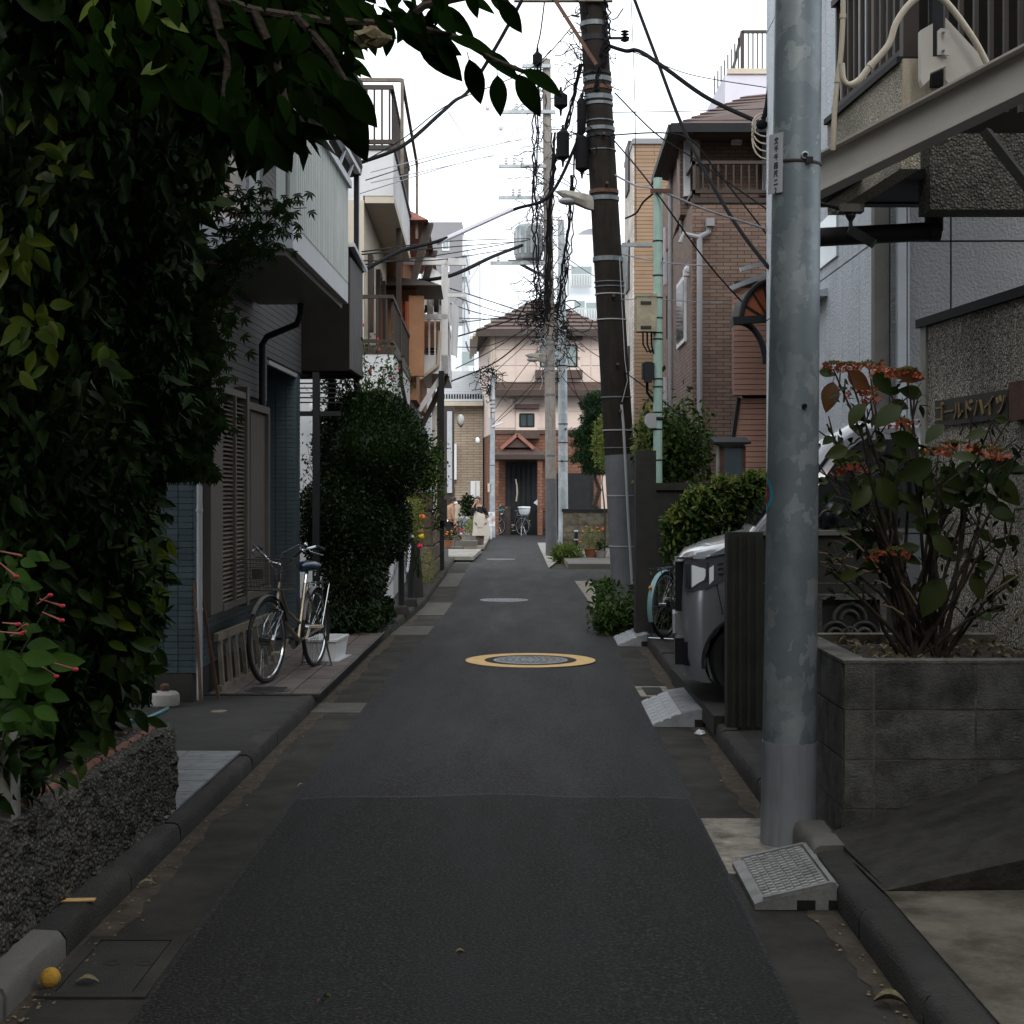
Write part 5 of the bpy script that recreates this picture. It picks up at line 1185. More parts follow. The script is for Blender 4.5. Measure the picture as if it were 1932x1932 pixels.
for (px0, px1, y0, y1, dd2) in ((1279, 1291, 275, 393, 26.0), (1285, 1300, 528, 652, 25.6)):
    xw = lambda dd3: xl + (xs_ - xl) * (dd3 - d) / (27.6 - d)
    s = MB(); n_ = Vector((-(27.6 - d), xs_ - xl, 0)).normalized()
    P = [Vector((xw(q), q, z)) + n_ * .04 for q, z in ((24.9, Z(y1, dd2)), (26.3, Z(y1, dd2)), (26.3, Z(y0, dd2)), (24.9, Z(y0, dd2)))]
    s.add(P + [p - n_ * .1 for p in P], [(0,1,2,3), (0,4,5,1), (1,5,6,2), (2,6,7,3), (3,7,4,0)]); f = s.build('window_frame', M['white'], t)
    cpt = sum(P, Vector()) / 4; s = MB(); s.add([cpt + (p - cpt) * .86 + n_ * .01 for p in P], [(0,1,2,3)]); s.build('pane', M['glass'], f)
s = MB(); s.box(X(1432, 25), X(1447, 25) + .6, 24.95, 25.02, Z(370, 25), Z(258, 25)); f = s.build('window_frame', M['brown'], t)
s = MB(); s.box(X(1437, 25), X(1447, 25) + .5, 24.93, 24.96, Z(366, 25), Z(264, 25)); s.build('pane', M['glass_l'], f)
for (px, py, q) in ((1389, 262, 24.97), (1298, 510, 24.6)):
    s = MB(); p = W(px, py, q); s.lathe([(.075, .03), (.075, -.05), (.05, -.08), (.001, -.09)], (p.x, p.y - .05, p.z), 14, 'y'); s.box(p.x-.08, p.x+.08, p.y-.11, p.y+.02, p.z-.1, p.z-.0); s.build('vent_cap', M['white'], t, smooth=True)
px0 = 1320
s = MB(); s.tube([W(1337, 418, d-.1), W(1337, 438, d-.1), W(1322, 446, d-.1), W(px0, 452, d-.1), W(px0, 905, d-.1)], .045, 8); s.tube([W(px0, 448, d-.1), W(1290, 441, d-.1), W(1284, 458, d-.1)], .04, 8)
s.box(X(1330, d), X(1345, d), d - .2, d - .02, Z(430, d), Z(415, d)); s.build('downpipe', M['gutter_pipe'], t, smooth=True)
s = MB(); s.tube([(xs_ - .03, 27.5, ze), (xs_ - .03, 27.5, .1)], .045, 8); s.tube([W(1281, 300, 25.5), W(1286, 450, 25.5)], .03, 6); s.build('side_downpipe', M['gutter_pipe'], t, smooth=True)
for e_ in ((538, 430), (860, 712)): s = MB(); s.box(X(1252, 29), X(1268, 29), 28.9, 29, Z(e_[0], 29), Z(e_[1], 29)); s.build('white_screen', M['lilac'], t)
s = MB(); s.box(X(1255, 29), X(1269, 29), 28.8, 28.9, Z(640, 29), Z(560, 29)); s.build('side_rail', M['brown'], t)
# white terrace house top behind
t = thing('lilac_terrace_house', 'pale lilac house top with a fenced roof terrace beside the steel pole', 'house')
d = 33; s = MB(); s.box(X(1368, d), 8, d, 38, 4, Z(140, d)); s.build('wall', M['lilac'], t)
s = MB(); s.box(X(1372, d), 8, d - .05, d + .1, Z(140, d), Z(130, d)); s.build('parapet_cap', M['cream_p'], t)
s = MB(); s.bar((X(1400, d), d, Z(60, d)), (7.5, d, Z(60, d)), .06); s.bar((X(1372, d + 3), d + 3, Z(110, d)), (X(1400, d), d, Z(60, d)), .06); s.bar((X(1400, d), d, Z(138, d)), (X(1400, d), d, Z(60, d)), .06); s.build('handrail', M['brown'], t)
pk = MB(); pk.box(-.015, .015, -.015, .015, Z(136, d), Z(60, d)); pkm = pk.data('picket'); pkm.materials.append(M['tan_g'])
for j in range(16): put('picket', pkm, t, loc=(X(1403, d) + j * .1, d, 0))
for j in range(9): put('picket', pkm, t, loc=(X(1400, d) - j * .03, d + j * .33, -j * .03))
# ochre house
t = thing('ochre_house', 'tall narrow ochre clad house with a pale side wall between the poles', 'house')
d = 34.0; xa, xb = X(1197, d), X(1290, d)
s = MB(); s.box(xa, xb, d, 36.5, .1, Z(272, d)); s.build('wall', M['ochre_w'], t)
s = MB(); s.box(xa - .05, xb, d - .06, 36.5, Z(272, d), Z(262, d)); s.build('roof_cap', M['tower'], t)
s = MB(); s.prism([(xa - .03, d + .02), (xa - .003, d + .02), (xa - .003, 36.5), (xa - .03, 36.5)], 'z', .1, Z(266, d)); s.build('side_cladding', brickmat('pale side siding', (.55, .5, .45), (.62, .57, .52), (.4, .36, .32), .6, .09, ms=.008), t)
for (y0, y1) in ((480, 620), (760, 900), (1060, 1130)):
    z1_, z0_ = Z(y0 * .63, 37), Z(y1 * .63, 37)
    s = MB(); s.box(xa - .07, xa, 34.9, 35.9, z0_, z1_); s.build('side_window', M['brown'], t)
# salmon house
t = thing('salmon_house', 'salmon clad house with an arched glass awning, partly behind the steel pole', 'house')
d = 20.0; xa, xb = X(1383, d), 4.6
s = MB(); s.box(xa + .02, xb, d + .02, d + .22, Z(745, d), Z(530, d)); s.box(X(1400, d) + .02, xb, d + .12, d + .22, .1, Z(745, d)); s.box(3.8, xb, d + .2, 23.6, .1, Z(500, d)); s.build('wall', M['brown'], t)
z = Z(745, d); n = 0
while z < Z(545, d):
    s = MB(); s.box(xa, xb, d, d + .025, z, z + .062); s.build('cladding_board', M['salmon'], t); z += .070
z = Z(912, d)
while z < Z(750, d):
    q = (z - Z(912, d)) / (Z(750, d) - Z(912, d)); s = MB(); s.box(X(1378 + 16 * q, d), xb, d + .1, d + .125, z, z + .062); s.build('cladding_board', M['salmon'], t); z += .070
s = MB(); s.bar((X(1383, d) - .04, d - .05, Z(545, d)), (X(1447, d) + .5, d - .05, Z(490, d)), .06); s.bar((X(1390, d), d - .3, Z(515, d)), (X(1450, d) + .5, d - .3, Z(480, d)), .05); s.build('roof_edge', M['alu'], t)
s = MB(); s.bar((X(1396, d), d + .09, Z(750, d)), (X(1374, d), d + .09, Z(905, d)), .05); s.build('slanted_post', M['dark'], t)
t = thing('arched_awning', 'arched awning with amber panes in a dark frame above the salmon house door', 'awning', (0, 18.6, 0))
d = 18.6; cx, cz = X(1455, d), Z(606, d); r = X(1455, d) - X(1398, d)
M['amber'] = mat('amber pane', (.33, .09, .03), .3, .25, 6, .1)
arc = [(cx - r * math.cos(a), cz + r * 1.35 * math.sin(a)) for a in [R(k * 9) for k in range(11)]]
s = MB(); s.loft([[(x, 0, z), (x, .9, z), (x, .9, z + .03), (x, 0, z + .03)] for x, z in arc]); s.build('awning_hood', M['dark'], t, smooth=True)
s = MB(); s.tube([(x, -.02, z) for x, z in arc], .03, 6); s.bar((cx - r - .1, -.02, cz), (cx + .3, -.02, cz + .05), .09); s.build('frame', M['dark'], t)
s = MB(); s.prism([(x, z) for x, z in arc] + [(cx, cz)], 'y', .05, .07); s.build('amber_pane', M['amber'], t)
s = MB()
for a in (25, 50, 75): s.bar((cx, .03, cz), (cx - r * math.cos(R(a)), .03, cz + r * 1.35 * math.sin(R(a))), .02)
s.build('glazing_bar', M['dark'], t)
s = MB(); s.tube([(cx - r * 1.05 + r * math.sin(R(k * 9)) * .9, .1, cz - r * 1.4 * (1 - math.cos(R(k * 9)))) for k in range(11)], .04, 6); s.build('curved_bracket', M['dark'], t, smooth=True)

# ---------------------------------------------------------------- pink house at the end of the lane
d = 56.0
def hx(px): return X(px, d)
def hz(py): return Z(py, d)
M['brick_or'] = brickmat('orange brown brick', (.15, .065, .042), (.22, .105, .065), (.12, .06, .045), .24, .115, ms=.014, var=.15)
ph = thing('pink_house', 'three storey pink clad house with a brick porch closing the end of the lane', 'house')
xa, xb = hx(926), hx(1134)
s = MB(); s.prism([(xa, d), (xb, d), (xb, 64), (X(903, 63), 63)], 'z', hz(819), hz(628)); s.build('wall', M['pink'], ph)
s = MB(); s.prism([(xa, d), (xb, d), (xb, 64), (X(905, 63), 63)], 'z', 0, hz(819)); s.build('brick_wall', M['brick_or'], ph)
pc_ = MB()
for j, (z0, z1) in enumerate(((hz(808), hz(777)), (hz(776), hz(747)), (hz(721), hz(691)), (hz(690), hz(661)), (hz(660), hz(630)))):
    x = xa
    while x < xb - .1:
        e = min(x + .91, xb); s = MB(); s.box(x + .014, e - .014, d - .03, d, z0 + .01, z1 - .015); s.build('wall_panel', M['pink'], ph); x = e
apex = (hx(1012) + .15, 60.5, Z(562, 60.5)); zz = hz(626)
c4 = [(xa - .5, d - .5, zz), (xb + .5, d - .5, zz), (xb + .5, 65, zz), (X(898, 64.0), 64, zz)]
s = MB(); s.add(c4 + [apex], [(0,1,4), (1,2,4), (2,3,4), (3,0,4), (0,3,2,1)]); s.build('roof', M['roof_br'], ph)
for j in range(9):
    q0, q1 = j / 9 * .98, (j + .9) / 9 * .98; a, b, p = Vector(c4[0]), Vector(c4[1]), Vector(apex); up = Vector((0, -.03, .05))
    A_, B_, C2, D2 = a.lerp(p, q0), b.lerp(p, q0), b.lerp(p, q1), a.lerp(p, q1); s = MB(); s.add([A_ + up, B_ + up, C2 + up * .2, D2 + up * .2, A_, B_], [(0,1,2,3), (4,5,1,0)]); s.build('roof_course', M['roof_br'], ph)
s = MB(); s.box(xa - .52, xb + .5, d - .62, d - .5, zz - .22, zz + .02); s.build('eave_gutter', M['brown'], ph)
s = MB()
for q in range(3): s.bar((xa - .5 - q * .1, d - .4, zz - .05 - q * .1), (X(897, 64) - q * .1, 64, zz - .05 - q * .1), .1)
s.build('side_eave', M['cream_p'], ph)
s = MB(); s.tube([(hx(932), d - .08, zz), (hx(932), d - .08, hz(740))], .05, 8); s.build('downpipe', M['cream_p'], ph)
# skirt roof
zs0, zs1 = hz(746), hz(722)
s = MB(); s.add([(hx(924), d - .7, zs0 + .12), (xb + .3, d - .7, zs0 + .12), (xb + .3, d, zs1), (hx(940), d, zs1), (hx(924), d - .7, zs0 + .02), (xb + .3, d - .7, zs0 + .02), (xb + .3, d, zs0 + .02), (hx(924), d, zs0 + .02)], [(0,1,2,3), (4,5,1,0), (4,7,6,5), (0,3,7,4)]); s.build('skirt_roof', M['roof_br'], ph)
for j in range(4):
    q = j / 4; y = d - .72 + .7 * q; z = zs0 + .14 + (zs1 - zs0 - .12) * q; s = MB(); s.hexa([(hx(924) + q*.3, y, z), (xb + .3, y, z), (xb + .3, y + .17, z + .08), (hx(924) + q*.3, y + .17, z + .08), (hx(924) + q*.3, y, z + .03), (xb + .3, y, z + .03), (xb + .3, y + .17, z + .09), (hx(924) + q*.3, y + .17, z + .09)]); s.build('roof_course', M['roof_br'], ph)
s = MB(); s.box(hx(923), xb + .3, d - .8, d - .7, zs0 - .06, zs0 + .14); s.build('skirt_gutter', M['brown'], ph)
# windows
def win(par, x0, x1, z0, z1, y, fm='pink', pane='glass', muntins=(), fw=.14, hood=None, ledge=None):
    s = MB(); s.box(x0 - fw, x1 + fw, y - .10, y, z0 - fw, z1 + fw); f = s.build('window_frame', M[fm], par)
    s = MB(); s.box(x0, x1, y - .106, y - .09, z0, z1); s.build('pane', M[pane], f)
    s = MB()
    for m_ in (0, 1) + tuple(muntins): xx = x0 + (x1 - x0) * m_; s.box(xx - .03, xx + .03, y - .125, y - .106, z0, z1)
    s.box(x0, x1, y - .125, y - .106, z0 - .02, z0 + .03); s.box(x0, x1, y - .125, y - .106, z1 - .03, z1 + .02); s.build('sash', M['dark'], f)
    if hood: s = MB(); s.box(x0 - fw - .06, x1 + fw + .06, y - .35, y, z1 + fw + .05, z1 + fw + .2); s.build('window_hood', M['roof_br'], f)
    if ledge: s = MB(); s.box(x0 - fw - .06, x1 + fw + .06, y - .4, y, z0 - fw - .3, z0 - fw); s.build('window_ledge', M['roof_br'], f)
    return f
M['curtain'] = glassmat('green curtained glass', (.24, .30, .30), .1)
win(ph, hx(1020), hx(1088), hz(692), hz(652), d, pane='curtain', muntins=(.5,), hood=True, ledge=True)
win(ph, hx(981), hx(1007), hz(805), hz(781), d, muntins=(.5,), hood=True, ledge=True)
s = MB(); s.box(xa, xb, d - .06, d, hz(819), hz(811)); s.build('brown_band', M['roof_br'], ph)
s = MB(); s.lathe([(.1, 0), (.1, -.12), (.06, -.18)], (hx(966), d, hz(755)), 16, 'y'); s.build('vent_cap', M['alu'], ph, smooth=True)
# porch
ap_, e0, e1, ze_ = hx(976), hx(934), hx(1029), hz(862)
s = MB(); s.prism([(hx(948), hz(846)), (hx(1004), hz(846)), (ap_, hz(824))], 'y', d - 1.3, d); s.build('gable', M['roof_br'], ph)
s = MB(); s.bar((hx(946), d - 1.36, hz(848)), (ap_, d - 1.36, hz(822)), .16, .12); s.bar((hx(1006), d - 1.36, hz(848)), (ap_, d - 1.36, hz(822)), .16, .12); s.build('gable_verge', M['brickred'], ph)
s = MB(); s.add([(e0, d - 1.6, ze_ + .05), (e1, d - 1.6, ze_ + .05), (hx(1012), d - 1, hz(846)), (hx(946), d - 1, hz(846)), (e0, d, ze_ + .05), (e1, d, ze_ + .05)], [(0,1,2,3), (0,3,4), (1,5,2), (3,2,5,4), (0,4,5,1)]); s.build('porch_roof', M['roof_br'], ph)
s = MB(); s.box(e0 - .05, e1 + .05, d - 1.65, d - .1, ze_ - .12, ze_ + .05); s.build('porch_beam', M['brown'], ph)
for (p0, p1) in ((933.5, 941.5), (1013, 1022)):
    s = MB(); s.box(hx(p0), hx(p1), d - 1.5, d - 1.2, 0, ze_ - .12); s.build('porch_pillar', M['brick_or'], ph)
s = MB(); s.box(hx(954), hx(1013), d - .1, d - .02, 0, hz(872)); s.build('door', M['dark'], ph)
for j in range(6):
    s = MB(); s.box(hx(957 + j * 9.2), hx(963 + j * 9.2), d - .13, d - .1, .1, hz(876)); s.build('door_panel', M['dark'], ph)
s = MB(); s.tube([(hx(974), d - .15, 1.2), (hx(976), d - .22, 1.5), (hx(975), d - .22, 1.8), (hx(973), d - .15, 2.0)], .03, 6); s.build('door_handle', M['cream_p'], ph)
s = MB(); s.box(hx(1110), hx(1210), d + .8, d + 1.1, 0, hz(872)); s.build('garden_wall', M['pink'], ph)
s = MB(); s.box(hx(1030), hx(1120), d - .04, d - .0, 0, hz(893)); s.box(hx(1060), hx(1112), d - .5, d - .46, 0, hz(893)); s.build('garage_opening', M['dark'], ph)  # flat dark sheets stand for the shade inside the garage opening
# gate before the pink house
t = thing('iron_gate', 'low dark iron picket gate and fence in front of the pink house porch', 'gate')
dg = 55.3
s = MB(); s.box(X(937, dg), X(963, dg), dg, dg + .2, 0, Z(957, dg)); s.build('gate_pier', M['brown'], t)
s = MB(); s.box(X(963, dg), X(1060, dg), dg, dg + .03, Z(966, dg), Z(964, dg)); s.box(X(963, dg), X(1060, dg), dg, dg + .03, .15, .2); s.build('gate_rail', M['dark'], t)
for j in range(30):
    s = MB(); x = X(964 + j * 3.2, dg); s.box(x - .012, x + .012, dg, dg + .025, .05, Z(958, dg)); s.build('gate_picket', M['dark'], t)
s = MB(); s.box(X(940, dg), X(948, dg), dg - .02, dg, Z(964, dg), Z(961, dg)); s.build('house_number', mat('teal enamel', (.02, .25, .35), .4, .05, 3, 0), t)
t = thing('paper_notice', 'white paper notice fixed beside the dark porch door', 'notice', (X(1017, 55.2), 55.2, Z(955, 55.2)), .1)
s = MB(); s.prism([(-.06, .25), (.12, .38), (.12, -.1), (-.2, .12)], 'y', -.02, 0); s.build('sheet', M['white'], t)

# ---------------------------------------------------------------- beige house left of the pink one
t = thing('beige_house', 'beige brick house under a ribbed grey metal roof, left of the pink house', 'house')
d = 60.0
M['beige'] = brickmat('beige brick siding', (.36, .29, .22), (.42, .35, .27), (.2, .16, .12), .5, .1, ms=.012, var=.1)
s = MB(); s.box(X(820, d), X(911, d), d, 66, 0, Z(762, d)); s.build('wall', M['beige'], t)
zr0, zr1 = Z(757, d - .5), Z(700, 65)
s = MB(); s.hexa([(X(820, d), d - .5, zr0 - .1), (X(912, d), d - .5, zr0 - .1), (X(912, d), 65, zr1 - .1), (X(820, d), 65, zr1 - .1), (X(820, d), d - .5, zr0), (X(912, d), d - .5, zr0), (X(912, d), 65, zr1), (X(820, d), 65, zr1)]); s.build('roof', M['siding_g'], t)
for j in range(13):
    q = j / 13; y = d - .5 + (65 - d + .5) * q; z = zr0 + (zr1 - zr0) * q; s = MB(); s.box(X(820, d), X(912, d), y, y + .12, z, z + .09); s.build('roof_course', M['alu'], t)
s = MB(); s.box(X(820, d), X(912, d), d - .6, d - .45, zr0 - .18, zr0 - .02); s.build('eave_gutter', M['cream_p'], t)
for j in range(16):
    s = MB(); x = X(838 + j * 5, d); s.box(x - .03, x + .03, d - .1, d - .04, zr0 + .02, zr0 + .3); s.build('snow_guard', M['dark'], t)
s = MB(); s.box(X(846, d), X(862, d), d - .3, d - .05, Z(905, d), Z(838, d)); s.build('bay_window', M['white'], t)
s = MB(); s.box(X(848, d), X(858, d), d - .05, d - .01, Z(968, d), Z(918, d)); s.build('window', M['glass'], t)
s = MB(); s.box(X(846, 57), X(870, 57), 57, 57.3, 0, Z(950, 57)); s.box(X(870, 57), X(873, 57), 57, 57.3, 0, Z(948, 57)); s.build('gate_wall', M['cream_p'], t)
s = MB(); s.box(X(844, 57), X(873, 57), 57, 57.05, Z(950, 57), Z(944, 57)); s.build('trellis', M['brown'], t)
t = thing('heater_box', 'white wall mounted heater box on the beige house', 'heater', (X(898, 58), 58, Z(925, 58)))
s = MB(); s.box(-.2, .15, 0, .3, -.35, .35); s.build('casing', M['white'], t)
s = MB(); s.box(-.02, .0, -.01, 0, -.3, .3); s.box(-.3, -.22, 0, .25, -.35, .3); s.build('side_panel', M['conc_l'], t)
s = MB(); s.tube([(-.1, 0, -.35), (-.12, 0, -.6), (0, 0, -.7)], .03, 6); s.build('pipe', M['dark'], t)

# ---------------------------------------------------------------- far blocks
t = thing('grey_tower', 'distant grey apartment tower with small white windows and side balconies', 'apartment block')
d = 130.0
s = MB(); s.box(X(800, d), X(872, d), d, d + 14, 0, Z(419, d)); s.box(X(792, d), X(802, d), d + 2, d + 12, 0, Z(426, d)); s.build('wall', M['tower'], t)
zf = [Z(461 + 40.5 * j, d) for j in range(5)]
for z in zf:
    s = MB(); s.box(X(834, d), X(848, d), d - .08, d, z - .55, z + .55); f = s.build('window', M['white'], t)
    s = MB(); s.box(X(836, d), X(841, d), d - .1, d - .08, z - .4, z + .4); s.box(X(842, d), X(846, d), d - .1, d - .08, z - .4, z + .4); s.build('pane', M['curtain'], f)
    s = MB(); s.box(X(872, d), X(880, d), d + .2, d + 12, z - .9, z + .4); s.build('balcony', M['farwhite'], t)
    s = MB(); s.box(X(800, d), X(812, d), d - 1.2, d, z - .9, z + .5); s.build('balcony', M['farwhite'], t)
s = MB(); s.box(X(872, d), X(877, d), d + 1, d + 12, 0, Z(440, d)); s.build('side_wall', M['white'], t)
s = MB(); s.box(X(876, d), X(877.5, d), d - .1, d + .1, 0, Z(480, d)); s.build('drain_pipe', M['tower'], t)
t = thing('white_slab_block', 'pale white slab building fading behind the grey tower', 'apartment block')
d = 170.0; s = MB(); s.box(X(876, d), X(904, d), d, d + 10, 0, Z(482, d)); s.box(X(868, d), X(905, d), 110, 118, 0, Z(615, 110)); s.build('wall', M['farwhite'], t)
for j in range(3):
    s = MB(); s.box(X(872 + j * 0, 110), X(895, 110), 109.9, 110, Z(690 + j * 40, 110), Z(664 + j * 40, 110)); s.build('window', M['curtain'], t)
t = thing('white_low_block', 'distant white building with balconies between the tower and the pink house roof', 'apartment block')
d = 90.0; s = MB(); s.add([(X(920, d), d, 0), (X(1010, d), d, 0), (X(1010, d), 100, 0), (X(920, d), 100, 0), (X(920, d), d, Z(600, d)), (X(1010, d), d, Z(572, d)), (X(1010, d), 100, Z(572, d)), (X(920, d), 100, Z(600, d))], [(0,3,2,1),(4,5,6,7),(0,1,5,4),(1,2,6,5),(2,3,7,6),(3,0,4,7)]); s.box(X(945, d), X(1000, d), d + 1, d + 6, 0, Z(562, d)); s.build('wall', M['farwhite'], t)
for j in range(2):
    s = MB(); s.box(X(926, d), X(938, d), d - .05, d, Z(612 + j * 22, d), Z(600 + j * 22, d)); s.build('window', M['tower'], t)
t = thing('white_apartment_block', 'white apartment block with railed balconies right of the tangled pole', 'apartment block')
d = 85.0; s = MB(); s.box(X(1062, d), X(1200, d), d, d + 12, 0, Z(468, d)); s.box(X(1068, d), X(1200, d), d + .5, d + 8, Z(470, d), Z(440, d)); s.build('wall', M['farwhite'], t)
for (a, b, y0, y1) in ((1078, 1116, 503, 538), (1084, 1103, 568, 600), (1106, 1135, 571, 600)):
    s = MB(); s.box(X(a, d), X(b, d), d - .03, d + .02, Z(y1, d), Z(y0, d)); f = s.build('window', M['curtain'], t)
    s = MB(); s.box(X(a - 3, d), X(b + 3, d), d - .5, d - .45, Z(y1 + 6, d), Z(y1 + 3, d)); s.box(X(a - 3, d), X(b + 3, d), d - .5, d - .45, Z((y0 + y1) / 2 + 1, d), Z((y0 + y1) / 2 - 1, d)); s.build('handrail', M['farwhite'], f)
    s = MB()
    for j in range(int((b - a) / 3) + 1): s.box(X(a + j * 3, d) - .02, X(a + j * 3, d) + .02, d - .5, d - .46, Z(y1 + 6, d), Z((y0 + y1) / 2, d))
    s.build('pickets', M['white'], f)
s = MB(); s.prism([(X(1084, d) , Z(449, d))] + [(X(1084, d) + 1.3 - 1.3 * math.cos(R(k * 18)), Z(449, d) + .9 * math.sin(R(k * 18))) for k in range(11)], 'y', d + 2, d + 5); s.build('roof_tank', M['tower'], t)

# ---------------------------------------------------------------- block wall, kerb pots on the right before the pink house
t = thing('block_wall', 'low mossy concrete block wall beyond the leaning pole', 'wall')
d = 40.0
s = MB(); s.box(X(1062, d), X(1165, d), d + .02, d + .2, .0, Z(962, d)); s.build('core', M['mortar'], t)
for r_ in range(4):
    for j in range(5):
        x = X(1062, d) + j * .4 - (.2 if r_ % 2 else 0); x0_, x1_ = max(x, X(1062, d)), x + .39
        if x1_ - x0_ > .05: s = MB(); s.box(x0_, x1_, d - .005, d + .05, .1 + r_ * .2, .29 + r_ * .2); s.build('concrete_block', M['moss'], t)
s = MB(); s.box(X(1060, d), X(1166, d), d - .03, d + .24, Z(966, d), Z(960, d)); s.build('coping', M['dark'], t)
t = thing('reflective_bollard', 'small dark bollard with pale bands by the low block wall', 'bollard', (X(1087, 37), 37, .1))
s = MB(); s.lathe([(.05, 0), (.045, .5)], seg=12); s.build('post', M['dark'], t, smooth=True)
s = MB(); s.lathe([(.05, .5), (.05, .53), (.03, .54)], seg=12); s.lathe([(.05, .30), (.05, .33)], seg=12); s.build('band', M['alu'], t)

# ---------------------------------------------------------------- unseen houses added behind the camera to shade the near lane
t = thing('rear_shade_house', 'unseen grey house added right of the lane behind the viewpoint for shade', 'house')
s = MB(); s.box(2.9, 8, -16, 3.6, .1, 9.0); s.build('wall', M['stucco_g'], t)
s = MB(); s.box(2.6, 8, -16, 3.7, 9.0, 9.3); s.build('roof', M['dark'], t)
t = thing('rear_shade_house', 'unseen brown house added left of the lane behind the viewpoint for shade', 'house')
s = MB(); s.box(-9, -2.4, -16, 1.5, .1, 9.0); s.build('wall', M['brown'], t)
s = MB(); s.box(-9, -2.1, -16, 1.6, 9.0, 9.3); s.build('roof', M['dark'], t)
t = thing('rear_shade_house', 'unseen tall taupe block added far behind the viewpoint to shade the near lane', 'house')
s = MB(); s.box(-9, 9, -24, -16.2, .1, 16.0); s.build('wall', M['tan_g'], t)
# ---------------------------------------------------------------- utility poles
def band(t, c, r, z, m='galv2', h=.03, th=.012, nm='band'):
    if m == 'galv2': m = 'band'
    s = MB(); s.lathe([(r, z - h), (r + th, z - h), (r + th, z + h), (r, z + h)], c, 24); return s.build(nm, M[m], t, smooth=False)
M['band'] = mat('band steel', (.13, .145, .155), .5, .2, 5, 0, metal=.3)
M['pole_d'] = mat('dark weathered pole', (.016, .013, .0105), .9, .3, 5, .3, 90, spec=.2, dirt=(.03, .026, .02), dscale=3, damt=.6, streak=True)
M['pole_g'] = mat('grey painted concrete', (.10, .105, .115), .75, .15, 5, .2, 60, dirt=(.08, .08, .08), dscale=4, damt=.6, streak=True)
M['pole_c'] = mat('weathered concrete pole', (.24, .22, .2), .85, .2, 6, .25, 60, dirt=(.11, .1, .09), dscale=5, damt=.6, streak=True)
D1 = 20.5; B1 = Vector((X(1186, D1), D1, 0)); T1 = Vector((X(1118, D1), D1, Z(0, D1))); ax1 = (T1 - B1) / T1.z
def p1(py, dx=0, dy=0): z = Z(py, D1); q = B1 + ax1 * z; return Vector((q.x + dx, q.y + dy, z))
def r1(z): return .205 - .0035 * z
t = thing('utility_pole', 'dark leaning utility pole with a grey painted foot, right of the road', 'utility pole', tuple(B1)); LP = t
zt_ = 9.2; zb = Z(858, D1)
s = MB(); s.tube([ax1 * z for z in (zb, 3, 5, 7, zt_)], [r1(z) for z in (zb, 3, 5, 7, zt_)], 32); s.build('shaft', M['pole_d'], t, smooth=True)
s = MB(); s.tube([ax1 * z for z in (0, 1, zb)], [r1(z) + .004 for z in (0, 1, zb)], 32); s.build('painted_foot', M['pole_g'], t, smooth=True)
for py, m, h in ((140, 'dark', .03), (152, 'galv2', .05), (168, 'rust', .04), (186, 'galv2', .05), (198, 'galv2', .03), (230, 'galv2', .012), (245, 'galv2', .04), (258, 'dark', .04), (285, 'galv2', .01), (363, 'rust', .04), (376, 'galv2', .045), (490, 'galv2', .05), (533, 'galv2', .01), (542, 'galv2', .01), (556, 'gutter_pipe', .012), (604, 'gutter_pipe', .012), (750, 'galv2', .012), (812, 'gutter_pipe', .012), (845, 'galv2', .01), (48, 'galv2', .05), (75, 'dark', .06), (1030, 'gutter_pipe', .012), (935, 'gutter_pipe', .012)):
    p = p1(py) - B1; band(t, p, r1(p.z) + .001, 0, m, h * .62)
s = MB(); s.tube([p1(765, .05, -.22) - B1, p1(800, .06, -.22) - B1, p1(1000, .05, -.23) - B1, p1(1100, .05, -.23) - B1], .018, 8)
s.tube([p1(490, .14, -.2) - B1, p1(680, .13, -.21) - B1, p1(720, .15, -.22) - B1, p1(760, .06, -.22) - B1], .006, 5); s.build('conduit', M['gutter_pipe'], t, smooth=True)
for py in (352, 562, 777, 260, 690):
    p = p1(py, .0 + .03, -.2) - B1; s = MB(); s.tube([p, p + Vector((0, -.08, 0))], .018, 8); s.build('step_bolt', M['rust'], t)
s = MB(); p = p1(6) - B1; s.bar(p + Vector((-1.05, -.2, 0)), p + Vector((.25, -.2, 0)), .07, .09); s.build('crossarm', M['wood_old'], t)
s = MB(); s.bar(p1(2, -.55, -.25) - B1, p1(133, -.02, -.28) - B1, .045); s.build('brace', M['rust'], t)
s = MB(); a = p1(462, .2, 0) - B1; s.hexa([a + Vector((-.02, -.02, -.9)), a + Vector((.03, -.02, -.9)), a + Vector((.03, .02, -.9)), a + Vector((-.02, .02, -.9)), a + Vector((-.02, -.02, .0)), a + Vector((.09, -.02, .0)), a + Vector((.09, .02, .0)), a + Vector((-.02, .02, .0))]); s.bar(a, a + Vector((.4, 0, .0)), .05); s.build('bracket', M['galv2'], t)
s = MB(); a = p1(72, .2, 0) - B1
for q in range(4): s.lathe([(.02, -.05 + q*.04), (.06, -.03 + q*.04), (.02, -.015 + q*.04)], a + Vector((.2, 0, 0)), 10)
s.bar(a, a + Vector((.26, 0, .0)), .03); s.build('insulator', M['dark'], t)
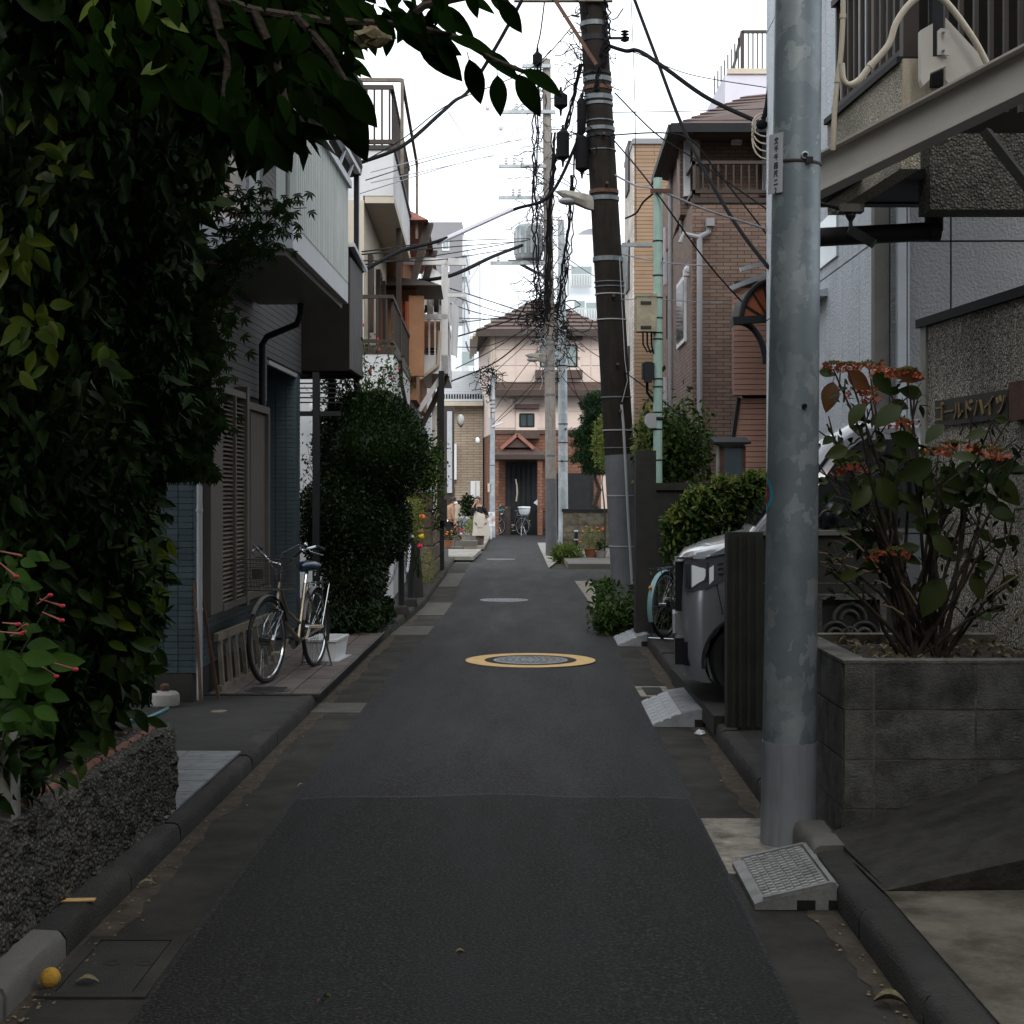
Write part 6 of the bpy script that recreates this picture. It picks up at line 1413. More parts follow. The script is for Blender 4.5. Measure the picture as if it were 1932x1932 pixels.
# street lamp head
def lamp_head(t, tip, root, w, hgt):
    tip = Vector(tip); root = Vector(root); dv = root - tip; rows = []
    prof = [(0, .02, .02), (.12, .45, .3), (.3, .85, .62), (.5, 1, .8), (.68, .95, .9), (.8, .8, 1.0), (.93, .62, 1.0), (1, .6, .95)]
    for q, a, b in prof:
        c = tip + dv * q; ww = w * a; hh = hgt * b
        rows.append([c + Vector((0, -ww, -hh * .1)), c + Vector((0, -ww * .8, hh * .35)), c + Vector((0, 0, hh * .5)), c + Vector((0, ww * .8, hh * .35)), c + Vector((0, ww, -hh * .1)), c + Vector((0, ww * .7, -hh * .5)), c + Vector((0, -ww * .7, -hh * .5))])
    s = MB(); s.loft(rows); s.build('housing', M['conc_l'], t, smooth=True)
    c = tip + dv * .38; s = MB(); s.ball(c + Vector((0, 0, -hgt * .35)), dv.length * .27, w * .8, hgt * .28, 16, 8); s.build('lens_cover', M['gutter_pipe'], t, smooth=True)
tl = thing('street_lamp', 'cream street lamp head clamped to the dark leaning pole', 'street lamp')
lamp_head(tl, p1(363, -.66, -.1), p1(385, -.15, -.05), .13, .2)
s = MB(); s.bar(p1(383, -.22, -.05), p1(386, .0, 0), .09, .08); s.build('arm', M['galv2'], tl)
# splice boxes hanging by the pole
GBX = 'black splice closures hanging left of the leaning pole'
def closure(px, py, h, r, label, d=20.4):
    s = MB(); s.lathe([(.015, h/2 + .06), (.02, h/2), (r, h/2 - .05), (r, -h/2 + .05), (.02, -h/2), (.012, -h/2 - .08)], seg=14)
    s.build('splice_closure', M['wire'], None, loc=tuple(W(px, py, d)), smooth=True, label=label, cat='splice closure', group=GBX)
closure(1097, 220, .5, .06, 'upper black splice closure right beside the leaning pole')
closure(1098, 290, .5, .09, 'fattest black splice closure, below the other one beside the leaning pole')
closure(1062, 274, .42, .085, 'black splice closure hanging clear in the sky left of the leaning pole')
closure(1058, 190, .24, .09, 'short boxy black splice closure under the leaf tips', 20.3)
closure(1014, 112, .22, .07, 'black splice closure on a thin drop line beside the concrete pole top', 22)
def wig(parent, name, c, rx, rz, n, r, seed, m='wire', ry=.15, length=(.15, .6), d=None):
    rr = random.Random(seed); s = MB(); c = Vector(c)
    for i in range(n):
        p = Vector((rr.gauss(0, rx * .5), rr.gauss(0, ry * .5), rr.uniform(-rz, rz))); v = Vector((rr.gauss(0, 1), rr.gauss(0, .6), rr.gauss(0, 1.2))).normalized(); pts = [c + p]
        st = rr.uniform(*length) / 7
        for k in range(7):
            v = (v + Vector((rr.gauss(0, .6), rr.gauss(0, .4), rr.gauss(0, .6) - .05))).normalized(); p = p + v * st; pts.append(c + p)
        s.tube(pts, r * rr.uniform(.6, 1.3), 4, cap=False)
    return s.build(name, M[m], parent, kind='stuff')
wig(LP, 'tangled_cable', p1(150, -.12) - B1, .22, .35, 45, .007, 1)
wig(LP, 'tangled_cable', p1(60, -.1) - B1, .2, .5, 45, .007, 2)
wig(LP, 'tangled_cable', p1(250, -.18) - B1, .12, .6, 30, .007, 3)
def run(px_pts, d, r, amp, seed, par, name='hanging_cable', m='wire', n=6, off=None):
    off = off or Vector((0, 0, 0)); rr = random.Random(seed); s = MB()
    for k in range(n):
        pts = []; o = Vector((rr.uniform(-amp, amp), rr.uniform(-amp, amp), 0))
        for (a, b) in zip(px_pts, px_pts[1:]):
            for q in range(8):
                u = q / 8; p = W(a[0] + (b[0]-a[0])*u, a[1] + (b[1]-a[1])*u, d) - off; pts.append(p + o + Vector((rr.gauss(0, amp * .4), rr.gauss(0, amp * .3), 0)))
        s.tube(pts, r, 5, cap=False)
    return s.build(name, M[m], par, kind='stuff', smooth=True)
run([(1096, 120), (1070, 235), (1045, 310), (1035, 380), (1032, 520), (1030, 620)], 20.6, .010, .022, 11, LP, off=B1, n=5)
run([(1142, 0), (1146, 60), (1140, 110), (1120, 180)], 20.3, .012, .05, 12, LP, off=B1, n=5)
run([(1112, 120), (1100, 180), (1085, 300), (1075, 420), (1062, 500), (1050, 620)], 20.9, .008, .018, 13, LP, off=B1, n=3)
# concrete pole
D2 = 37.7; B2 = Vector((X(1041, D2), D2, 0)); ax2 = Vector(((X(1031, D2) - X(1041, D2)) / Z(112, D2), 0, 1))
def p2(py, dx=0, dy=0): z = Z(py, D2); q = B2 + ax2 * z; return Vector((q.x + dx, q.y + dy, z)) - B2
t = thing('utility_pole', 'pale concrete utility pole wrapped in tangled cables, farther up the lane', 'utility pole', tuple(B2)); CP = t
zt_ = Z(112, D2); zb = Z(903, D2)
s = MB(); s.tube([ax2 * z for z in (zb, 5, zt_)], [.135, .125, .10], 24); s.build('shaft', M['pole_c'], t, smooth=True)
s = MB(); s.tube([ax2 * z for z in (0, zb)], [.148, .139], 24); s.build('painted_foot', M['pole_g'], t, smooth=True)
def arm2(py, px0, px1_, nm='crossarm', ins=()):
    z = Z(py, D2); s = MB(); s.bar((X(px0, D2) - B2.x, -.15, z), (X(px1_, D2) - B2.x, -.15, z), .08); s.build(nm, M['galv2'], CP)
    for px in ins:
        s = MB()
        for q in range(3): s.lathe([(.02, .04 + q*.06), (.05, .07 + q*.06), (.02, .10 + q*.06)], (X(px, D2) - B2.x, -.15, z), 10)
        s.build('insulator', M['white'], CP, smooth=True)
arm2(128, 985, 1040); arm2(214, 945, 1048, ins=(975, 986)); arm2(316, 941, 1030, ins=(955, 970, 985)); arm2(375, 941, 1028, ins=(968, 980)); arm2(498, 925, 1030, ins=(940,))
s = MB()
for (px, py) in ((920, 202), (945, 240), (970, 205)): p = W(px + 0, py, D2) - B2; s.ball(p, .06, .06, .09, 8, 6)
s.build('fuse_cutout', M['white'], t, smooth=True)
s = MB(); c = W(997, 458, D2 + .1) - B2; s.lathe([(.30, -.42), (.33, -.38), (.33, .36), (.28, .42), (.1, .46)], c, 24); s.build('transformer_tank', M['galv2'], t, smooth=True)
s = MB()
for k in range(14): a = k * 2 * math.pi / 14; s.bar(c + Vector((.33*math.cos(a), .33*math.sin(a), -.3)), c + Vector((.33*math.cos(a), .33*math.sin(a), .3)), .05)
s.build('cooling_fin', M['galv2'], t)
s = MB(); s.bar(c + Vector((-.5, -.2, -.5)), c + Vector((.6, -.1, -.48)), .1); s.bar(c + Vector((-.2, 0, -.52)), c + Vector((.5, 0, -.9)), .07); s.build('transformer_bracket', M['tan_g'], t)
for py in (560, 575, 640, 650, 690, 700, 745, 860): p = p2(py); band(t, p, .125, 0, 'galv2', .025)
for k, (py, rx, rz, n) in enumerate(((440, .5, .5, 90), (300, .25, 1.2, 110), (400, .25, 1.0, 100), (500, .25, .9, 110), (570, .55, .5, 150), (600, .6, .35, 150), (660, .3, .5, 70), (180, .15, .8, 40))):
    wig(t, 'tangled_cable', p2(py, -.1 if py < 560 else -.15), rx * .5, rz * .8, int(n * .42), .010, 20 + k, ry=.25, length=(.3, 1.3), m='wire' if k % 3 else 'wire_g')
run([(1019, 110), (1012, 200), (1008, 330), (1010, 450), (1015, 560), (1010, 600)], 37, .02, .06, 31, CP, off=B2, n=3)
run([(1046, 250), (1040, 400), (1038, 520), (1036, 600)], 37, .018, .05, 32, CP, off=B2, n=5)
run([(1082, 330), (1075, 430), (1066, 520), (1055, 600)], 38, .018, .06, 33, CP, off=B2, n=5)
tl = thing('street_lamp', 'smaller grey street lamp head on the pale concrete pole', 'street lamp')
lamp_head(tl, W(990, 670, D2 - .3), W(1030, 676, D2 - .1), .14, .22)
# galvanised pole behind
D3 = 42.0; t = thing('utility_pole', 'slim pale blue galvanised pole just right of the concrete pole', 'utility pole', (X(1063, D3), D3, 0)); GP = t
s = MB(); s.tube([(0, 0, 0), (-.02, 0, Z(700, D3)), (-.06, 0, Z(415, D3))], [.135, .12, .09], 20); s.build('shaft', M['galv2'], t, smooth=True)
for py in (608, 628, 650, 690, 800, 835, 870): band(t, (-.01, 0, 0), .128, Z(py, D3), 'dark' if py > 680 else 'galv2', .012)
for py, x in ((625, -.06), (810, .06), (870, -.05)): s = MB(); s.lathe([(.03, 0), (.02, -.06)], (x, -.12, Z(py, D3)), 8, 'y'); s.build('bolt', M['dark'], t)
wig(t, 'tangled_cable', (-.05, -.1, Z(660, D3)), .2, .8, 60, .010, 41, ry=.25, length=(.3, 1.2))
# thin pole
D4 = 52.0; t = thing('utility_pole', 'thin steel lamp pole standing before the pink house porch', 'utility pole', (X(929, D4), D4, 0))
s = MB(); s.tube([(0, 0, 0), (0, 0, Z(860, D4)), (.03, 0, Z(700, D4))], [.10, .085, .06], 16); s.build('shaft', M['galv2'], t, smooth=True)
s = MB(); s.bar((0, -.05, Z(805, D4)), (.35, -.1, Z(797, D4)), .12, .05); s.build('lamp_head', M['white'], t)
s = MB(); s.box(-.16, -.08, -.1, .05, Z(928, D4), Z(912, D4)); s.box(-.15, -.07, -.1, .05, Z(790, D4), Z(770, D4)); s.build('meter_box', M['cream_p'], t)
for py in (703, 712, 755, 763, 770, 778, 1, 878): 
    if py > 10: band(t, (0, 0, 0), .08, Z(py, D4), 'galv2', .02)
wig(t, 'tangled_cable', (-.1, -.05, Z(716, D4)), .35, .4, 60, .012, 51, length=(.3, 1.0))

# ---------------------------------------------------------------- overhead cables
def cable(pts, r, label, grp=None, m='wire', tw=0):
    P = [W(px, py, d) for px, py, d in pts]; out = []
    for i in range(len(P) - 1):
        p0, p1_, p2_, p3 = P[max(i-1, 0)], P[i], P[i+1], P[min(i+2, len(P)-1)]
        for q in range(8):
            u = q / 8; out.append(.5 * ((2*p1_) + (p2_-p0)*u + (2*p0-5*p1_+4*p2_-p3)*u*u + (3*p1_-p0-3*p2_+p3)*u**3))
    out.append(P[-1]); s = MB()
    if tw:
        for ph_ in (0, math.pi):
            s.tube([p + Vector((math.cos(i * 1.1 + ph_), 0, math.sin(i * 1.1 + ph_))) * tw for i, p in enumerate(out)], r, 5)
    else: s.tube(out, r, 6)
    return s.build('overhead_cable', M[m], None, smooth=True, label=label, cat='cable', group=grp)
OR = ['topmost', 'second from top', 'third from top', 'fourth from top', 'fifth from top', 'sixth from top', 'seventh from top', 'eighth from top', 'ninth from top', 'tenth from top', 'eleventh from top', 'twelfth from top', 'third from bottom', 'second from bottom', 'lowest']
GC = 'thin service cables crossing the sky'
cable([(683, 306, 17.5), (760, 275, 18), (830, 215, 19), (858, 190, 19.5), (885, 170, 20), (935, 90, 20), (985, 0, 20)], .024, 'thick black cable swooping from the dark roof gutter up behind the leaves')
cable([(683, 306, 17.5), (760, 262, 18), (850, 195, 19), (1000, 130, 20), (1080, 50, 20.3)], .007, 'thin cable shadowing the thick swooping cable on the left')
cable([(683, 512, 17.1), (760, 472, 18), (835, 452, 19), (965, 397, 20.2), (1040, 365, 20.4), (1100, 240, 20.4)], .022, 'thick black cable from the dark downpipe across to below the street lamp')
cable([(826, 458, 18.95), (965, 395, 20.15)], .032, 'pale lilac sleeve around the cable left of the street lamp', m='lilac')
cable([(768, 532, 29), (850, 520, 30), (930, 484, 33), (985, 463, 37)], .04, 'thick cable rising to the transformer from behind the white balcony')
cable([(1145, 85, 20.4), (1180, 96, 20.2), (1205, 96, 20), (1250, 125, 19.5), (1335, 185, 19), (1437, 233, 18.2)], .028, 'thick cable sagging from the leaning pole to the upper right')
cable([(1190, -20, 22), (1235, 100, 21.5), (1295, 255, 20.5), (1380, 410, 19), (1450, 505, 18)], .024, 'long straight black cable cutting diagonally past the brown house')
cable([(1160, 175, 20.4), (1235, 250, 20), (1310, 300, 19.5), (1447, 395, 18.5)], .010, 'thin cable crossing the brown house balcony, upper of two', GC)
cable([(1150, 255, 20.4), (1225, 345, 17.6), (1330, 490, 17.5), (1405, 575, 19)], .010, 'thin cable dropping to the arched awning past the green pole', GC)
cable([(1160, 330, 20.4), (1200, 350, 19), (1240, 358, 17.5), (1330, 395, 17.8), (1445, 432, 18.2)], .013, 'grey cable passing over the top of the green pole', GC, 'wire_g')
cable([(1150, 255, 20.4), (1285, 255, 19), (1350, 320, 18.8), (1445, 440, 18.4)], .010, 'thin cable bending down across the brick wall', GC)
cable([(1175, 480, 20.4), (1240, 493, 17.6), (1300, 500, 18), (1345, 500, 24)], .008, 'thin cable tied between the leaning pole and the green pole', GC, 'wire_g')
cable([(1170, 565, 20.4), (1250, 566, 17.6), (1385, 573, 19.8)], .006, 'taut pale wire running level from the leaning pole to the salmon house', GC, 'wire_g')
cable([(1150, 85, 20.4), (1200, 100, 21), (1300, 140, 21), (1445, 165, 20)], .006, 'hair thin wire above the thick sagging cable on the right', GC)
cable([(1190, -20, 26), (1198, 200, 26), (1200, 455, 20.5)], .006, 'hair thin wire hanging straight down right of the leaning pole', GC)
cable([(1150, 212, 20.4), (1290, 210, 22), (1445, 205, 24)], .006, 'hair thin wire running level to the brown roof', GC)
cable([(1240, 360, 17.5), (1215, 380, 18), (1200, 402, 19), (1180, 412, 20.4)], .012, 'short looping cable between the green pole and the leaning pole', GC)
cable([(1176, 700, 20.4), (1230, 740, 19), (1290, 790, 18.4)], .008, 'thin cable slipping down behind the green pole', GC)
for k, (a, b, c_, mm) in enumerate((((700, 325, 19), (900, 275, 28), (1010, 262, 37), 'wire_g'), ((700, 345, 19), (880, 305, 28), (1015, 272, 37), 'wire_g'), ((680, 365, 19), (900, 300, 28), (1020, 285, 37), 'wire_g'), ((690, 340, 19), (840, 295, 26), (1005, 258, 37), 'wire'),
        ((683, 475, 18), (850, 455, 28), (1000, 450, 37), 'wire'), ((683, 480, 18), (850, 466, 28), (990, 455, 37), 'wire'), ((683, 492, 18), (830, 490, 28), (960, 470, 37), 'wire'), ((683, 500, 18), (850, 478, 28), (1000, 452, 37), 'wire'))):
    cable([a, b, c_], .007 if k < 4 else .010, f'{OR[k]} of the thin lines strung from the left houses to the concrete pole', 'thin lines strung left to the concrete pole', mm)
GD = 'cables fanning from the tangle to the left houses'
fan = [((730, 528, 28), (820, 536, 31), (1020, 600, 37)), ((790, 525, 30), (900, 560, 34), (1010, 596, 37)), ((855, 610, 30), (940, 600, 34), (1020, 590, 37)), ((855, 637, 30), (930, 615, 34), (1010, 588, 37)),
       ((860, 695, 32), (930, 660, 35), (1005, 610, 37)), ((850, 720, 32), (940, 680, 35), (1015, 615, 37)), ((860, 560, 32), (930, 585, 35), (1000, 600, 37)), ((780, 545, 29), (900, 590, 34), (1000, 605, 37)),
       ((930, 705, 52), (980, 660, 45), (1030, 610, 37.7)), ((930, 706, 52), (960, 722, 45), (1030, 722, 37.7)), ((930, 800, 52), (980, 750, 45), (1040, 690, 37.7)), ((935, 770, 54), (985, 700, 45), (1035, 640, 37.7)),
       ((940, 795, 54), (1000, 740, 46), (1050, 650, 38)), ((860, 600, 31), (930, 602, 34), (1015, 602, 37)), ((855, 655, 31), (930, 650, 34), (1010, 612, 37))]
for k, pts in enumerate(fan):
    cable(pts, .016 if k in (5, 3) else .010, f'{OR[sorted(q[0][1] for q in fan).index(pts[0][1])]} cable of the fan spreading left from the tangled concrete pole', GD)
GE = 'cables fanning from the tangle to the right'
for k, pts in enumerate(sorted([((1050, 600, 38), (1110, 660, 42), (1180, 700, 46)), ((1050, 620, 38), (1090, 700, 40), (1140, 800, 42)), ((1060, 660, 41), (1110, 710, 40), (1165, 740, 36)), ((1050, 560, 38), (1100, 600, 34), (1150, 640, 28)),
        ((1060, 480, 40), (1120, 520, 50), (1170, 540, 60)), ((1055, 330, 38), (1110, 375, 30), (1160, 405, 21)), ((1060, 710, 41), (1100, 760, 41), (1135, 795, 40)), ((1050, 600, 38), (1120, 640, 30), (1165, 650, 21)), ((1065, 640, 40), (1085, 735, 48), (1120, 810, 56))], key=lambda q: q[2][1])):
    cable(pts, .010, f'{OR[k]} cable of the fan spreading right from the tangled concrete pole', GE)
s = MB()
rs = random.Random(5); rw = []
for i in range(60):
    x = -1.09 + 1.97 * i / 59; tt = (x + 1.1) / 2.0; y = 7.96 - .05 * abs(i / 59 - .5) * 2 + .024 * math.sin(i * .26) + rs.gauss(0, .004); w_ = rs.uniform(.003, .008); z_ = crown(8, min(1, max(0, tt))) + .0045; rw.append([(x, y - w_, z_), (x, y + w_, z_)])
s.loft(rw, cap=False, closed=False); s.build('seam_crack', M['black'], kind='structure')
cable([(1030, -20, 22), (1020, 60, 22), (1012, 100, 22), (1005, 180, 24)], .010, 'thin drop line above the splice closure beside the pole top')
cable([(855, 575, 32), (905, 500, 34), (960, 408, 37)], .006, 'faint wire rising steeply to the lowest bare crossarm', 'hair thin wires about the crossarms', 'wire_g')
cable([(845, 210, 20), (880, 265, 30), (930, 345, 60)], .006, 'faint wire descending from the thick swooping cable', 'hair thin wires about the crossarms', 'wire_g')
# insulator cluster where cables meet the stucco corner
t = thing('cable_anchor', 'looped cream and black cable ends anchored at the stucco building corner', 'cable anchor', tuple(W(1437, 235, 18.15)))
s = MB()
for k in range(4): s.tube([(.05 - .16*math.sin(a), 0, -.06*k + .14*math.cos(a) * (1 + .2 * k)) for a in [q*math.pi/8 for q in range(9)]], .010, 5)
s.build('cream_loop', M['cream_p'], t, smooth=True)
s = MB(); s.ball((-.0, 0, 0), .07, .07, .06); s.tube([(0, 0, 0), (.06, 0, .2), (.1, 0, .5)], .03, 6); s.build('clamp', M['wire'], t, smooth=True)
# ---------------------------------------------------------------- bicycles
M['seatblue'] = mat('dark blue saddle', (.006, .025, .05), .3, .1, 4, .05, 60, spec=.6)
M['frame_s'] = mat('champagne frame', (.22, .19, .15), .3, .1, 6, 0, metal=.6)
M['frame_k'] = mat('black frame', (.02, .02, .02), .35, .1, 6, 0)
M['frame_t'] = mat('pale teal mudguard', (.25, .42, .44), .35, .1, 6, 0)
M['basketw'] = mat('basket wire', (.10, .095, .09), .45, .1, 6, 0, metal=.5)
M['cover'] = mat('silver cover', (.45, .48, .52), .35, .1, 8, .4, 14)
def bike(label, x, y, z, head, frame, guard, wr=.33, front_basket=True, rear_cover=False, steer=0.0, seat='seatblue', lean=0.0):
    b = thing('bicycle', label, 'bicycle', (x, y, z)); b.rotation_euler = (lean, 0, head)   # local +X forward, origin at rear contact
    WB = 1.14; hr = Vector((0, 0, wr)); hf = Vector((WB, 0, wr))
    def wheel(par, c, rim='chrome', dyn=False):
        s = MB(); s.tube([(c.x + wr*.955*math.cos(a), c.y, c.z + wr*.955*math.sin(a)) for a in [k*math.pi/24 for k in range(48)]], .017, 8, True); w = s.build('wheel', M['black'], par, smooth=True)
        s = MB(); s.tube([(c.x + wr*.89*math.cos(a), c.y, c.z + wr*.89*math.sin(a)) for a in [k*math.pi/24 for k in range(48)]], .009, 6, True, flat=1.3); s.build('rim', M[rim], w, smooth=True)
        s = MB()
        for k in range(28):
            a = k * 2 * math.pi / 28; o = .35 * (1 if k % 2 else -1); sd_ = .03 * (1 if k % 4 < 2 else -1)
            s.tube([(c.x + .02*math.cos(a+o), c.y + sd_, c.z + .02*math.sin(a+o)), (c.x + wr*.88*math.cos(a), c.y, c.z + wr*.88*math.sin(a))], .0014, 3, cap=False)
        s.build('spokes', M['chrome'], w)
        s = MB(); s.tube([c + Vector((0, -.05, 0)), c + Vector((0, .05, 0))], .022 if not dyn else .045, 12); s.build('hub', M['chrome'], w, smooth=True); return w
    wheel(b, hr)
    head_b = Vector((WB - .17, 0, .56)); head_t = Vector((WB - .235, 0, .76)); bbk = Vector((.44, 0, .27)); st = Vector((.26, 0, .72))
    f = MB(); f.tube([head_b + (head_t-head_b)*.2, Vector((.75, 0, .42)), bbk], .019, 8); f.tube([head_t, Vector((.70, 0, .52)), Vector((.39, 0, .40))], .013, 8)
    f.tube([bbk, st], .016, 8); f.tube([head_b, head_t], .021, 8)
    for sy in (-1, 1):
        f.tube([bbk + Vector((0, sy*.03, 0)), hr + Vector((0, sy*.055, 0))], .010, 6); f.tube([st + Vector((0, sy*.02, -.06)), hr + Vector((0, sy*.055, 0))], .009, 6)
    f.build('frame', M[frame], b, smooth=True)
    f = MB(); f.tube([st, st + Vector((-.035, 0, .1))], .013, 8); f.build('seat_post', M['chrome'], b, smooth=True)
    c = st + Vector((-.05, 0, .14)); rows = []
    for q, w, zt_ in ((-.13, .02, .02), (-.11, .09, .035), (-.04, .105, .045), (.04, .075, .035), (.1, .035, .03), (.15, .018, .015)):
        rows.append([c + Vector((q, w*math.cos(a), (zt_ if math.sin(a) > 0 else .045)*math.sin(a))) for a in [k*math.pi/6 for k in range(12)]])
    s = MB(); s.loft(rows); s.build('saddle', M[seat], b, smooth=True)
    s = MB()
    for sy in (-.02, .02): s.tube([c + Vector((-.1 + .03*math.cos(a), sy*1.6, -.06 + .025*math.sin(a))) for a in [k*math.pi/5 for k in range(10)]], .005, 5, True)
    s.build('saddle_spring', M['chrome'], b)
    # steered front assembly
    fr = bpy.data.objects.new('fork', None); 
    s = MB()
    ce, se = math.cos(steer), math.sin(steer)
    def T(p):   # rotate about the steering axis (approximately vertical through head_b)
        p = Vector(p); q = p - head_b; return head_b + Vector((q.x*ce - q.y*se, q.x*se + q.y*ce, q.z))
    for sy in (-1, 1): s.tube([T(head_b + Vector((0, sy*.05, -.02))), T(hf + Vector((-.06, sy*.055, .12))), T(hf + Vector((0, sy*.05, 0)))], .011, 6)
    s.tube([T(head_b + Vector((0, -.05, -.01))), T(head_b + Vector((0, .05, -.01)))], .014, 6); s.tube([T(head_t), T(head_t + Vector((-.03, 0, .14)))], .012, 8)
    fk = s.build('fork', M['chrome'], b, smooth=True)
    fw = wheel(b, hf, dyn=True)
    M4 = Matrix.Translation(head_b) @ Matrix.Rotation(steer, 4, 'Z') @ Matrix.Translation(-head_b); fw.matrix_local = M4
    def fb(name, mb, m, par=b, smooth=True): o = mb.build(name, M[m], par, smooth=smooth); o.matrix_local = M4; return o
    hc = head_t + Vector((-.03, 0, .14)); s = MB()
    s.tube([hc + Vector((-.17, -.27, .12)), hc + Vector((-.06, -.26, .145)), hc + Vector((.03, -.19, .12)), hc + Vector((.03, -.08, .02)), hc + Vector((.0, 0, 0)), hc + Vector((.03, .08, .02)), hc + Vector((.03, .19, .12)), hc + Vector((-.06, .26, .145)), hc + Vector((-.17, .27, .12))], .0115, 8)
    hb = fb('handlebar', s, 'chrome')
    for sy in (-1, 1):
        s = MB(); s.tube([hc + Vector((-.20, sy*.272, .115)), hc + Vector((-.07, sy*.262, .143))], .017, 10); s.build('grip', M['dark'], hb, smooth=True)
        s = MB(); s.tube([hc + Vector((-.02, sy*.23, .13)), hc + Vector((.02, sy*.25, .11)), hc + Vector((-.05, sy*.28, .09)), hc + Vector((-.13, sy*.295, .075))], .006, 6); s.build('brake_lever', M['chrome'], hb, smooth=True)
    s = MB(); s.lathe([(.024, .15), (.026, .16), (.018, .178), (.003, .183)], hc + Vector((.0, .2, -.0)), 16); s.build('bell', M['chrome'], hb, smooth=True)
    s = MB()
    for sy in (-1, 1): s.tube([hc + Vector((.0, sy*.22, .12)), hc + Vector((.1, sy*.2, .17)), hc + Vector((.17, sy*.08, .1)), hc + Vector((.1, 0, -.05)), hc + Vector((.08, 0, -.2))], .0035, 5)
    fb('brake_cable', s, 'wire_g' if frame == 'frame_s' else 'wire')
    if front_basket:
        bc = head_t + Vector((.20, 0, -.0)); s = MB(); H = .24
        def R2(q, z): return (bc.x - .15 * (.82 + .18*q) - .0, bc.x + .15 * (.82 + .18*q) + .04*q, .19 * (.85 + .15*q), bc.z - .04 + z)
        for i in range(9):
            q = i / 8; xa_, xb_, hw, zz_ = R2(q, H*q); s.tube([(xa_, -hw, zz_), (xb_, -hw, zz_), (xb_, hw, zz_), (xa_, hw, zz_)], .0022 if i not in (0, 8) else .0045, 4, True)
        x0a, x1a, w0, z0_ = R2(0, 0); x0b, x1b, w1, z1_ = R2(1, H)
        for i in range(14):
            q = i / 13
            s.tube([(x0b, w1*(2*q-1), z1_), (x0a, w0*(2*q-1), z0_), (x1a, w0*(2*q-1), z0_), (x1b, w1*(2*q-1), z1_)], .002, 4, cap=False)
        for i in range(10):
            q = i / 9
            s.tube([(x0b + (x1b-x0b)*q, -w1, z1_), (x0a + (x1a-x0a)*q, -w0, z0_), (x0a + (x1a-x0a)*q, w0, z0_), (x0b + (x1b-x0b)*q, w1, z1_)], .002, 4, cap=False)
        o = fb('basket', s, 'basketw'); 
        s = MB(); s.box(x1b - .0, x1b + .012, -.045, .045, bc.z + .05, bc.z + .13); s.build('basket_badge', M['chrome'], o)
    else:
        s = MB(); s.ball(head_t + Vector((.08, 0, -.02)), .05, .05, .05); fb('headlamp', s, 'chrome')
    def guard_arc(c, a0, a1, name, tr=False, m=guard):
        s = MB(); R_ = wr + .025; rows = []
        for k in range(17):
            a = R(a0 + (a1 - a0) * k / 16); rows.append([(c.x + (R_ - .008 * abs(q)) * math.cos(a), c.y + .026 * q, c.z + (R_ - .012 * abs(q)) * math.sin(a)) for q in (-1, -.5, 0, .5, 1)])
        s.loft(rows, cap=False, closed=False)
        return fb(name, s, m) if tr else s.build(name, M[m], b, smooth=True)
    guard_arc(hr, 205, 15, 'rear_mudguard'); guard_arc(hf, 160, 40, 'front_mudguard', True)
    s = MB()
    for sy in (-1, 1):
        s.tube([(-.22, sy*.06, .70), (.12, sy*.05, .71)], .006, 5); s.tube([(-.22, sy*.06, .70), (0, sy*.06, .33)], .005, 5); s.tube([(-.02, sy*.06, .70), (0, sy*.06, .33)], .005, 5)
    s.tube([(-.22, -.06, .70), (-.22, .06, .70)], .006, 5); s.tube([(-.05, -.06, .705), (-.05, .06, .705)], .005, 5); s.tube([(.12, -.05, .71), st + Vector((0, 0, -.02)), (.12, .05, .71)], .005, 5)
    s.build('rear_rack', M['chrome'], b, smooth=True)
    s = MB(); s.loft([[(x_, -.05 + t_, z_) for x_, z_ in ((-.03, .30), (.44, .19), (.52, .24), (.52, .31), (.44, .36), (-.03, .37))] for t_ in (0, .02)]); s.build('chain_case', M['frame_k' if frame != 'frame_s' else 'chrome'], b)
    s = MB(); s.bar((.44, -.09, .27), (.54, -.09, .17), .02, .012); s.box(.50, .59, -.18, -.09, .155, .175); s.build('pedal', M['cream_p'], b)
    s = MB(); s.bar((.44, .07, .27), (.34, .07, .37), .02, .012); s.box(.29, .38, .08, .17, .36, .38); s.build('pedal', M['cream_p'], b)
    s = MB(); s.tube([(0, -.07, .32), (-.05, -.13, .01), (-.08, -.14, .0), (-.08, .14, .0), (-.05, .13, .01), (0, .07, .32)], .008, 6); s.build('stand', M['chrome'], b, smooth=True)
    s = MB(); s.ball((-.33, 0, .52), .02, .02, .02, 8, 6); s.build('reflector', mat('amber reflector', (.6, .25, .02), .3, 0, 1, 0) if 'refl' not in M else M['refl'], b)
    if rear_cover:
        rows = []
        for q, w in ((0, .8), (.3, 1.0), (.75, 1.12), (1, 1.1)):
            rows.append([(-.08 + .2*w*math.cos(a)*(1+.05*math.sin(a*9+q)), .16*w*math.sin(a)*(1+.05*math.sin(a*7)), .74 + .24*q) for a in [k*math.pi/12 for k in range(24)]])
        s = MB(); s.loft(rows); rb_ = s.build('rear_basket', M['cover'], b, smooth=True)
        s = MB(); s.lathe([(.23, .975), (.235, 1.0), (.2, 1.02), (.02, 1.03)], (-.08, 0, 0), 20); s.build('basket_lid', M['white'], rb_, smooth=True)
    return b
def bike_at(label, rear, front, z, **kw):
    a = Vector((rear[0], rear[1], 0)); c = Vector((front[0], front[1], 0)); dv = (c - a).normalized()
    return bike(label, a.x, a.y, z, math.atan2(dv.y, dv.x), **kw)
bike_at('champagne city bicycle with a wire basket and dark blue saddle parked by the shutters', (X(594, 13.0), 13.0), (X(506, 11.86), 11.86), .11, frame='frame_s', guard='basketw', steer=-.10)
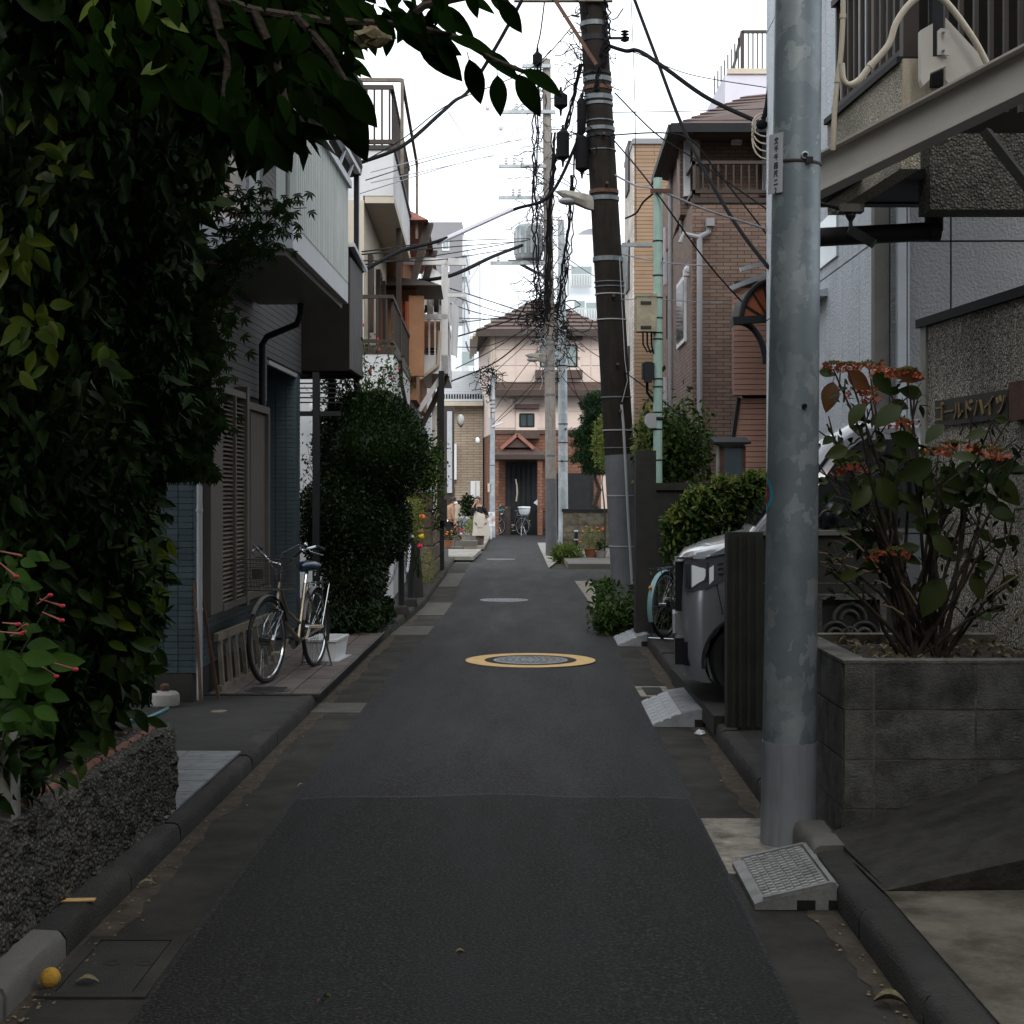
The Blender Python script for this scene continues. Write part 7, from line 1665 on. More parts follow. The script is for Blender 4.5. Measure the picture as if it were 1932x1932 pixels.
bike_at('bicycle with pale teal mudguards half hidden behind the car nose', (X(1254, 15.4), 15.4), (X(1334, 16.3), 16.3), .12, frame='frame_k', guard='frame_t', front_basket=False, seat='black')
bike_at('black bicycle with a silver covered rear basket before the pink house gate', (X(986, 54.4), 54.4), (X(956, 54.5), 54.9), .0, frame='frame_k', guard='frame_k', wr=.33, front_basket=False, rear_cover=True)

# ---------------------------------------------------------------- people
def skin(name, joints, edges, m, parent, root, sub=2, scale=1.0):
    me = bpy.data.meshes.new(name); keys = list(joints); idx = {k: i for i, k in enumerate(keys)}
    me.from_pydata([joints[k][0] for k in keys], [(idx[a], idx[b]) for a, b in edges], [])
    o = bpy.data.objects.new(name, me); COL.objects.link(o)
    mo = o.modifiers.new('skin', 'SKIN'); mo.use_smooth_shade = True
    for i, k in enumerate(keys):
        r_ = joints[k][1]; sv = me.skin_vertices[0].data[i]; sv.radius = (r_[0] * scale, r_[1] * scale) if isinstance(r_, tuple) else (r_ * scale, r_ * scale); sv.use_root = (k == root)
    ss = o.modifiers.new('sub', 'SUBSURF'); ss.levels = sub; ss.render_levels = sub
    dg = bpy.context.evaluated_depsgraph_get(); me2 = bpy.data.meshes.new_from_object(o.evaluated_get(dg)); bpy.data.objects.remove(o)
    me2.materials.clear(); me2.materials.append(m)
    for p in me2.polygons: p.use_smooth = True
    return put(name, me2, parent)
M['skin'] = mat('skin', (.42, .24, .16), .55, .08, 20, .03, 90)
M['hair_g'] = mat('greying hair', (.07, .065, .065), .6, .4, 60, .4, 120); M['hair_k'] = mat('dark hair', (.025, .02, .018), .6, .3, 60, .4, 120)
M['apron'] = mat('off white linen', (.52, .48, .42), .85, .08, 8, .5, 22); M['knit'] = mat('black knit', (.012, .012, .014), .9, .2, 20, .3, 80)
M['trou'] = mat('grey brown trousers', (.11, .095, .08), .85, .2, 12, .5, 30); M['blouse'] = mat('tan draped blouse', (.34, .2, .13), .75, .2, 9, .7, 18)
def hand(J, Ed, wrist, palm, name, curl, side):
    w, p = Vector(wrist), Vector(palm); d_ = (p - w).normalized(); sd_ = d_.cross(Vector(curl)).normalized() * side
    J[name] = (tuple(p), (.028, .016)); Ed.append((name.replace('palm', 'wrist'), name))
    for k, (o, l) in enumerate(((-.024, .062), (-.008, .072), (.008, .068), (.024, .052))):
        a = p + sd_ * o + d_ * .035; b2 = a + d_ * l * .5 + Vector(curl) * l * .2; c2 = b2 + d_ * l * .25 + Vector(curl) * l * .45
        J[f'{name}{k}a'] = (tuple(a), .0095); J[f'{name}{k}b'] = (tuple(b2), .0085); J[f'{name}{k}c'] = (tuple(c2), .007)
        Ed += [(name, f'{name}{k}a'), (f'{name}{k}a', f'{name}{k}b'), (f'{name}{k}b', f'{name}{k}c')]
    a = w + (p - w) * .45 + sd_ * -.035; b2 = a + d_ * .035 + sd_ * -.012 + Vector(curl) * .015
    J[name + 'ta'] = (tuple(a), .011); J[name + 'tb'] = (tuple(b2), .009); Ed += [(name.replace('palm', 'wrist'), name + 'ta'), (name + 'ta', name + 'tb')]
def head_bits(par, c, fwd, hairm, bun=False, mask=False, r=.092):
    c = Vector(c); f = Vector(fwd).normalized(); sd_ = f.cross(Vector((0, 0, 1))).normalized()
    s = MB(); s.ball(c - f * .018 + Vector((0, 0, .025)), r * 1.04, r * 1.06, r * 1.12, 20, 12)
    s.v = [v for v in s.v]; rr = random.Random(2)
    nv = []
    for v in s.v:
        q = Vector(v) - c; ff = q.dot(f)
        if ff > .035 and q.z < .062: q = q - f * (ff - .02) * .9
        if q.z < -.03: q.z = -.03 + (q.z + .03) * .3
        nv.append(tuple(c + q * (1 + rr.uniform(-.03, .05))))
    s.v = nv; hr_ = s.build('hair', hairm, par, smooth=True)
    if bun: b_ = MB(); b_.ball(c - f * .10 + Vector((0, 0, .03)), .045, .045, .045, 12, 8); b_.build('hair_bun', hairm, hr_, smooth=True)
    for sy in (-1, 1):
        s = MB(); s.ball(c + f * .078 + sd_ * sy * .032 + Vector((0, 0, .004)), .012, .012, .006, 8, 6); s.build('eye', M['black'], par, smooth=True)
        s = MB(); s.ball(c + sd_ * sy * .085 + Vector((0, 0, -.01)), .014, .012, .026, 8, 6); s.build('ear', M['skin'], par, smooth=True)
        s = MB(); s.bar(c + f * .086 + sd_ * sy * .018 + Vector((0, 0, .026)), c + f * .078 + sd_ * sy * .05 + Vector((0, 0, .024)), .006); s.build('eyebrow', hairm, par)
    s = MB(); s.ball(c + f * .088 + Vector((0, 0, -.018)), .014, .014, .02, 8, 6); s.build('nose', M['skin'], par, smooth=True)
    if mask:
        s = MB(); s.ball(c + f * .055 + Vector((0, 0, -.04)), .055, .06, .05, 14, 8); m_ = s.build('face_mask', M['white'], par, smooth=True)
        s = MB()
        for sy in (-1, 1): s.tube([c + f * .04 + sd_ * sy * .05 + Vector((0, 0, -.02)), c + sd_ * sy * .088 + Vector((0, 0, -.0))], .003, 4)
        s.build('ear_loop', M['white'], m_)
    else:
        s = MB(); s.bar(c + f * .082 + sd_ * .02 + Vector((0, 0, -.05)), c + f * .082 - sd_ * .02 + Vector((0, 0, -.05)), .008); s.build('mouth', mat('lips', (.25, .08, .06), .5, 0, 1, 0), par)
# woman in the apron; local frame: x right in picture, -y towards the camera, z up
w1 = thing('person', 'older woman in long off white apron and black top, hand raised to her mouth', 'person', (X(902, 41.6), 41.6, .0))
hc = (-.02, -.01, 1.315)
J = {'pel': ((.07, 0, .74), (.13, .1)), 'bel': ((.05, 0, .88), (.13, .1)), 'che': ((.04, 0, 1.03), (.13, .09)), 'nb': ((.02, 0, 1.16), (.06, .055)), 'nk': ((.0, -.0, 1.21), (.045, .045)), 'ch': ((-.02, -.015, 1.255), (.06, .062)), 'hd': ((-.02, -.01, 1.325), (.082, .09)), 'ht': ((-.02, 0, 1.385), (.05, .055)),
     'ls': ((.17, 0, 1.10), .048), 'le': ((.25, .03, .95), .036), 'wristl': ((.24, -.10, .86), .024), 'rs': ((-.10, -.02, 1.09), .048), 're': ((-.17, -.12, .97), .036), 'wristr': ((-.14, -.20, 1.15), .024),
     'lh': ((.13, 0, .68), .085), 'lk': ((.10, -.02, .38), .055), 'la': ((.09, .01, .08), .036), 'lt': ((.06, -.13, .03), .032), 'rh': ((.0, 0, .68), .085), 'rk': ((-.0, -.03, .38), .055), 'ra': ((-.0, 0, .08), .036), 'rt': ((-.07, -.11, .03), .032)}
Ed = [('pel', 'bel'), ('bel', 'che'), ('che', 'nb'), ('nb', 'nk'), ('nk', 'ch'), ('ch', 'hd'), ('hd', 'ht'), ('nb', 'ls'), ('ls', 'le'), ('le', 'wristl'), ('nb', 'rs'), ('rs', 're'), ('re', 'wristr'), ('pel', 'lh'), ('lh', 'lk'), ('lk', 'la'), ('la', 'lt'), ('pel', 'rh'), ('rh', 'rk'), ('rk', 'ra'), ('ra', 'rt')]
hand(J, Ed, J['wristl'][0], (.23, -.155, .87), 'palml', (0, -.3, .9), 1); hand(J, Ed, J['wristr'][0], (-.11, -.19, 1.205), 'palmr', (.8, .3, .1), -1)
skin('body', J, Ed, M['skin'], w1, 'pel')
head_bits(w1, hc, (-.35, -1, -.05), M['hair_g'])
def sub(J, keys, f=1.0, add=.012): return {k: (J[k][0], tuple(r * f + add for r in (J[k][1] if isinstance(J[k][1], tuple) else (J[k][1], J[k][1])))) for k in keys}
ks = ['pel', 'bel', 'che', 'nb', 'ls', 'le', 'wristl', 'rs', 're', 'wristr']
skin('black_top', sub(J, ks), [e for e in Ed if e[0] in ks and e[1] in ks], M['knit'], w1, 'pel')
ks = ['pel', 'lh', 'lk', 'la', 'rh', 'rk', 'ra']
skin('trousers', sub(J, ks, 1.05, .018), [e for e in Ed if e[0] in ks and e[1] in ks], M['trou'], w1, 'pel')
for sx, (a, b) in (('l', ('la', 'lt')), ('r', ('ra', 'rt'))):
    pa_, pb_ = Vector(J[a][0]), Vector(J[b][0]); s = MB(); s.loft([[p + Vector((w * math.cos(u), .0 + w * .7 * math.sin(u), zz_)) for u in [k*math.pi/5 for k in range(10)]] for p, w, zz_ in ((pa_ + Vector((0, .03, -.08)), .045, .0), (pa_ + Vector((0, .01, -.08)), .05, .05), (pa_.lerp(pb_, .5) + Vector((0, 0, -.055)), .05, .04), (pb_ + Vector((-.02, -.02, -.03)), .045, .01))]); s.build('shoe', M['black'], w1, smooth=True)
rows = []
for z, cx, hw, dp in ((1.10, .02, .055, .10), (1.04, .02, .085, .125), (.96, .03, .13, .15), (.86, .06, .18, .165), (.74, .075, .205, .175), (.60, .09, .225, .185), (.48, .10, .245, .19), (.375, .11, .265, .20)):
    rows.append([(cx + hw * math.sin(a) + .006*math.sin(a*9) * (1.1 - z) * 2, .01 - (dp + .012 * math.sin(a * 8) * (1.1 - z)) * math.cos(a), z) for a in [R(-112 + k * 14) for k in range(17)]])
s = MB(); s.loft(rows, cap=False, closed=False); s.build('apron', M['apron'], w1, smooth=True)
s = MB(); s.tube([(-.03, -.10, 1.09), (-.04, -.06, 1.17), (-.02, .05, 1.19)], .009, 5); s.tube([(.07, -.10, 1.09), (.09, -.06, 1.16), (.05, .05, 1.19)], .009, 5); s.build('apron_strap', M['apron'], w1)
s = MB(); s.loft([[(-.02 + q * .16, -.185, .72 - .0 * q), (-.02 + q * .16, -.19, .60)] for q in (0, 1)], cap=False, closed=False); s.build('apron_pocket', M['apron'], w1)
# bending woman
w2 = thing('person', 'stooping woman with dark curls, white face mask, tan blouse and black trousers', 'person', (X(848, 43.5), 43.5, .1))
J = {'pel': ((-.04, 0, .66), (.12, .12)), 'bel': ((-.03, 0, .80), (.12, .11)), 'che': ((.02, -.0, .95), (.13, .11)), 'nb': ((.05, 0, 1.06), (.06, .06)), 'nk': ((.09, -.01, 1.10), (.045, .045)), 'ch': ((.145, -.02, 1.12), (.06, .06)), 'hd': ((.13, -.01, 1.19), (.085, .085)), 'ht': ((.10, 0, 1.25), (.05, .055)),
     'ls': ((.08, -.12, 1.0), .048), 'le': ((.10, -.15, .80), .036), 'wristl': ((.16, -.16, .64), .024), 'rs': ((.02, .13, 1.0), .048), 're': ((.0, .16, .8), .036), 'wristr': ((.08, .15, .62), .024),
     'lh': ((-.04, -.07, .60), .09), 'lk': ((.02, -.08, .33), .06), 'la': ((-.03, -.08, .07), .036), 'lt': ((.08, -.10, .03), .032), 'rh': ((-.04, .07, .60), .09), 'rk': ((.0, .08, .33), .06), 'ra': ((-.06, .08, .07), .036), 'rt': ((.06, .07, .03), .032)}
Ed = Ed[:21]; hand(J, Ed, J['wristl'][0], (.19, -.165, .59), 'palml', (.3, 0, -.9), 1); hand(J, Ed, J['wristr'][0], (.1, .15, .57), 'palmr', (.3, 0, -.9), -1)
skin('body', J, Ed, M['skin'], w2, 'pel')
head_bits(w2, (.13, -.01, 1.185), (.85, -.5, -.1), M['hair_k'], mask=True)
s = MB(); rr = random.Random(8)
for k in range(60):
    a, e = rr.uniform(0, 6.28), rr.uniform(-.2, 1.5); p = Vector((.11 + .088*math.cos(a)*math.cos(e), 0.0 + .09*math.sin(a)*math.cos(e), 1.20 + .10*math.sin(e)))
    if p.x < .16 or p.z > 1.24: s.ball(p, .026, .026, .024, 6, 5)
s.build('hair_curls', M['hair_k'], w2, smooth=True)
rows = []
for q, cx, hx_, hy_, z in ((0, .05, .06, .07, 1.09), (1, .03, .12, .15, 1.03), (2, .01, .15, .17, .92), (3, .0, .15, .165, .80), (4, .01, .155, .17, .70), (5, .05, .17, .18, .62)):
    rows.append([(cx + (hx_ + .012*math.sin(a*6 + q)) * math.cos(a), (hy_ + .01*math.sin(a*5+q*2)) * math.sin(a), z - .06 * math.cos(a) * (q > 3)) for a in [k*math.pi/14 for k in range(28)]])
s = MB(); s.loft(rows, cap=False); s.build('blouse', M['blouse'], w2, smooth=True)
ks = ['che', 'nb', 'ls', 'le', 'wristl', 'rs', 're', 'wristr']
skin('sleeves', sub(J, ks, 1.0, .016), [e for e in Ed if e[0] in ks and e[1] in ks], M['blouse'], w2, 'nb')
ks = ['pel', 'lh', 'lk', 'la', 'rh', 'rk', 'ra']
skin('trousers', sub(J, ks, 1.05, .022), [e for e in Ed if e[0] in ks and e[1] in ks], M['knit'], w2, 'pel')
s = MB(); s.ball((-.0, -.09, .03), .1, .045, .04, 12, 6); s.build('shoe', M['black'], w2, smooth=True); s = MB(); s.ball((-.02, .08, .03), .1, .045, .04, 12, 6); s.build('shoe', M['black'], w2, smooth=True)

# ---------------------------------------------------------------- street sign by the women
t = thing('notice_sign', 'white notice board on a slim white post beside the thin steel pole', 'sign', (X(926.5, 50), 50, 0))
k_ = 50 / 2900
s = MB(); s.box(-7.3*k_, 7.3*k_, -.02, .0, Z(992.5, 50), Z(966, 50)); o = s.build('board', M['white'], t)
s = MB(); s.bar((.0, .02, 0), (0, .02, Z(970, 50)), .035); s.build('post', M['white'], t)
M['redink'] = mat('red print', (.5, .03, .04), .5, 0, 1, 0)
for q, (tx, mm, xx, sz) in enumerate((('注意', 'redink', 5.2, .085), ('ここに自転車を', 'ink', 2.2, .052), ('置かないで下さい', 'ink', -.8, .046), ('お願いします', 'ink', -3.8, .05))):
    ztxt('\n'.join(tx), sz, mm, t, Matrix.Translation((xx * k_, -.022, (Z(992.5, 50) + Z(966, 50)) / 2)) @ Matrix.Rotation(R(90), 4, 'X'))
# steps and paving past the stone wall
def slab2(nm, m, pts, z0, z1, **kw):
    P = [W(px, py, G(py, z1)) for px, py in pts]; s = MB(); s.prism([(p.x, p.y) for p in P], 'z', z0, z1); return s.build(nm, M[m], None, **kw)
slab2('pale_paving', 'conc_l', [(846, 1050), (893, 1050), (908, 1036), (846, 1036)], .05, .13, kind='structure')
slab2('tan_paving', 'slab_l', [(850, 1031), (913, 1031), (925, 1010), (860, 1010)], .05, .12, kind='structure')
t = thing('step_block', 'low concrete step on the pavement beside the two women', 'step', (X(860, 40.5), 40.5, .12))
s = MB(); s.box(-.02, .55, 0, .9, 0, .14); s.build('step', M['conc'], t)
s = MB(); s.box(-.28, -.03, 0, .9, 0, .26); s.build('upper_step', M['conc'], t)

# ---------------------------------------------------------------- flower pots
def pot(px, py, d, r, h, m, label, flowers=None, leaf='leaf_m', z=.12, grp='potted plants along the lane', n=160, sp=1.0, hh=.4):
    x = X(px, d); t = thing('potted_plant', label, 'potted plant', (x, d, z), 0, grp)
    s = MB(); s.lathe([(r*.72, 0), (r*.98, h*.88), (r*1.08, h*.88), (r*1.08, h), (r*.95, h), (r*.92, h*.9)], seg=20); s.build('pot', M[m], t, smooth=True)
    leaves('foliage', cloud((0, 0, h + hh*.4), (r*sp, r*sp, hh*.6), n, int(px)), .07, M[leaf], t, seed=int(px), up=.5)
    if flowers:
        s = MB(); rr = random.Random(int(px))
        for k in range(9): s.ball((rr.uniform(-r, r)*sp, rr.uniform(-r, r)*sp - .03, h + rr.uniform(.1, hh)), .028, .028, .022, 8, 5)
        s.build('flowers', M[flowers], t, smooth=True)
    return t
M['fl_red'] = mat('red flowers', (.55, .03, .02), .6, .2, 20, 0); M['fl_or'] = mat('orange flowers', (.75, .16, .02), .6, .2, 20, 0); M['fl_ye'] = mat('yellow flowers', (.75, .55, .05), .6, .2, 20, 0)
M['fl_pk'] = mat('crimson flowers', (.6, .02, .08), .6, .2, 20, 0); M['terra'] = mat('terracotta', (.3, .12, .06), .8, .2, 8, .1)
# ---------------------------------------------------------------- foliage
def cloud(c, r, n, seed, shell=.0):
    g = np.random.default_rng(seed); v = g.normal(size=(n, 3)); v /= np.linalg.norm(v, axis=1)[:, None]
    q = (shell ** 3 + (1 - shell ** 3) * g.random(n)) ** (1/3)
    return np.asarray(c) + v * q[:, None] * np.asarray(r)
LEAF = np.array([(0, 0, 0), (.20, .30, .05), (.16, .62, .06), (0, 1.0, -.10), (-.16, .62, .06), (-.20, .30, .05), (0, .32, -.02), (0, .66, -.03)], 'f')
LEAF_F = [(0, 1, 6), (1, 2, 7, 6), (2, 3, 7), (0, 6, 5), (6, 7, 4, 5), (7, 3, 4)]
LEAF_S = np.array([(0, 0, 0), (.26, .5, .06), (0, 1.0, -.06), (-.26, .5, .06)], 'f'); LEAF_SF = [(0, 1, 2), (0, 2, 3)]
NARROW = np.array([(0, 0, 0), (.10, .4, .02), (0, 1.0, -.15), (-.10, .4, .02)], 'f')
def leafmesh(name, pts, size, m, seed=0, up=0.0, simple=False, out=None, tmpl=None, var=.35, droop=.3):
    g = np.random.default_rng(seed + 99); n = len(pts)
    T, Fc = (LEAF_S, LEAF_SF) if simple else (LEAF, LEAF_F)
    if tmpl is not None: T, Fc = tmpl, LEAF_SF
    d = g.normal(size=(n, 3))
    if out is not None: v = pts - np.asarray(out); v /= np.linalg.norm(v, axis=1)[:, None] + 1e-6; d = d * .7 + v * 1.1
    d[:, 2] += up - droop; d /= np.linalg.norm(d, axis=1)[:, None]
    nr = g.normal(size=(n, 3)) * .6; nr[:, 2] += 1.0
    sx = np.cross(d, nr); sx /= np.linalg.norm(sx, axis=1)[:, None] + 1e-6; nz = np.cross(sx, d)
    sc = size * (1 + var * g.uniform(-1, 1, n))
    V = (T[None, :, 0, None] * sx[:, None, :] + T[None, :, 1, None] * d[:, None, :] + T[None, :, 2, None] * nz[:, None, :]) * sc[:, None, None] + pts[:, None, :]
    V = V.reshape(-1, 3).astype('f'); k = len(T)
    li = np.concatenate([np.array(f) for f in Fc]); tot = np.array([len(f) for f in Fc])
    L_ = (li[None, :] + (np.arange(n) * k)[:, None]).ravel().astype('i'); TT = np.tile(tot, n).astype('i')
    me = bpy.data.meshes.new(name); me.vertices.add(len(V)); me.vertices.foreach_set('co', V.ravel())
    me.loops.add(len(L_)); me.loops.foreach_set('vertex_index', L_)
    me.polygons.add(len(TT)); me.polygons.foreach_set('loop_start', np.concatenate([[0], np.cumsum(TT)[:-1]]).astype('i')); me.polygons.foreach_set('loop_total', TT)
    me.update(calc_edges=True); me.materials.append(m); return me
def leaves(name, pts, size, m, parent, **kw):
    return put(name, leafmesh(name, pts, size, m, **kw), parent, kind='stuff')
def leaf_obj_mesh(m, name='leaf', curl=.12, width=.23):
    s = MB(); rows = []
    for i in range(9):
        q = i / 8; w = width * math.sin(math.pi * min(1, q ** .85)) ** .9 + (.012 if i == 0 else 0)
        rows.append([(w * u, q, -curl * q * q * 1.4 + .10 * abs(u) * w * 2 - .02) for u in (-1, -.5, 0, .5, 1)])
    s.loft(rows, cap=False, closed=False); s.tube([(0, -.18, .0), (0, 0, -.02), (0, .5, -.04 - curl * .3)], .010, 4)
    me = s.data(name, True); me.materials.append(m); return me
def place_leaf(me, parent, base, tip, name='leaf', roll=0.0, wscale=1.0):
    b, t_ = Vector(base), Vector(tip); d = t_ - b; ln = d.length; y = d.normalized(); z = Vector((0, -1, .35)); x = y.cross(z).normalized(); z = x.cross(y)
    m4 = Matrix((x, y, z)).transposed().to_4x4(); m4 = Matrix.Translation(b) @ m4 @ Matrix.Rotation(roll, 4, 'Y') @ Matrix.Diagonal((ln * wscale, ln, ln, 1))
    o = put(name, me, parent); o.matrix_local = m4; return o
def stems(mb, a, b, r, rr, n=6, wob=.04):
    a, b = Vector(a), Vector(b); pts = []
    for i in range(n + 1):
        q = i / n; p = a.lerp(b, q) + Vector((rr.gauss(0, wob), rr.gauss(0, wob), rr.gauss(0, wob))) * (q * (1 - q) * 4); pts.append(p)
    mb.tube(pts, [r * (1 - .7 * i / n) for i in range(n + 1)], 6); return pts

# big shrub / tree on the left over the rough wall: outline given as x limit against height
XB = [(.45, -1.66), (.60, -1.60), (.76, -1.57), (.98, -1.50), (1.43, -1.49), (1.66, -1.43), (1.88, -1.36), (2.2, -1.30), (2.42, -1.27), (2.66, -1.12), (2.95, -1.02), (3.22, -.95), (3.67, -.85), (4.2, -.70), (5.2, -.5), (6.5, -.8)]
def xbt(z): return interp(XB, z)
gar = thing('garden_tree', 'dense dark broadleaf tree filling the left garden above the rough wall', 'tree')
g = np.random.default_rng(11)
def treecloud(n, dmin, dmax, zmin, zmax, depth, seed, edge=0.0):
    g = np.random.default_rng(seed); z = g.uniform(zmin, zmax, n); d = g.uniform(dmin, dmax, n)
    xb = np.interp(z, [a for a, b in XB], [b for a, b in XB]) + (d - 6.5) * .03
    bump = .13 * np.sin(z * 5.1 + d * 2.3) + .09 * np.sin(z * 11 + d * 6.1) + .05 * np.sin(z * 23 + d * 13)
    x = xb + bump - .10 - np.abs(g.normal(0, depth, n)); return np.stack([x, d, z], 1)
LIM = [(-900, 620), (-200, 680), (0, 690), (60, 650), (120, 590), (170, 520), (200, 470), (300, 440), (350, 405), (400, 385), (450, 368), (560, 358), (700, 362), (800, 372), (880, 318), (1000, 312), (1100, 318), (1200, 298), (1300, 283), (1400, 240), (1430, 165), (1500, 120)]
def clip(P, slack=0):
    px = P[:, 0] / P[:, 1] * F + CX; py = HY - (P[:, 2] - EYE) * F / P[:, 1]
    l = np.interp(py, [a for a, b in LIM], [b for a, b in LIM]) + 10 * np.sin(py * .06) + 6 * np.sin(py * .17)
    return P[px < l - 14 + slack]
rr = random.Random(21)
s = MB()
for (x, d, zt_, r) in ((-2.4, 6.4, 5.0, .09), (-2.0, 5.6, 4.6, .05), (-2.7, 5.3, 4.8, .07)):
    pts = stems(s, (x, d, .45), (x + .2, d, zt_), r, rr, 8, .06)
    for p in pts[2:]:
        for q in range(3): stems(s, p, (max(-3.5, xbt(p.z) + rr.uniform(-.5, -.1)), d + rr.uniform(-1, 1), p.z + rr.uniform(.0, .8)), r * .35, rr, 5, .05)
s.build('trunk', M['bark'], gar, smooth=True)
leaves('foliage', clip(treecloud(72000, 4.9, 8.2, .56, 5.6, .5, 1)), .08, M['leaf_d'], gar, seed=1, droop=.7)
leaves('inner_foliage', clip(treecloud(20000, 5.5, 9.2, .5, 6.4, 1.1, 2)), .13, M['leaf_d'], gar, seed=2, droop=.5)
leaves('upper_foliage', cloud((-2.3, 4.6, 4.9), (2.0, 2.6, 1.0), 9000, 3), .12, M['leaf_d'], gar, seed=3, droop=.4)  # unseen crown above the frame, added to darken the ground below
# lighter young leaves as single leaves in sprays
ly = leaf_obj_mesh(M['leaf_y']); ld = leaf_obj_mesh(M['leaf_m']); ldk = leaf_obj_mesh(M['leaf_d'])
def spray(px, py, d, n, ln, me, seed, spread=55, parent=gar):
    rr = random.Random(seed)
    for k in range(n):
        a = rr.uniform(-2.6, .3); b = W(px + rr.gauss(0, spread), py + rr.gauss(0, spread), d + rr.uniform(-.08, .08)) - parent.location
        place_leaf(me, parent, b, b + Vector((math.cos(a), rr.uniform(-.7, .1), math.sin(a) * .8 - .15)).normalized() * ln * rr.uniform(.6, 1.05), roll=rr.uniform(-.5, .5))
for k, (px, py, d, n, ln, me, sp) in enumerate(((40, 180, 4.7, 26, .09, ly, 40), (80, 330, 4.75, 12, .09, ld, 40), (30, 460, 4.75, 20, .09, ly, 30), (120, 320, 4.8, 8, .085, ly, 35), (50, 620, 4.75, 22, .09, ly, 38), (150, 690, 4.9, 10, .09, ld, 30), (195, 660, 5.0, 5, .09, ly, 15),
        (370, 230, 6.2, 8, .09, ld, 20), (380, 330, 6.0, 8, .10, ld, 30), (250, 1080, 6.4, 16, .095, ly, 28), (275, 1020, 6.4, 8, .09, ly, 18), (190, 1150, 6.0, 9, .10, ly, 26), (290, 1120, 6.6, 6, .10, ly, 14), (140, 1120, 5.6, 8, .09, ld, 25), (230, 1230, 6.2, 10, .10, ld, 28), (270, 1250, 6.5, 8, .10, ld, 22), (200, 1350, 5.9, 12, .10, ld, 26), (150, 1420, 5.6, 8, .10, ld, 24), (245, 1340, 6.2, 6, .10, ld, 18), (60, 1000, 5.2, 6, .09, ldk, 40), (330, 400, 6.2, 10, .09, ld, 40), (240, 25, 3.5, 9, .09, ly, 60), (90, 90, 4.8, 10, .09, ly, 40), (200, 830, 5.6, 6, .09, ld, 50))):
    spray(px, py, d, n, ln, me, 100 + k, sp)
# maple twigs reaching towards the balcony
mp_ = thing('maple', 'fine leaved maple twigs reaching out before the ribbed balcony', 'tree', tuple(W(400, 520, 7.6)))
s = MB(); rr = random.Random(31); P0 = W(400, 520, 7.6)
def maple_leaf(c, sz, seed):
    rr = random.Random(seed); v = []; f = []; ax = rr.uniform(-.8, .8); tilt = rr.uniform(-.5, .5)
    for k in range(5):
        a = -math.pi/2 + ax + (k - 2) * .62; l = sz * (1, .9, .62)[abs(k - 2)] * rr.uniform(.9, 1.1); o = len(v)
        dx, dz = math.cos(a), math.sin(a); v += [(c.x, c.y, c.z), (c.x + dx*l*.45 - dz*l*.13, c.y + tilt*l*.3, c.z + dz*l*.45 + dx*l*.13), (c.x + dx*l, c.y + tilt*l*.6, c.z + dz*l), (c.x + dx*l*.45 + dz*l*.13, c.y + tilt*l*.3, c.z + dz*l*.45 - dx*l*.13)]; f.append((o, o+1, o+2, o+3))
    return v, f
lm = MB(); k = 0
for (ax_, ay, bx_, by_) in ((400, 480, 560, 372), (420, 400, 578, 392), (400, 440, 515, 468), (390, 520, 490, 440), (380, 400, 480, 350), (370, 560, 440, 520), (380, 640, 425, 590), (360, 700, 425, 640), (350, 740, 425, 690), (360, 800, 415, 760), (330, 470, 520, 420), (330, 620, 400, 560), (300, 860, 400, 790)):
    a = W(ax_, ay, 7.6) - P0; b = W(bx_, by_, 7.4) - P0; pts = stems(s, a, b, .007, rr, 8, .02)
    for q in range(44):
        u = rr.random() ** .8; p = a.lerp(b, u) + Vector((rr.gauss(0, .05), rr.gauss(0, .06), rr.gauss(-.02, .05))); v, f = maple_leaf(p, rr.uniform(.035, .06), k); lm.add(v, f); k += 1
s.build('twig', M['bark'], mp_, smooth=True)
rr = random.Random(33)
for q in range(2600):
    z = rr.uniform(520, 900); p = W(rr.uniform(300, 405 + 12 * math.sin(z * .05)), z, 7.8 + rr.uniform(-.3, .5)) - P0; v, f = maple_leaf(p, rr.uniform(.04, .065), k); lm.add(v, f); k += 1
lm.build('maple_foliage', M['leaf_d'], mp_, kind='stuff')
# overhanging branch with big single leaves against the sky
br = thing('leafy_branch', 'dark branch of large pointed leaves hanging in from the top left against the sky', 'branch')
DB = 3.6
s = MB(); rr = random.Random(41)
def bpt(px, py, dd=0): return W(px, py, DB + dd)
for pts in ([(300, -40), (480, 20), (620, 40), (760, 45), (860, 70), (930, 112), (1000, 140)], [(560, 30), (620, 100), (650, 150), (680, 200)], [(480, 20), (520, 110), (540, 200), (545, 260)], [(760, 45), (800, 10), (900, -10), (960, 0)], [(400, 0), (430, 120), (420, 200)]):
    s.tube([bpt(a, b) for a, b in pts], [.012 - .008 * i / len(pts) for i in range(len(pts))], 6)
s.build('twig', M['bark'], br, smooth=True)
lb = leaf_obj_mesh((lambda m_: (m_.node_tree.nodes['Principled BSDF'].inputs['Specular IOR Level'].__setattr__('default_value', .0), m_)[1])(leafmat('shaded large leaves', (.004, .011, .002), (.010, .022, .004), .9, .05)), 'large_leaf', .14, .20)  # silhouette darkness against the sky is put into the leaf colour
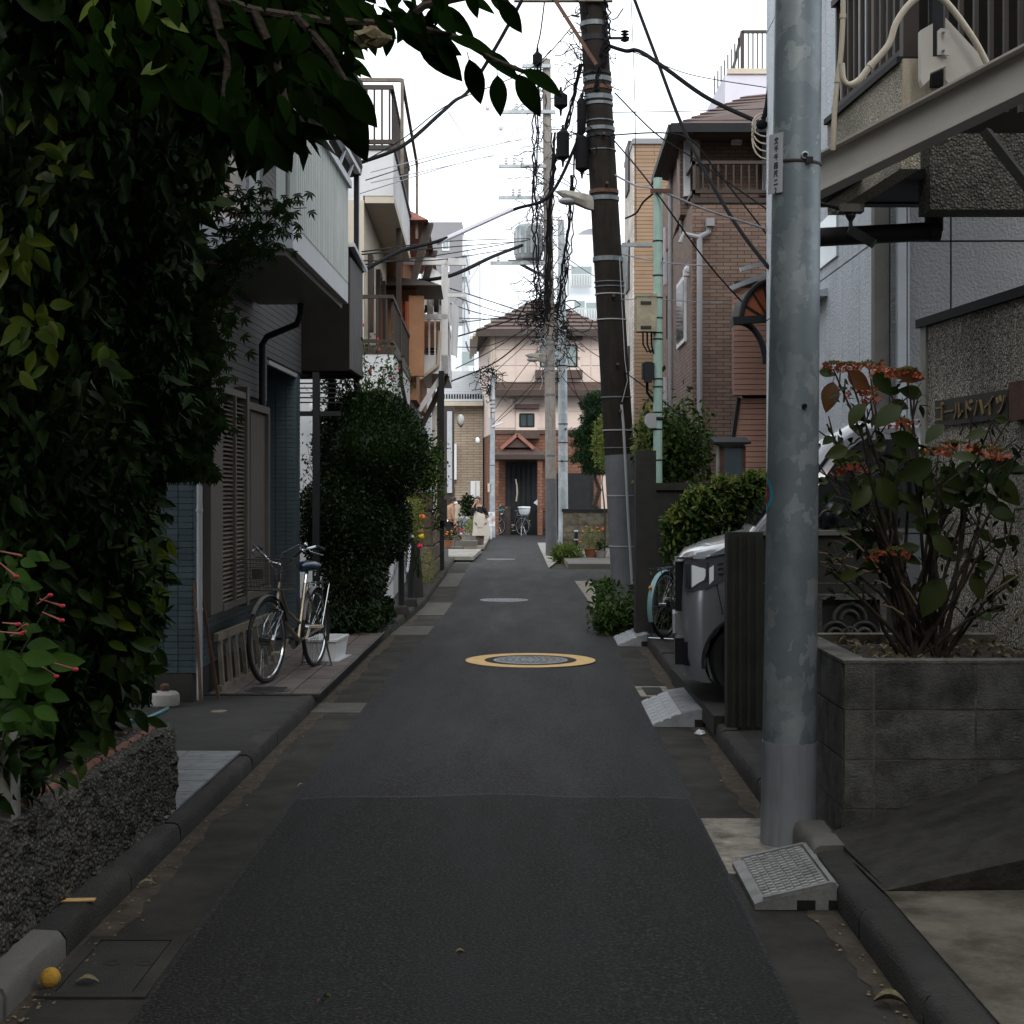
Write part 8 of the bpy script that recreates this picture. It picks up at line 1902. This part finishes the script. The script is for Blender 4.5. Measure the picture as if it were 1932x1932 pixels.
spec = [((985, 130), (1066, 170)), ((975, 140), (1022, 217)), ((938, 142), (942, 216)), ((885, 112), (908, 196)), ((905, 95), (985, 140)), ((850, 72), (940, 88)), ((820, 62), (872, 142)), ((790, 60), (868, 145)), ((760, 45), (797, 95)), ((745, 50), (870, 90)), ((940, 0), (990, 60)), ((925, -10), (978, 30)), ((870, -10), (938, 15)), ((795, 0), (865, 30)), ((880, -20), (905, 32)), ((812, 10), (900, 60)), ((740, 10), (775, 60)),
        ((700, 70), (735, 30)), ((660, 90), (712, 70)), ((600, 120), (665, 190)), ((640, 150), (712, 240)), ((620, 150), (690, 295)), ((600, 200), (662, 262)), ((520, 200), (582, 295)), ((510, 240), (558, 322)), ((500, 260), (545, 325)), ((545, 170), (600, 225)), ((560, 100), (640, 165)), ((480, 190), (500, 300)), ((455, 230), (470, 310)), ((440, 200), (455, 285)), ((420, 180), (432, 215)), ((330, 60), (372, 110)), ((255, 85), (372, 115)), ((300, 130), (438, 218)), ((350, 130), (400, 205)), ((560, 60), (665, 75)), ((500, 110), (590, 150)), ((470, 60), (560, 100)), ((650, 40), (700, 90)), ((610, 20), (690, 40))]
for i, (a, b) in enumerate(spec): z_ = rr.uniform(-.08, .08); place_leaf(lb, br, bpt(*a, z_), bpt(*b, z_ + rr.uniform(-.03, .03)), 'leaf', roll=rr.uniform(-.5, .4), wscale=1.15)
n = 0; rr = random.Random(43)
while n < 250:
    px, py = rr.uniform(120, 850), rr.uniform(-60, 280)
    lim = np.interp(px, [120, 300, 450, 520, 600, 700, 760, 850], [160, 200, 245, 235, 190, 40, 45, 25])
    if py > lim: continue
    a = rr.uniform(-2.2, -.4); l = rr.uniform(42, 88); b = (px + math.cos(a) * l, py - math.sin(a) * l * .8)
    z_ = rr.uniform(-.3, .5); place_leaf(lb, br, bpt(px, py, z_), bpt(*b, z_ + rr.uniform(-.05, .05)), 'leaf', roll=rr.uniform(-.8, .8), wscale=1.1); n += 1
cl = np.array([tuple(bpt(rr.uniform(-100, 640), rr.uniform(-250, 170), rr.uniform(.1, .9))) for q in range(2600)]); leaves('backing_foliage', cl, .11, M['leaf_d'], br, seed=44, droop=.6)
cl = np.array([tuple(bpt(rr.uniform(380, 560), rr.uniform(60, 260), rr.uniform(.2, .7))) for q in range(380)]); leaves('backing_foliage', cl, .11, M['leaf_d'], br, seed=45, droop=.6)
s = MB(); s.ball(W(705, 66, DB - .1), .045, .03, .022, 10, 6); s.v = [(x + rr.gauss(0, .006), y, z + rr.gauss(0, .006)) for x, y, z in s.v]; s.build('withered_leaf', M['dryleaf'], br)
# four o'clock flowers at the left edge
fo = thing('flowering_plant', 'bright leaved plant with thin red tubular flowers at the left edge', 'plant', tuple(W(20, 1500, 4.3)))
P0 = Vector(fo.location); rr = random.Random(51); lg = leaf_obj_mesh(leafmat('bright green leaves', (.022, .06, .006), (.05, .12, .012), .6, .3), 'leaf', .14, .27)
s = MB()
for (px, py) in ((30, 1080), (90, 1140), (20, 1210), (80, 1250), (10, 1300), (60, 1350)): stems(s, Vector((-1.80, 4.35, .49)) - P0, W(px, py, 4.3) - P0, .006, rr, 8, .03)
s.build('stem', M['leaf_m'], fo, smooth=True)
for k in range(80):
    px, py = rr.uniform(-40, 95), rr.uniform(1215, 1370)
    if k > 52: px, py = rr.uniform(-30, 60), rr.uniform(1030, 1200)
    a = rr.uniform(-1.5, .2); l = rr.uniform(36, 62) if k <= 52 else rr.uniform(22, 40); z_ = 4.3 + rr.uniform(-.15, .2); b = W(px, py, z_) - P0; e = W(px + math.cos(a)*l, py - math.sin(a)*l, z_ - .03) - P0
    place_leaf(lg, fo, b, e, 'leaf', roll=rr.uniform(-.6, .6))
s = MB(); hd = MB()
for (px, py, a, l) in ((0, 1040, -.2, 42), (0, 1062, -.7, 40), (70, 1140, .6, 30), (75, 1130, -.3, 45), (80, 1155, -.4, 40), (5, 1175, -.1, 30), (0, 1192, -.1, 40), (30, 1190, .5, 25), (100, 1250, -.3, 45), (75, 1255, -.6, 38), (60, 1235, -.1, 30), (20, 1200, .3, 30)):
    A_ = W(px, py, 4.2) - P0; B2_ = W(px + l * math.cos(a), py - l * math.sin(a), 4.15) - P0; s.tube([A_, A_.lerp(B2_, .5), B2_], [.002, .0028, .004], 5)
    if rr.random() < .5: hd.ball(B2_, .008, .008, .006, 8, 5)
s.build('flower_tube', mat('salmon flower tubes', (.3, .08, .05), .6, .1, 9, 0), fo, smooth=True); hd.build('flower_head', M['redink'], fo, smooth=True)

# tall boxwood hedge
hd_ = thing('tall_hedge', 'tall dark clipped hedge bulging over the pavement past the bicycle', 'hedge', (0, 0, 0))
def hedge_pts(n, seed, scale=1.0):
    g = np.random.default_rng(seed); out = []
    blobs = [((-1.62, 17.6, 2.05), (.66, 1.2, .68), .34), ((-1.55, 17.8, 2.35), (.40, .9, .40), .12), ((-1.83, 16.8, 1.25), (.52, .8, .6), .2), ((-1.75, 17.2, .75), (.36, 1.3, .62), .2), ((-1.55, 18.0, 1.2), (.38, 1.0, .5), .14), ((-1.78, 17.0, .30), (.34, 1.4, .3), .06)]
    for c, r, w in blobs: out.append(cloud(c, r, int(n * w), seed + int(c[2] * 10), .55))
    return np.concatenate(out)
hp = hedge_pts(105000, 61)
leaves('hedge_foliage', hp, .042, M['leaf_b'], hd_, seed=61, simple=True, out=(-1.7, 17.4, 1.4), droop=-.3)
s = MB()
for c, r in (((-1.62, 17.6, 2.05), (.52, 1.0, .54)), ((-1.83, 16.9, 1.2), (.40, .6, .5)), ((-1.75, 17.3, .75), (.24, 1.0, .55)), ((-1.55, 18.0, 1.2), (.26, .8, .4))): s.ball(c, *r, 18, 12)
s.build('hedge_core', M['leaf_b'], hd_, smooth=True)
s = MB(); rr = random.Random(62)
for k in range(12): stems(s, (-1.8 + rr.uniform(-.3, .3), 17 + rr.uniform(-.8, .8), .1), (-1.65 + rr.uniform(-.2, .2), 17.6 + rr.uniform(-.3, .3), 2.3), .02, rr)
s.build('stem', M['bark'], hd_, smooth=True)
dfl = thing('loose_shrub', 'loose red flowered shrub rising above the tall hedge', 'shrub'); rr = random.Random(63); s = MB(); pts = []; fl = MB()
for k in range(46):
    px, py = rr.uniform(585, 770), rr.uniform(622, 760)
    if py < 640 + abs(px - 690) * .35: continue
    e = W(px, py, 17.2 + rr.uniform(-.4, .4)); stp = stems(s, (rr.uniform(-2.0, -1.5), 17.4, 2.2), e, .008, rr, 6, .05)
    for q in range(60): pts.append(tuple(stp[rr.randint(2, 6)] + Vector((rr.gauss(0, .07), rr.gauss(0, .1), rr.gauss(0, .07)))))
for (px, py) in ((661, 620), (686, 613), (713, 640), (735, 655), (700, 700), (664, 720), (742, 712), (716, 660), (752, 695), (636, 690)): c = W(px, py, 17.2); fl.ball(c, .011, .011, .022, 6, 5)
s.build('stem', M['bark'], dfl); leaves('shrub_foliage', np.array(pts), .05, M['leaf_m'], dfl, seed=63, simple=True); fl.build('red_flower', M['fl_red'], dfl, smooth=True)
dfl = thing('climbing_plant', 'thin trailing creeper against the pale wall left of the tall hedge', 'climber'); s = MB(); pts = []
for k in range(10):
    stp = stems(s, W(rr.uniform(575, 610), 1010, 16.4), W(rr.uniform(572, 600), rr.uniform(830, 960), 16.2), .006, rr, 6, .05)
    for q in range(40): pts.append(tuple(stp[rr.randint(0, 6)] + Vector((rr.gauss(0, .06), rr.gauss(0, .06), rr.gauss(0, .06)))))
s.build('stem', M['bark'], dfl); leaves('creeper_foliage', np.array(pts), .045, M['leaf_b'], dfl, seed=64, simple=True)
gc = thing('ground_cover_edge', 'glossy broad leaves spilling onto the kerb under the tall hedge', 'plant')
leaves('low_foliage', np.concatenate([cloud((-1.62, 16.4, .22), (.30, .7, .15), 900, 65), cloud((-1.5, 17.3, .22), (.16, .9, .2), 700, 66), cloud((-1.95, 15.9, .18), (.3, .35, .10), 500, 67)]), .09, M['leaf_b'], gc, seed=65, up=.5)
# marigolds and grassy plants right of the hedge
mg = thing('marigold_clump', 'straggly clump with orange and yellow blooms between the hedge and the stone pillar', 'plant'); s = MB()
leaves('clump_foliage', np.concatenate([np.array([tuple(W(rr.gauss(775, 14), rr.uniform(940, 1020), 20.5 + rr.uniform(-.5, .5))) for q in range(900)]), np.array([tuple(W(rr.gauss(800, 12), rr.uniform(1040, 1100), 22 + rr.uniform(-.5, .5))) for q in range(350)])]), .07, M['leaf_yo'], mg, seed=66, tmpl=NARROW)
for (px, py, r, mm) in ((796, 976, .045, 'fl_or'), (793, 1003, .04, 'terra'), (795, 1012, .04, 'fl_ye'), (752, 946, .04, 'fl_ye'), (792, 1030, .035, 'fl_pk'), (768, 948, .03, 'fl_ye')):
    s = MB(); s.ball(W(px, py, 20.2), r, r, r * .8, 12, 7); s.v = [(x + rr.gauss(0, .005), y, z + rr.gauss(0, .005)) for x, y, z in s.v]; s.build('bloom', M[mm], mg)
s = MB()
for k in range(16): stems(s, W(rr.uniform(765, 800), 1090, 20.8), W(rr.uniform(755, 800), rr.uniform(950, 1020), 20.4), .006, rr)
s.build('stem', M['leaf_m'], mg)
sh = thing('shrub', 'light green shrub growing over the stone pillar', 'shrub')
leaves('shrub_foliage', np.concatenate([np.array([tuple(W(rr.gauss(800, 17), rr.gauss(880, 28), 24.3 + rr.uniform(-.4, .4))) for q in range(2200)]), np.array([tuple(W(rr.gauss(820, 8), rr.uniform(850, 1000), 26 + rr.uniform(-.4, .4))) for q in range(500)])]), .07, M['leaf_m'], sh, seed=68, simple=True)
s = MB()
for k in range(8): stems(s, W(800, 930, 24.6), W(rr.uniform(775, 830), rr.uniform(840, 900), 24.4), .01, rr)
s.build('stem', M['bark'], sh)
# pots by the women
pot(873, 1015, 43.5, .17, .28, 'white', 'white pot with a leafy plant between the two women', hh=.5, sp=1.3)
pot(874, 1028, 42, .16, .28, 'conc_l', 'grey white pot in front of the leafy white pot by the women', hh=.1, n=20)
pot(888, 1029, 42.6, .16, .3, 'conc_l', 'ribbed grey pot just left of the woman in the apron', leaf='leaf_yo', hh=.35, sp=1.2)
pot(899 - 7, 1000, 46, .15, .3, 'terra', 'brown pot with a yellow green plant behind the woman in the apron', leaf='leaf_yo', hh=.4)
pot(862, 1040, 41, .12, .18, 'terra', 'terracotta pot of red and crimson flowers by the stooping woman', 'fl_pk', hh=.42, sp=1.4, n=260)
pot(845, 1045, 40, .12, .18, 'terra', 'terracotta pot of orange flowers at the post foot', 'fl_or', hh=.25, sp=1.2)
pot(1116, 1052, 34.5, .17, .2, 'terra', 'brown square pot with grassy orange flowers on the right kerb', 'fl_or', leaf='leaf_yo', hh=.5, sp=1.6, n=300, z=.1)
pot(1134, 1050, 34.2, .13, .16, 'conc_l', 'small grey pot right of the grassy orange flowers', leaf='leaf_m', hh=.3, z=.1)
t = thing('wash_bucket', 'dark grey lidded drum standing behind the two women', 'drum', (X(875, 47), 47, .12))
s = MB(); s.lathe([(.2, 0), (.22, .5), (.2, .62), (.1, .68), (.01, .69)], seg=20); s.build('drum', M['tower'], t, smooth=True)
# weeds by the poles
wd1 = thing('weed_clump', 'tuft of bright weeds at the foot of the concrete pole', 'weeds', (X(1065, 34.5), 34.5, .02)); leaves('weeds', cloud((.05, 0, .12), (.34, .5, .2), 1200, 71), .16, M['grass'], wd1, seed=71, tmpl=NARROW, up=1.0)
wd2 = thing('weed_clump', 'ivy and weeds spreading over the kerb at the foot of the dark leaning pole', 'weeds')
leaves('weeds', np.concatenate([np.array([tuple(W(rr.gauss(1190, 26), rr.gauss(1165, 16), 18.2 + rr.uniform(-.6, 1.0))) for q in range(3200)]), np.array([tuple(W(rr.gauss(1150, 14), rr.gauss(1172, 14), 17.2 + rr.uniform(-.4, .6))) for q in range(900)]), np.array([tuple(W(rr.gauss(1140, 10), rr.uniform(1095, 1165), 20 + rr.uniform(-.6, 1.0))) for q in range(700)]), np.array([tuple(W(rr.gauss(1235, 20), rr.gauss(1150, 20), 17 + rr.uniform(-.4, .6))) for q in range(1500)])]), .08, M['leaf_m'], wd2, seed=72, up=.3)
# garden behind the right fence, conifer, hedge by the car
hg = thing('hedge', 'clipped yellow green hedge between the car bonnet and the dark fence', 'hedge')
pts = []
g = np.random.default_rng(81)
for k in range(15000):
    px = rr.uniform(1252, 1500); top = np.interp(px, [1250, 1275, 1310, 1360, 1410, 1450, 1500], [985, 960, 930, 912, 905, 898, 890]); py = top + abs(rr.gauss(0, 1)) ** 1.3 * 34
    if py > 1060: continue
    pts.append(tuple(W(px, py + 6*math.sin(px*.11), 13.4 + rr.uniform(-.3, .9) + (py - top) * -.003)))
leaves('hedge_foliage', np.array(pts), .055, M['leaf_m'], hg, seed=82, simple=True, up=.6)
leaves('top_foliage', np.array(pts[:1600]) + np.array([0, -.1, .04]), .06, M['leaf_yo'], hg, seed=83, up=.8)
s = MB(); s.hexa([(1.5, 13.7, .2), (3.2, 13.7, .2), (3.2, 14.3, .2), (1.5, 14.3, .2), (1.65, 13.7, 1.25), (3.2, 13.7, 1.5), (3.2, 14.3, 1.5), (1.7, 14.3, 1.3)]); s.build('hedge_core', M['leaf_b'], hg)
s = MB()
for k in range(20): stems(s, (1.5 + k * .09, 13.9, .17), (1.5 + k * .09, 13.7, 1.3), .012, rr)
s.build('stem', M['bark'], hg)
gb = thing('garden_bush', 'loose green and yellow bush behind the dark fence round the pale green pole', 'bush'); s = MB(); pts = []; p2_ = []
for k in range(5200):
    px, py = rr.gauss(1265, 38), rr.gauss(850, 38)
    if px < 1196 or py > 915 or px > 1345: continue
    (pts if (px > 1240 or rr.random() < .5) else p2_).append(tuple(W(px, py, 19 + rr.uniform(-.5, .8))))
leaves('bush_foliage', np.array(pts), .085, M['leaf_m'], gb, seed=84, simple=True); leaves('bush_foliage', np.array(p2_), .08, M['leaf_yo'], gb, seed=85, simple=True)
for k in range(16): stems(s, (X(1265, 19) + rr.uniform(-.2, .2), 19, .1), W(rr.uniform(1205, 1330), rr.uniform(780, 870), 19), .014, rr)
s.build('stem', M['bark'], gb)
cf = thing('conifer', 'dark layered conifer standing behind the galvanised pole', 'tree', (X(1124, 44), 44, 0)); s = MB()
stems(s, (.15, 0, .3), (0, 0, Z(880, 44)), .13, rr, 6, .06); stems(s, (0, 0, Z(885, 44)), (-.2, 0, Z(765, 44)), .07, rr, 6, .05); s.build('trunk', M['bark'], cf, smooth=True)
pts = []; kx = 44 / 2900
for k in range(15):
    py = 750 + k * 9.5; wdt_ = np.interp(py, [745, 775, 810, 850, 885], [14, 36, 50, 54, 44])
    cz = Z(py, 44)
    for q in range(3):
        cx_ = rr.uniform(-1, 1) * wdt_ * kx * .6 - .05; pts.append(cloud((cx_, rr.uniform(-.4, .4), cz), (wdt_ * kx * .5, .6, .16), 620, 300 + k * 7 + q))
s = MB()
for c in pts[::2]: stems(s, (0, 0, c[0][2] - .1), tuple(c.mean(0)), .03, rr)
s.build('branch', M['bark'], cf); leaves('needles', np.concatenate(pts), .12, M['leaf_p'], cf, seed=86, tmpl=NARROW, up=-.2)
mp2 = thing('yellowing_shrub', 'small yellow green tree between the conifer and the dark pole', 'tree', (X(1138, 40), 40, 0)); leaves('crown', cloud((-.02, 0, Z(835, 40)), (.28, .4, .75), 900, 87), .10, M['leaf_yo'], mp2, seed=87, simple=True)
s = MB(); stems(s, (.05, 0, 0), (0, 0, Z(850, 40)), .03, rr); s.build('trunk', M['bark'], mp2)
cy = thing('cycad', 'fan of dark palm leaves behind the low block wall', 'plant', (X(1133, 41), 41, .6)); s = MB()
for k in range(13):
    a = k * math.pi / 12; s.tube([(0, 0, .2), (.3 * math.cos(a), -.1, .2 + .28 * math.sin(a)), (.55 * math.cos(a), -.15, .15 + .25 * math.sin(a))], [.02, .03, .005], 4, flat=.3)
s.build('frond', M['leaf_p'], cy, smooth=True)
sh2 = thing('shrub', 'small dark shrub beside the beige house gate', 'shrub', (X(882, 56.5), 56.5, .0)); leaves('shrub_foliage', cloud((0, 0, 1.0), (.3, .3, .5), 500, 88), .14, M['leaf_b'], sh2, seed=88, simple=True)

# hydrangea in the block planter
hy = thing('hydrangea', 'woody hydrangea with faded orange red flower heads in the block planter', 'shrub'); s = MB(); rr = random.Random(91)
roots = [(1.90, 7.25, .80), (1.95, 7.35, .80), (1.85, 7.3, .8), (2.0, 7.25, .8), (2.05, 7.3, .8)]
heads = [(1572, 688, 1), (1600, 690, 1), (1640, 688, 1.2), (1668, 700, 1), (1712, 700, 1), (1625, 735, 1), (1642, 748, .7), (1700, 796, 1), (1608, 878, 1), (1590, 890, .7), (1770, 850, 1), (1800, 838, 1.1), (1850, 845, 1.2), (1880, 852, .9), (1690, 1040, .9), (1650, 1045, .6)]
tips = [(px, py + 8) for px, py, q in heads] + [(1560, 800), (1585, 925), (1620, 960), (1905, 790), (1930, 840), (1835, 770), (1870, 800), (1740, 870), (1915, 960), (1880, 1010), (1540, 870), (1560, 1060), (1600, 1000), (1555, 1035), (1575, 1080), (1780, 900), (1725, 750), (1845, 990), (1930, 1080), (1900, 1140), (1790, 1000), (1680, 860), (1820, 890)]
ends = []
for i, (px, py) in enumerate(tips):
    a = roots[i % 5]; d_ = 7.25 + rr.uniform(-.35, .35); e = W(px, py, d_); mid = Vector(a).lerp(e, .5) + Vector((rr.gauss(0, .03), rr.gauss(0, .04), .06))
    s.tube([Vector(a), Vector(a).lerp(mid, .5) + Vector((rr.gauss(0, .012), 0, 0)), mid, mid.lerp(e, .5) + Vector((rr.gauss(0, .015), 0, .01)), e], [.011, .0095, .0075, .0055, .004], 6); ends.append((mid, e))
    for q in range(3):
        b = mid.lerp(e, rr.uniform(0, .9)); s.tube([b, b + Vector((rr.gauss(0, .06), rr.gauss(0, .04), rr.uniform(.03, .12)))], [.005, .003], 5)
s.build('stem', M['bark'], hy, smooth=True)
M['tw'] = mat('pale dry twigs', (.2, .15, .09), .85, .2, 20, .2); s = MB()
for (a, b, c_, d_) in ((1545, 1042, 1590, 1058), (1548, 1060, 1640, 1080), (1560, 1068, 1610, 1050), (1640, 1050, 1660, 1080), (1545, 975, 1560, 962), (1650, 1095, 1680, 1110), (1660, 1140, 1705, 1160), (1830, 1150, 1930, 1080), (1905, 1040, 1925, 1090), (1880, 1210, 1932, 1150), (1700, 1100, 1730, 1140), (1590, 1010, 1630, 1040)):
    A_, B_ = W(a, b, 7.1), W(c_, d_, 7.1); s.tube([A_, A_.lerp(B_, .5) + Vector((0, 0, .01)), B_], [.003, .004, .005], 5)
s.build('dry_twig', M['tw'], hy, smooth=True, kind='stuff')
lhy = leaf_obj_mesh(leafmat('hydrangea leaves', (.018, .036, .008), (.05, .06, .014), .5, .15), 'leaf', .14, .29); lhr = leaf_obj_mesh(leafmat('reddening leaves', (.06, .06, .02), (.16, .05, .02), .5, .2), 'leaf', .14, .29)
ls = [(1572, 720, 1560, 775, 1), (1600, 700, 1640, 735, 1), (1630, 760, 1600, 800, 0), (1545, 700, 1575, 706, 0), (1700, 765, 1650, 800, 0), (1740, 745, 1700, 735, 0), (1760, 870, 1700, 905, 0), (1735, 860, 1745, 920, 0), (1660, 900, 1690, 965, 0), (1640, 915, 1610, 960, 0), (1720, 890, 1770, 920, 0), (1800, 900, 1860, 930, 0), (1830, 885, 1790, 905, 0), (1870, 900, 1930, 950, 0), (1880, 870, 1935, 890, 0), (1860, 950, 1920, 980, 0), (1790, 935, 1830, 960, 0), (1700, 1050, 1740, 1060, 0), (1780, 1090, 1740, 1160, 0), (1835, 1080, 1855, 1130, 0), (1735, 1030, 1690, 1040, 0), (1680, 820, 1735, 840, 0), (1620, 900, 1600, 935, 0), (1690, 880, 1660, 935, 0), (1650, 960, 1670, 1010, 0), (1690, 700, 1745, 715, 1), (1650, 700, 1680, 745, 0), (1740, 900, 1780, 940, 0), (1850, 870, 1905, 905, 0), (1720, 985, 1780, 1000, 0), (1600, 845, 1560, 860, 0), (1780, 800, 1745, 830, 0), (1840, 1000, 1880, 1020, 0), (1660, 930, 1610, 900, 0), (1705, 930, 1740, 975, 0), (1775, 880, 1815, 925, 0), (1760, 1010, 1800, 1050, 0)]
for i, (a, b, c_, d_, red) in enumerate(ls):
    z = 7.15 + rr.uniform(-.25, .2); place_leaf(lhr if red else lhy, hy, W(a, b, z), W(c_, d_, z - .04), 'leaf', roll=rr.uniform(-.4, .6))
for k in range(95):
    m_, e = ends[rr.randrange(len(ends))]; b = m_.lerp(e, rr.uniform(.3, 1)); a = rr.uniform(0, 6.28); place_leaf(lhy, hy, b, b + Vector((math.cos(a), math.sin(a) * .6, rr.uniform(-.5, .3))).normalized() * rr.uniform(.06, .12), 'leaf', roll=rr.uniform(-.7, .7))
hp_ = []
for k in range(420):
    m_, e = ends[rr.randrange(len(ends))]; b = m_.lerp(e, rr.uniform(.25, .95)); hp_.append((b.x + rr.gauss(0, .05), b.y + rr.gauss(0, .05), b.z + rr.gauss(0, .04)))
leaves('small_foliage', np.array(hp_), .055, leafmat('dark hydrangea leaves', (.008, .016, .005), (.03, .036, .010), .55, .12), hy, seed=93, droop=.4)
M['pet_o'] = mat('faded orange petals', (.50, .13, .06), .7, .25, 30, .1); M['pet_c'] = mat('olive seed cluster', (.10, .09, .02), .85, .3, 60, .3)
for px, py, q in heads:
    c = W(px, py, 7.2 + rr.uniform(-.2, .1)); fh = bpy.data.objects.new('flower_head', None); COL.objects.link(fh); fh.parent = hy; fh.location = c
    cc = MB()
    for k in range(80): a, r_ = rr.uniform(0, 6.28), .05 * q * rr.random() ** .5; cc.ball((r_ * math.cos(a), r_ * math.sin(a), .012 + .012 * rr.random() - r_ * .25), .0045, .0045, .004, 5, 4)
    cc.build('seed_cluster', M['pet_c'], fh)
    pp = MB()
    for k in range(int(17 * q)):
        a = rr.uniform(0, 6.28); r_ = rr.uniform(.045, .085) * q; f_c = Vector((r_ * math.cos(a), r_ * math.sin(a), rr.uniform(-.03, .008)))
        tl = Vector((math.cos(a), math.sin(a), -.6)).normalized()
        for w in range(4):
            u = Vector((rr.gauss(0, 1), rr.gauss(0, 1), rr.gauss(0, 1))); u = (u - tl * u.dot(tl)).normalized(); v = tl.cross(u); l = .017
            pp.add([f_c, f_c + u*l*.6 + v*l*.5, f_c + u*l + tl*.004, f_c + u*l*.6 - v*l*.5], [(0, 1, 2, 3)])
    pp.build('petals', M['pet_o'], fh)
# leaf litter in the planter and on the garden soil
lit = np.concatenate([np.stack([g.uniform(1.55, 3, 500), g.uniform(6.75, 7.9, 500), np.full(500, .83)], 1), np.stack([g.uniform(-2.4, -1.75, 500), g.uniform(4.2, 7.1, 500), np.full(500, .505)], 1)])
put('leaf_litter', leafmesh('leaf_litter', lit, .035, M['dryleaf'], seed=92, simple=True, up=.2), None, kind='stuff')
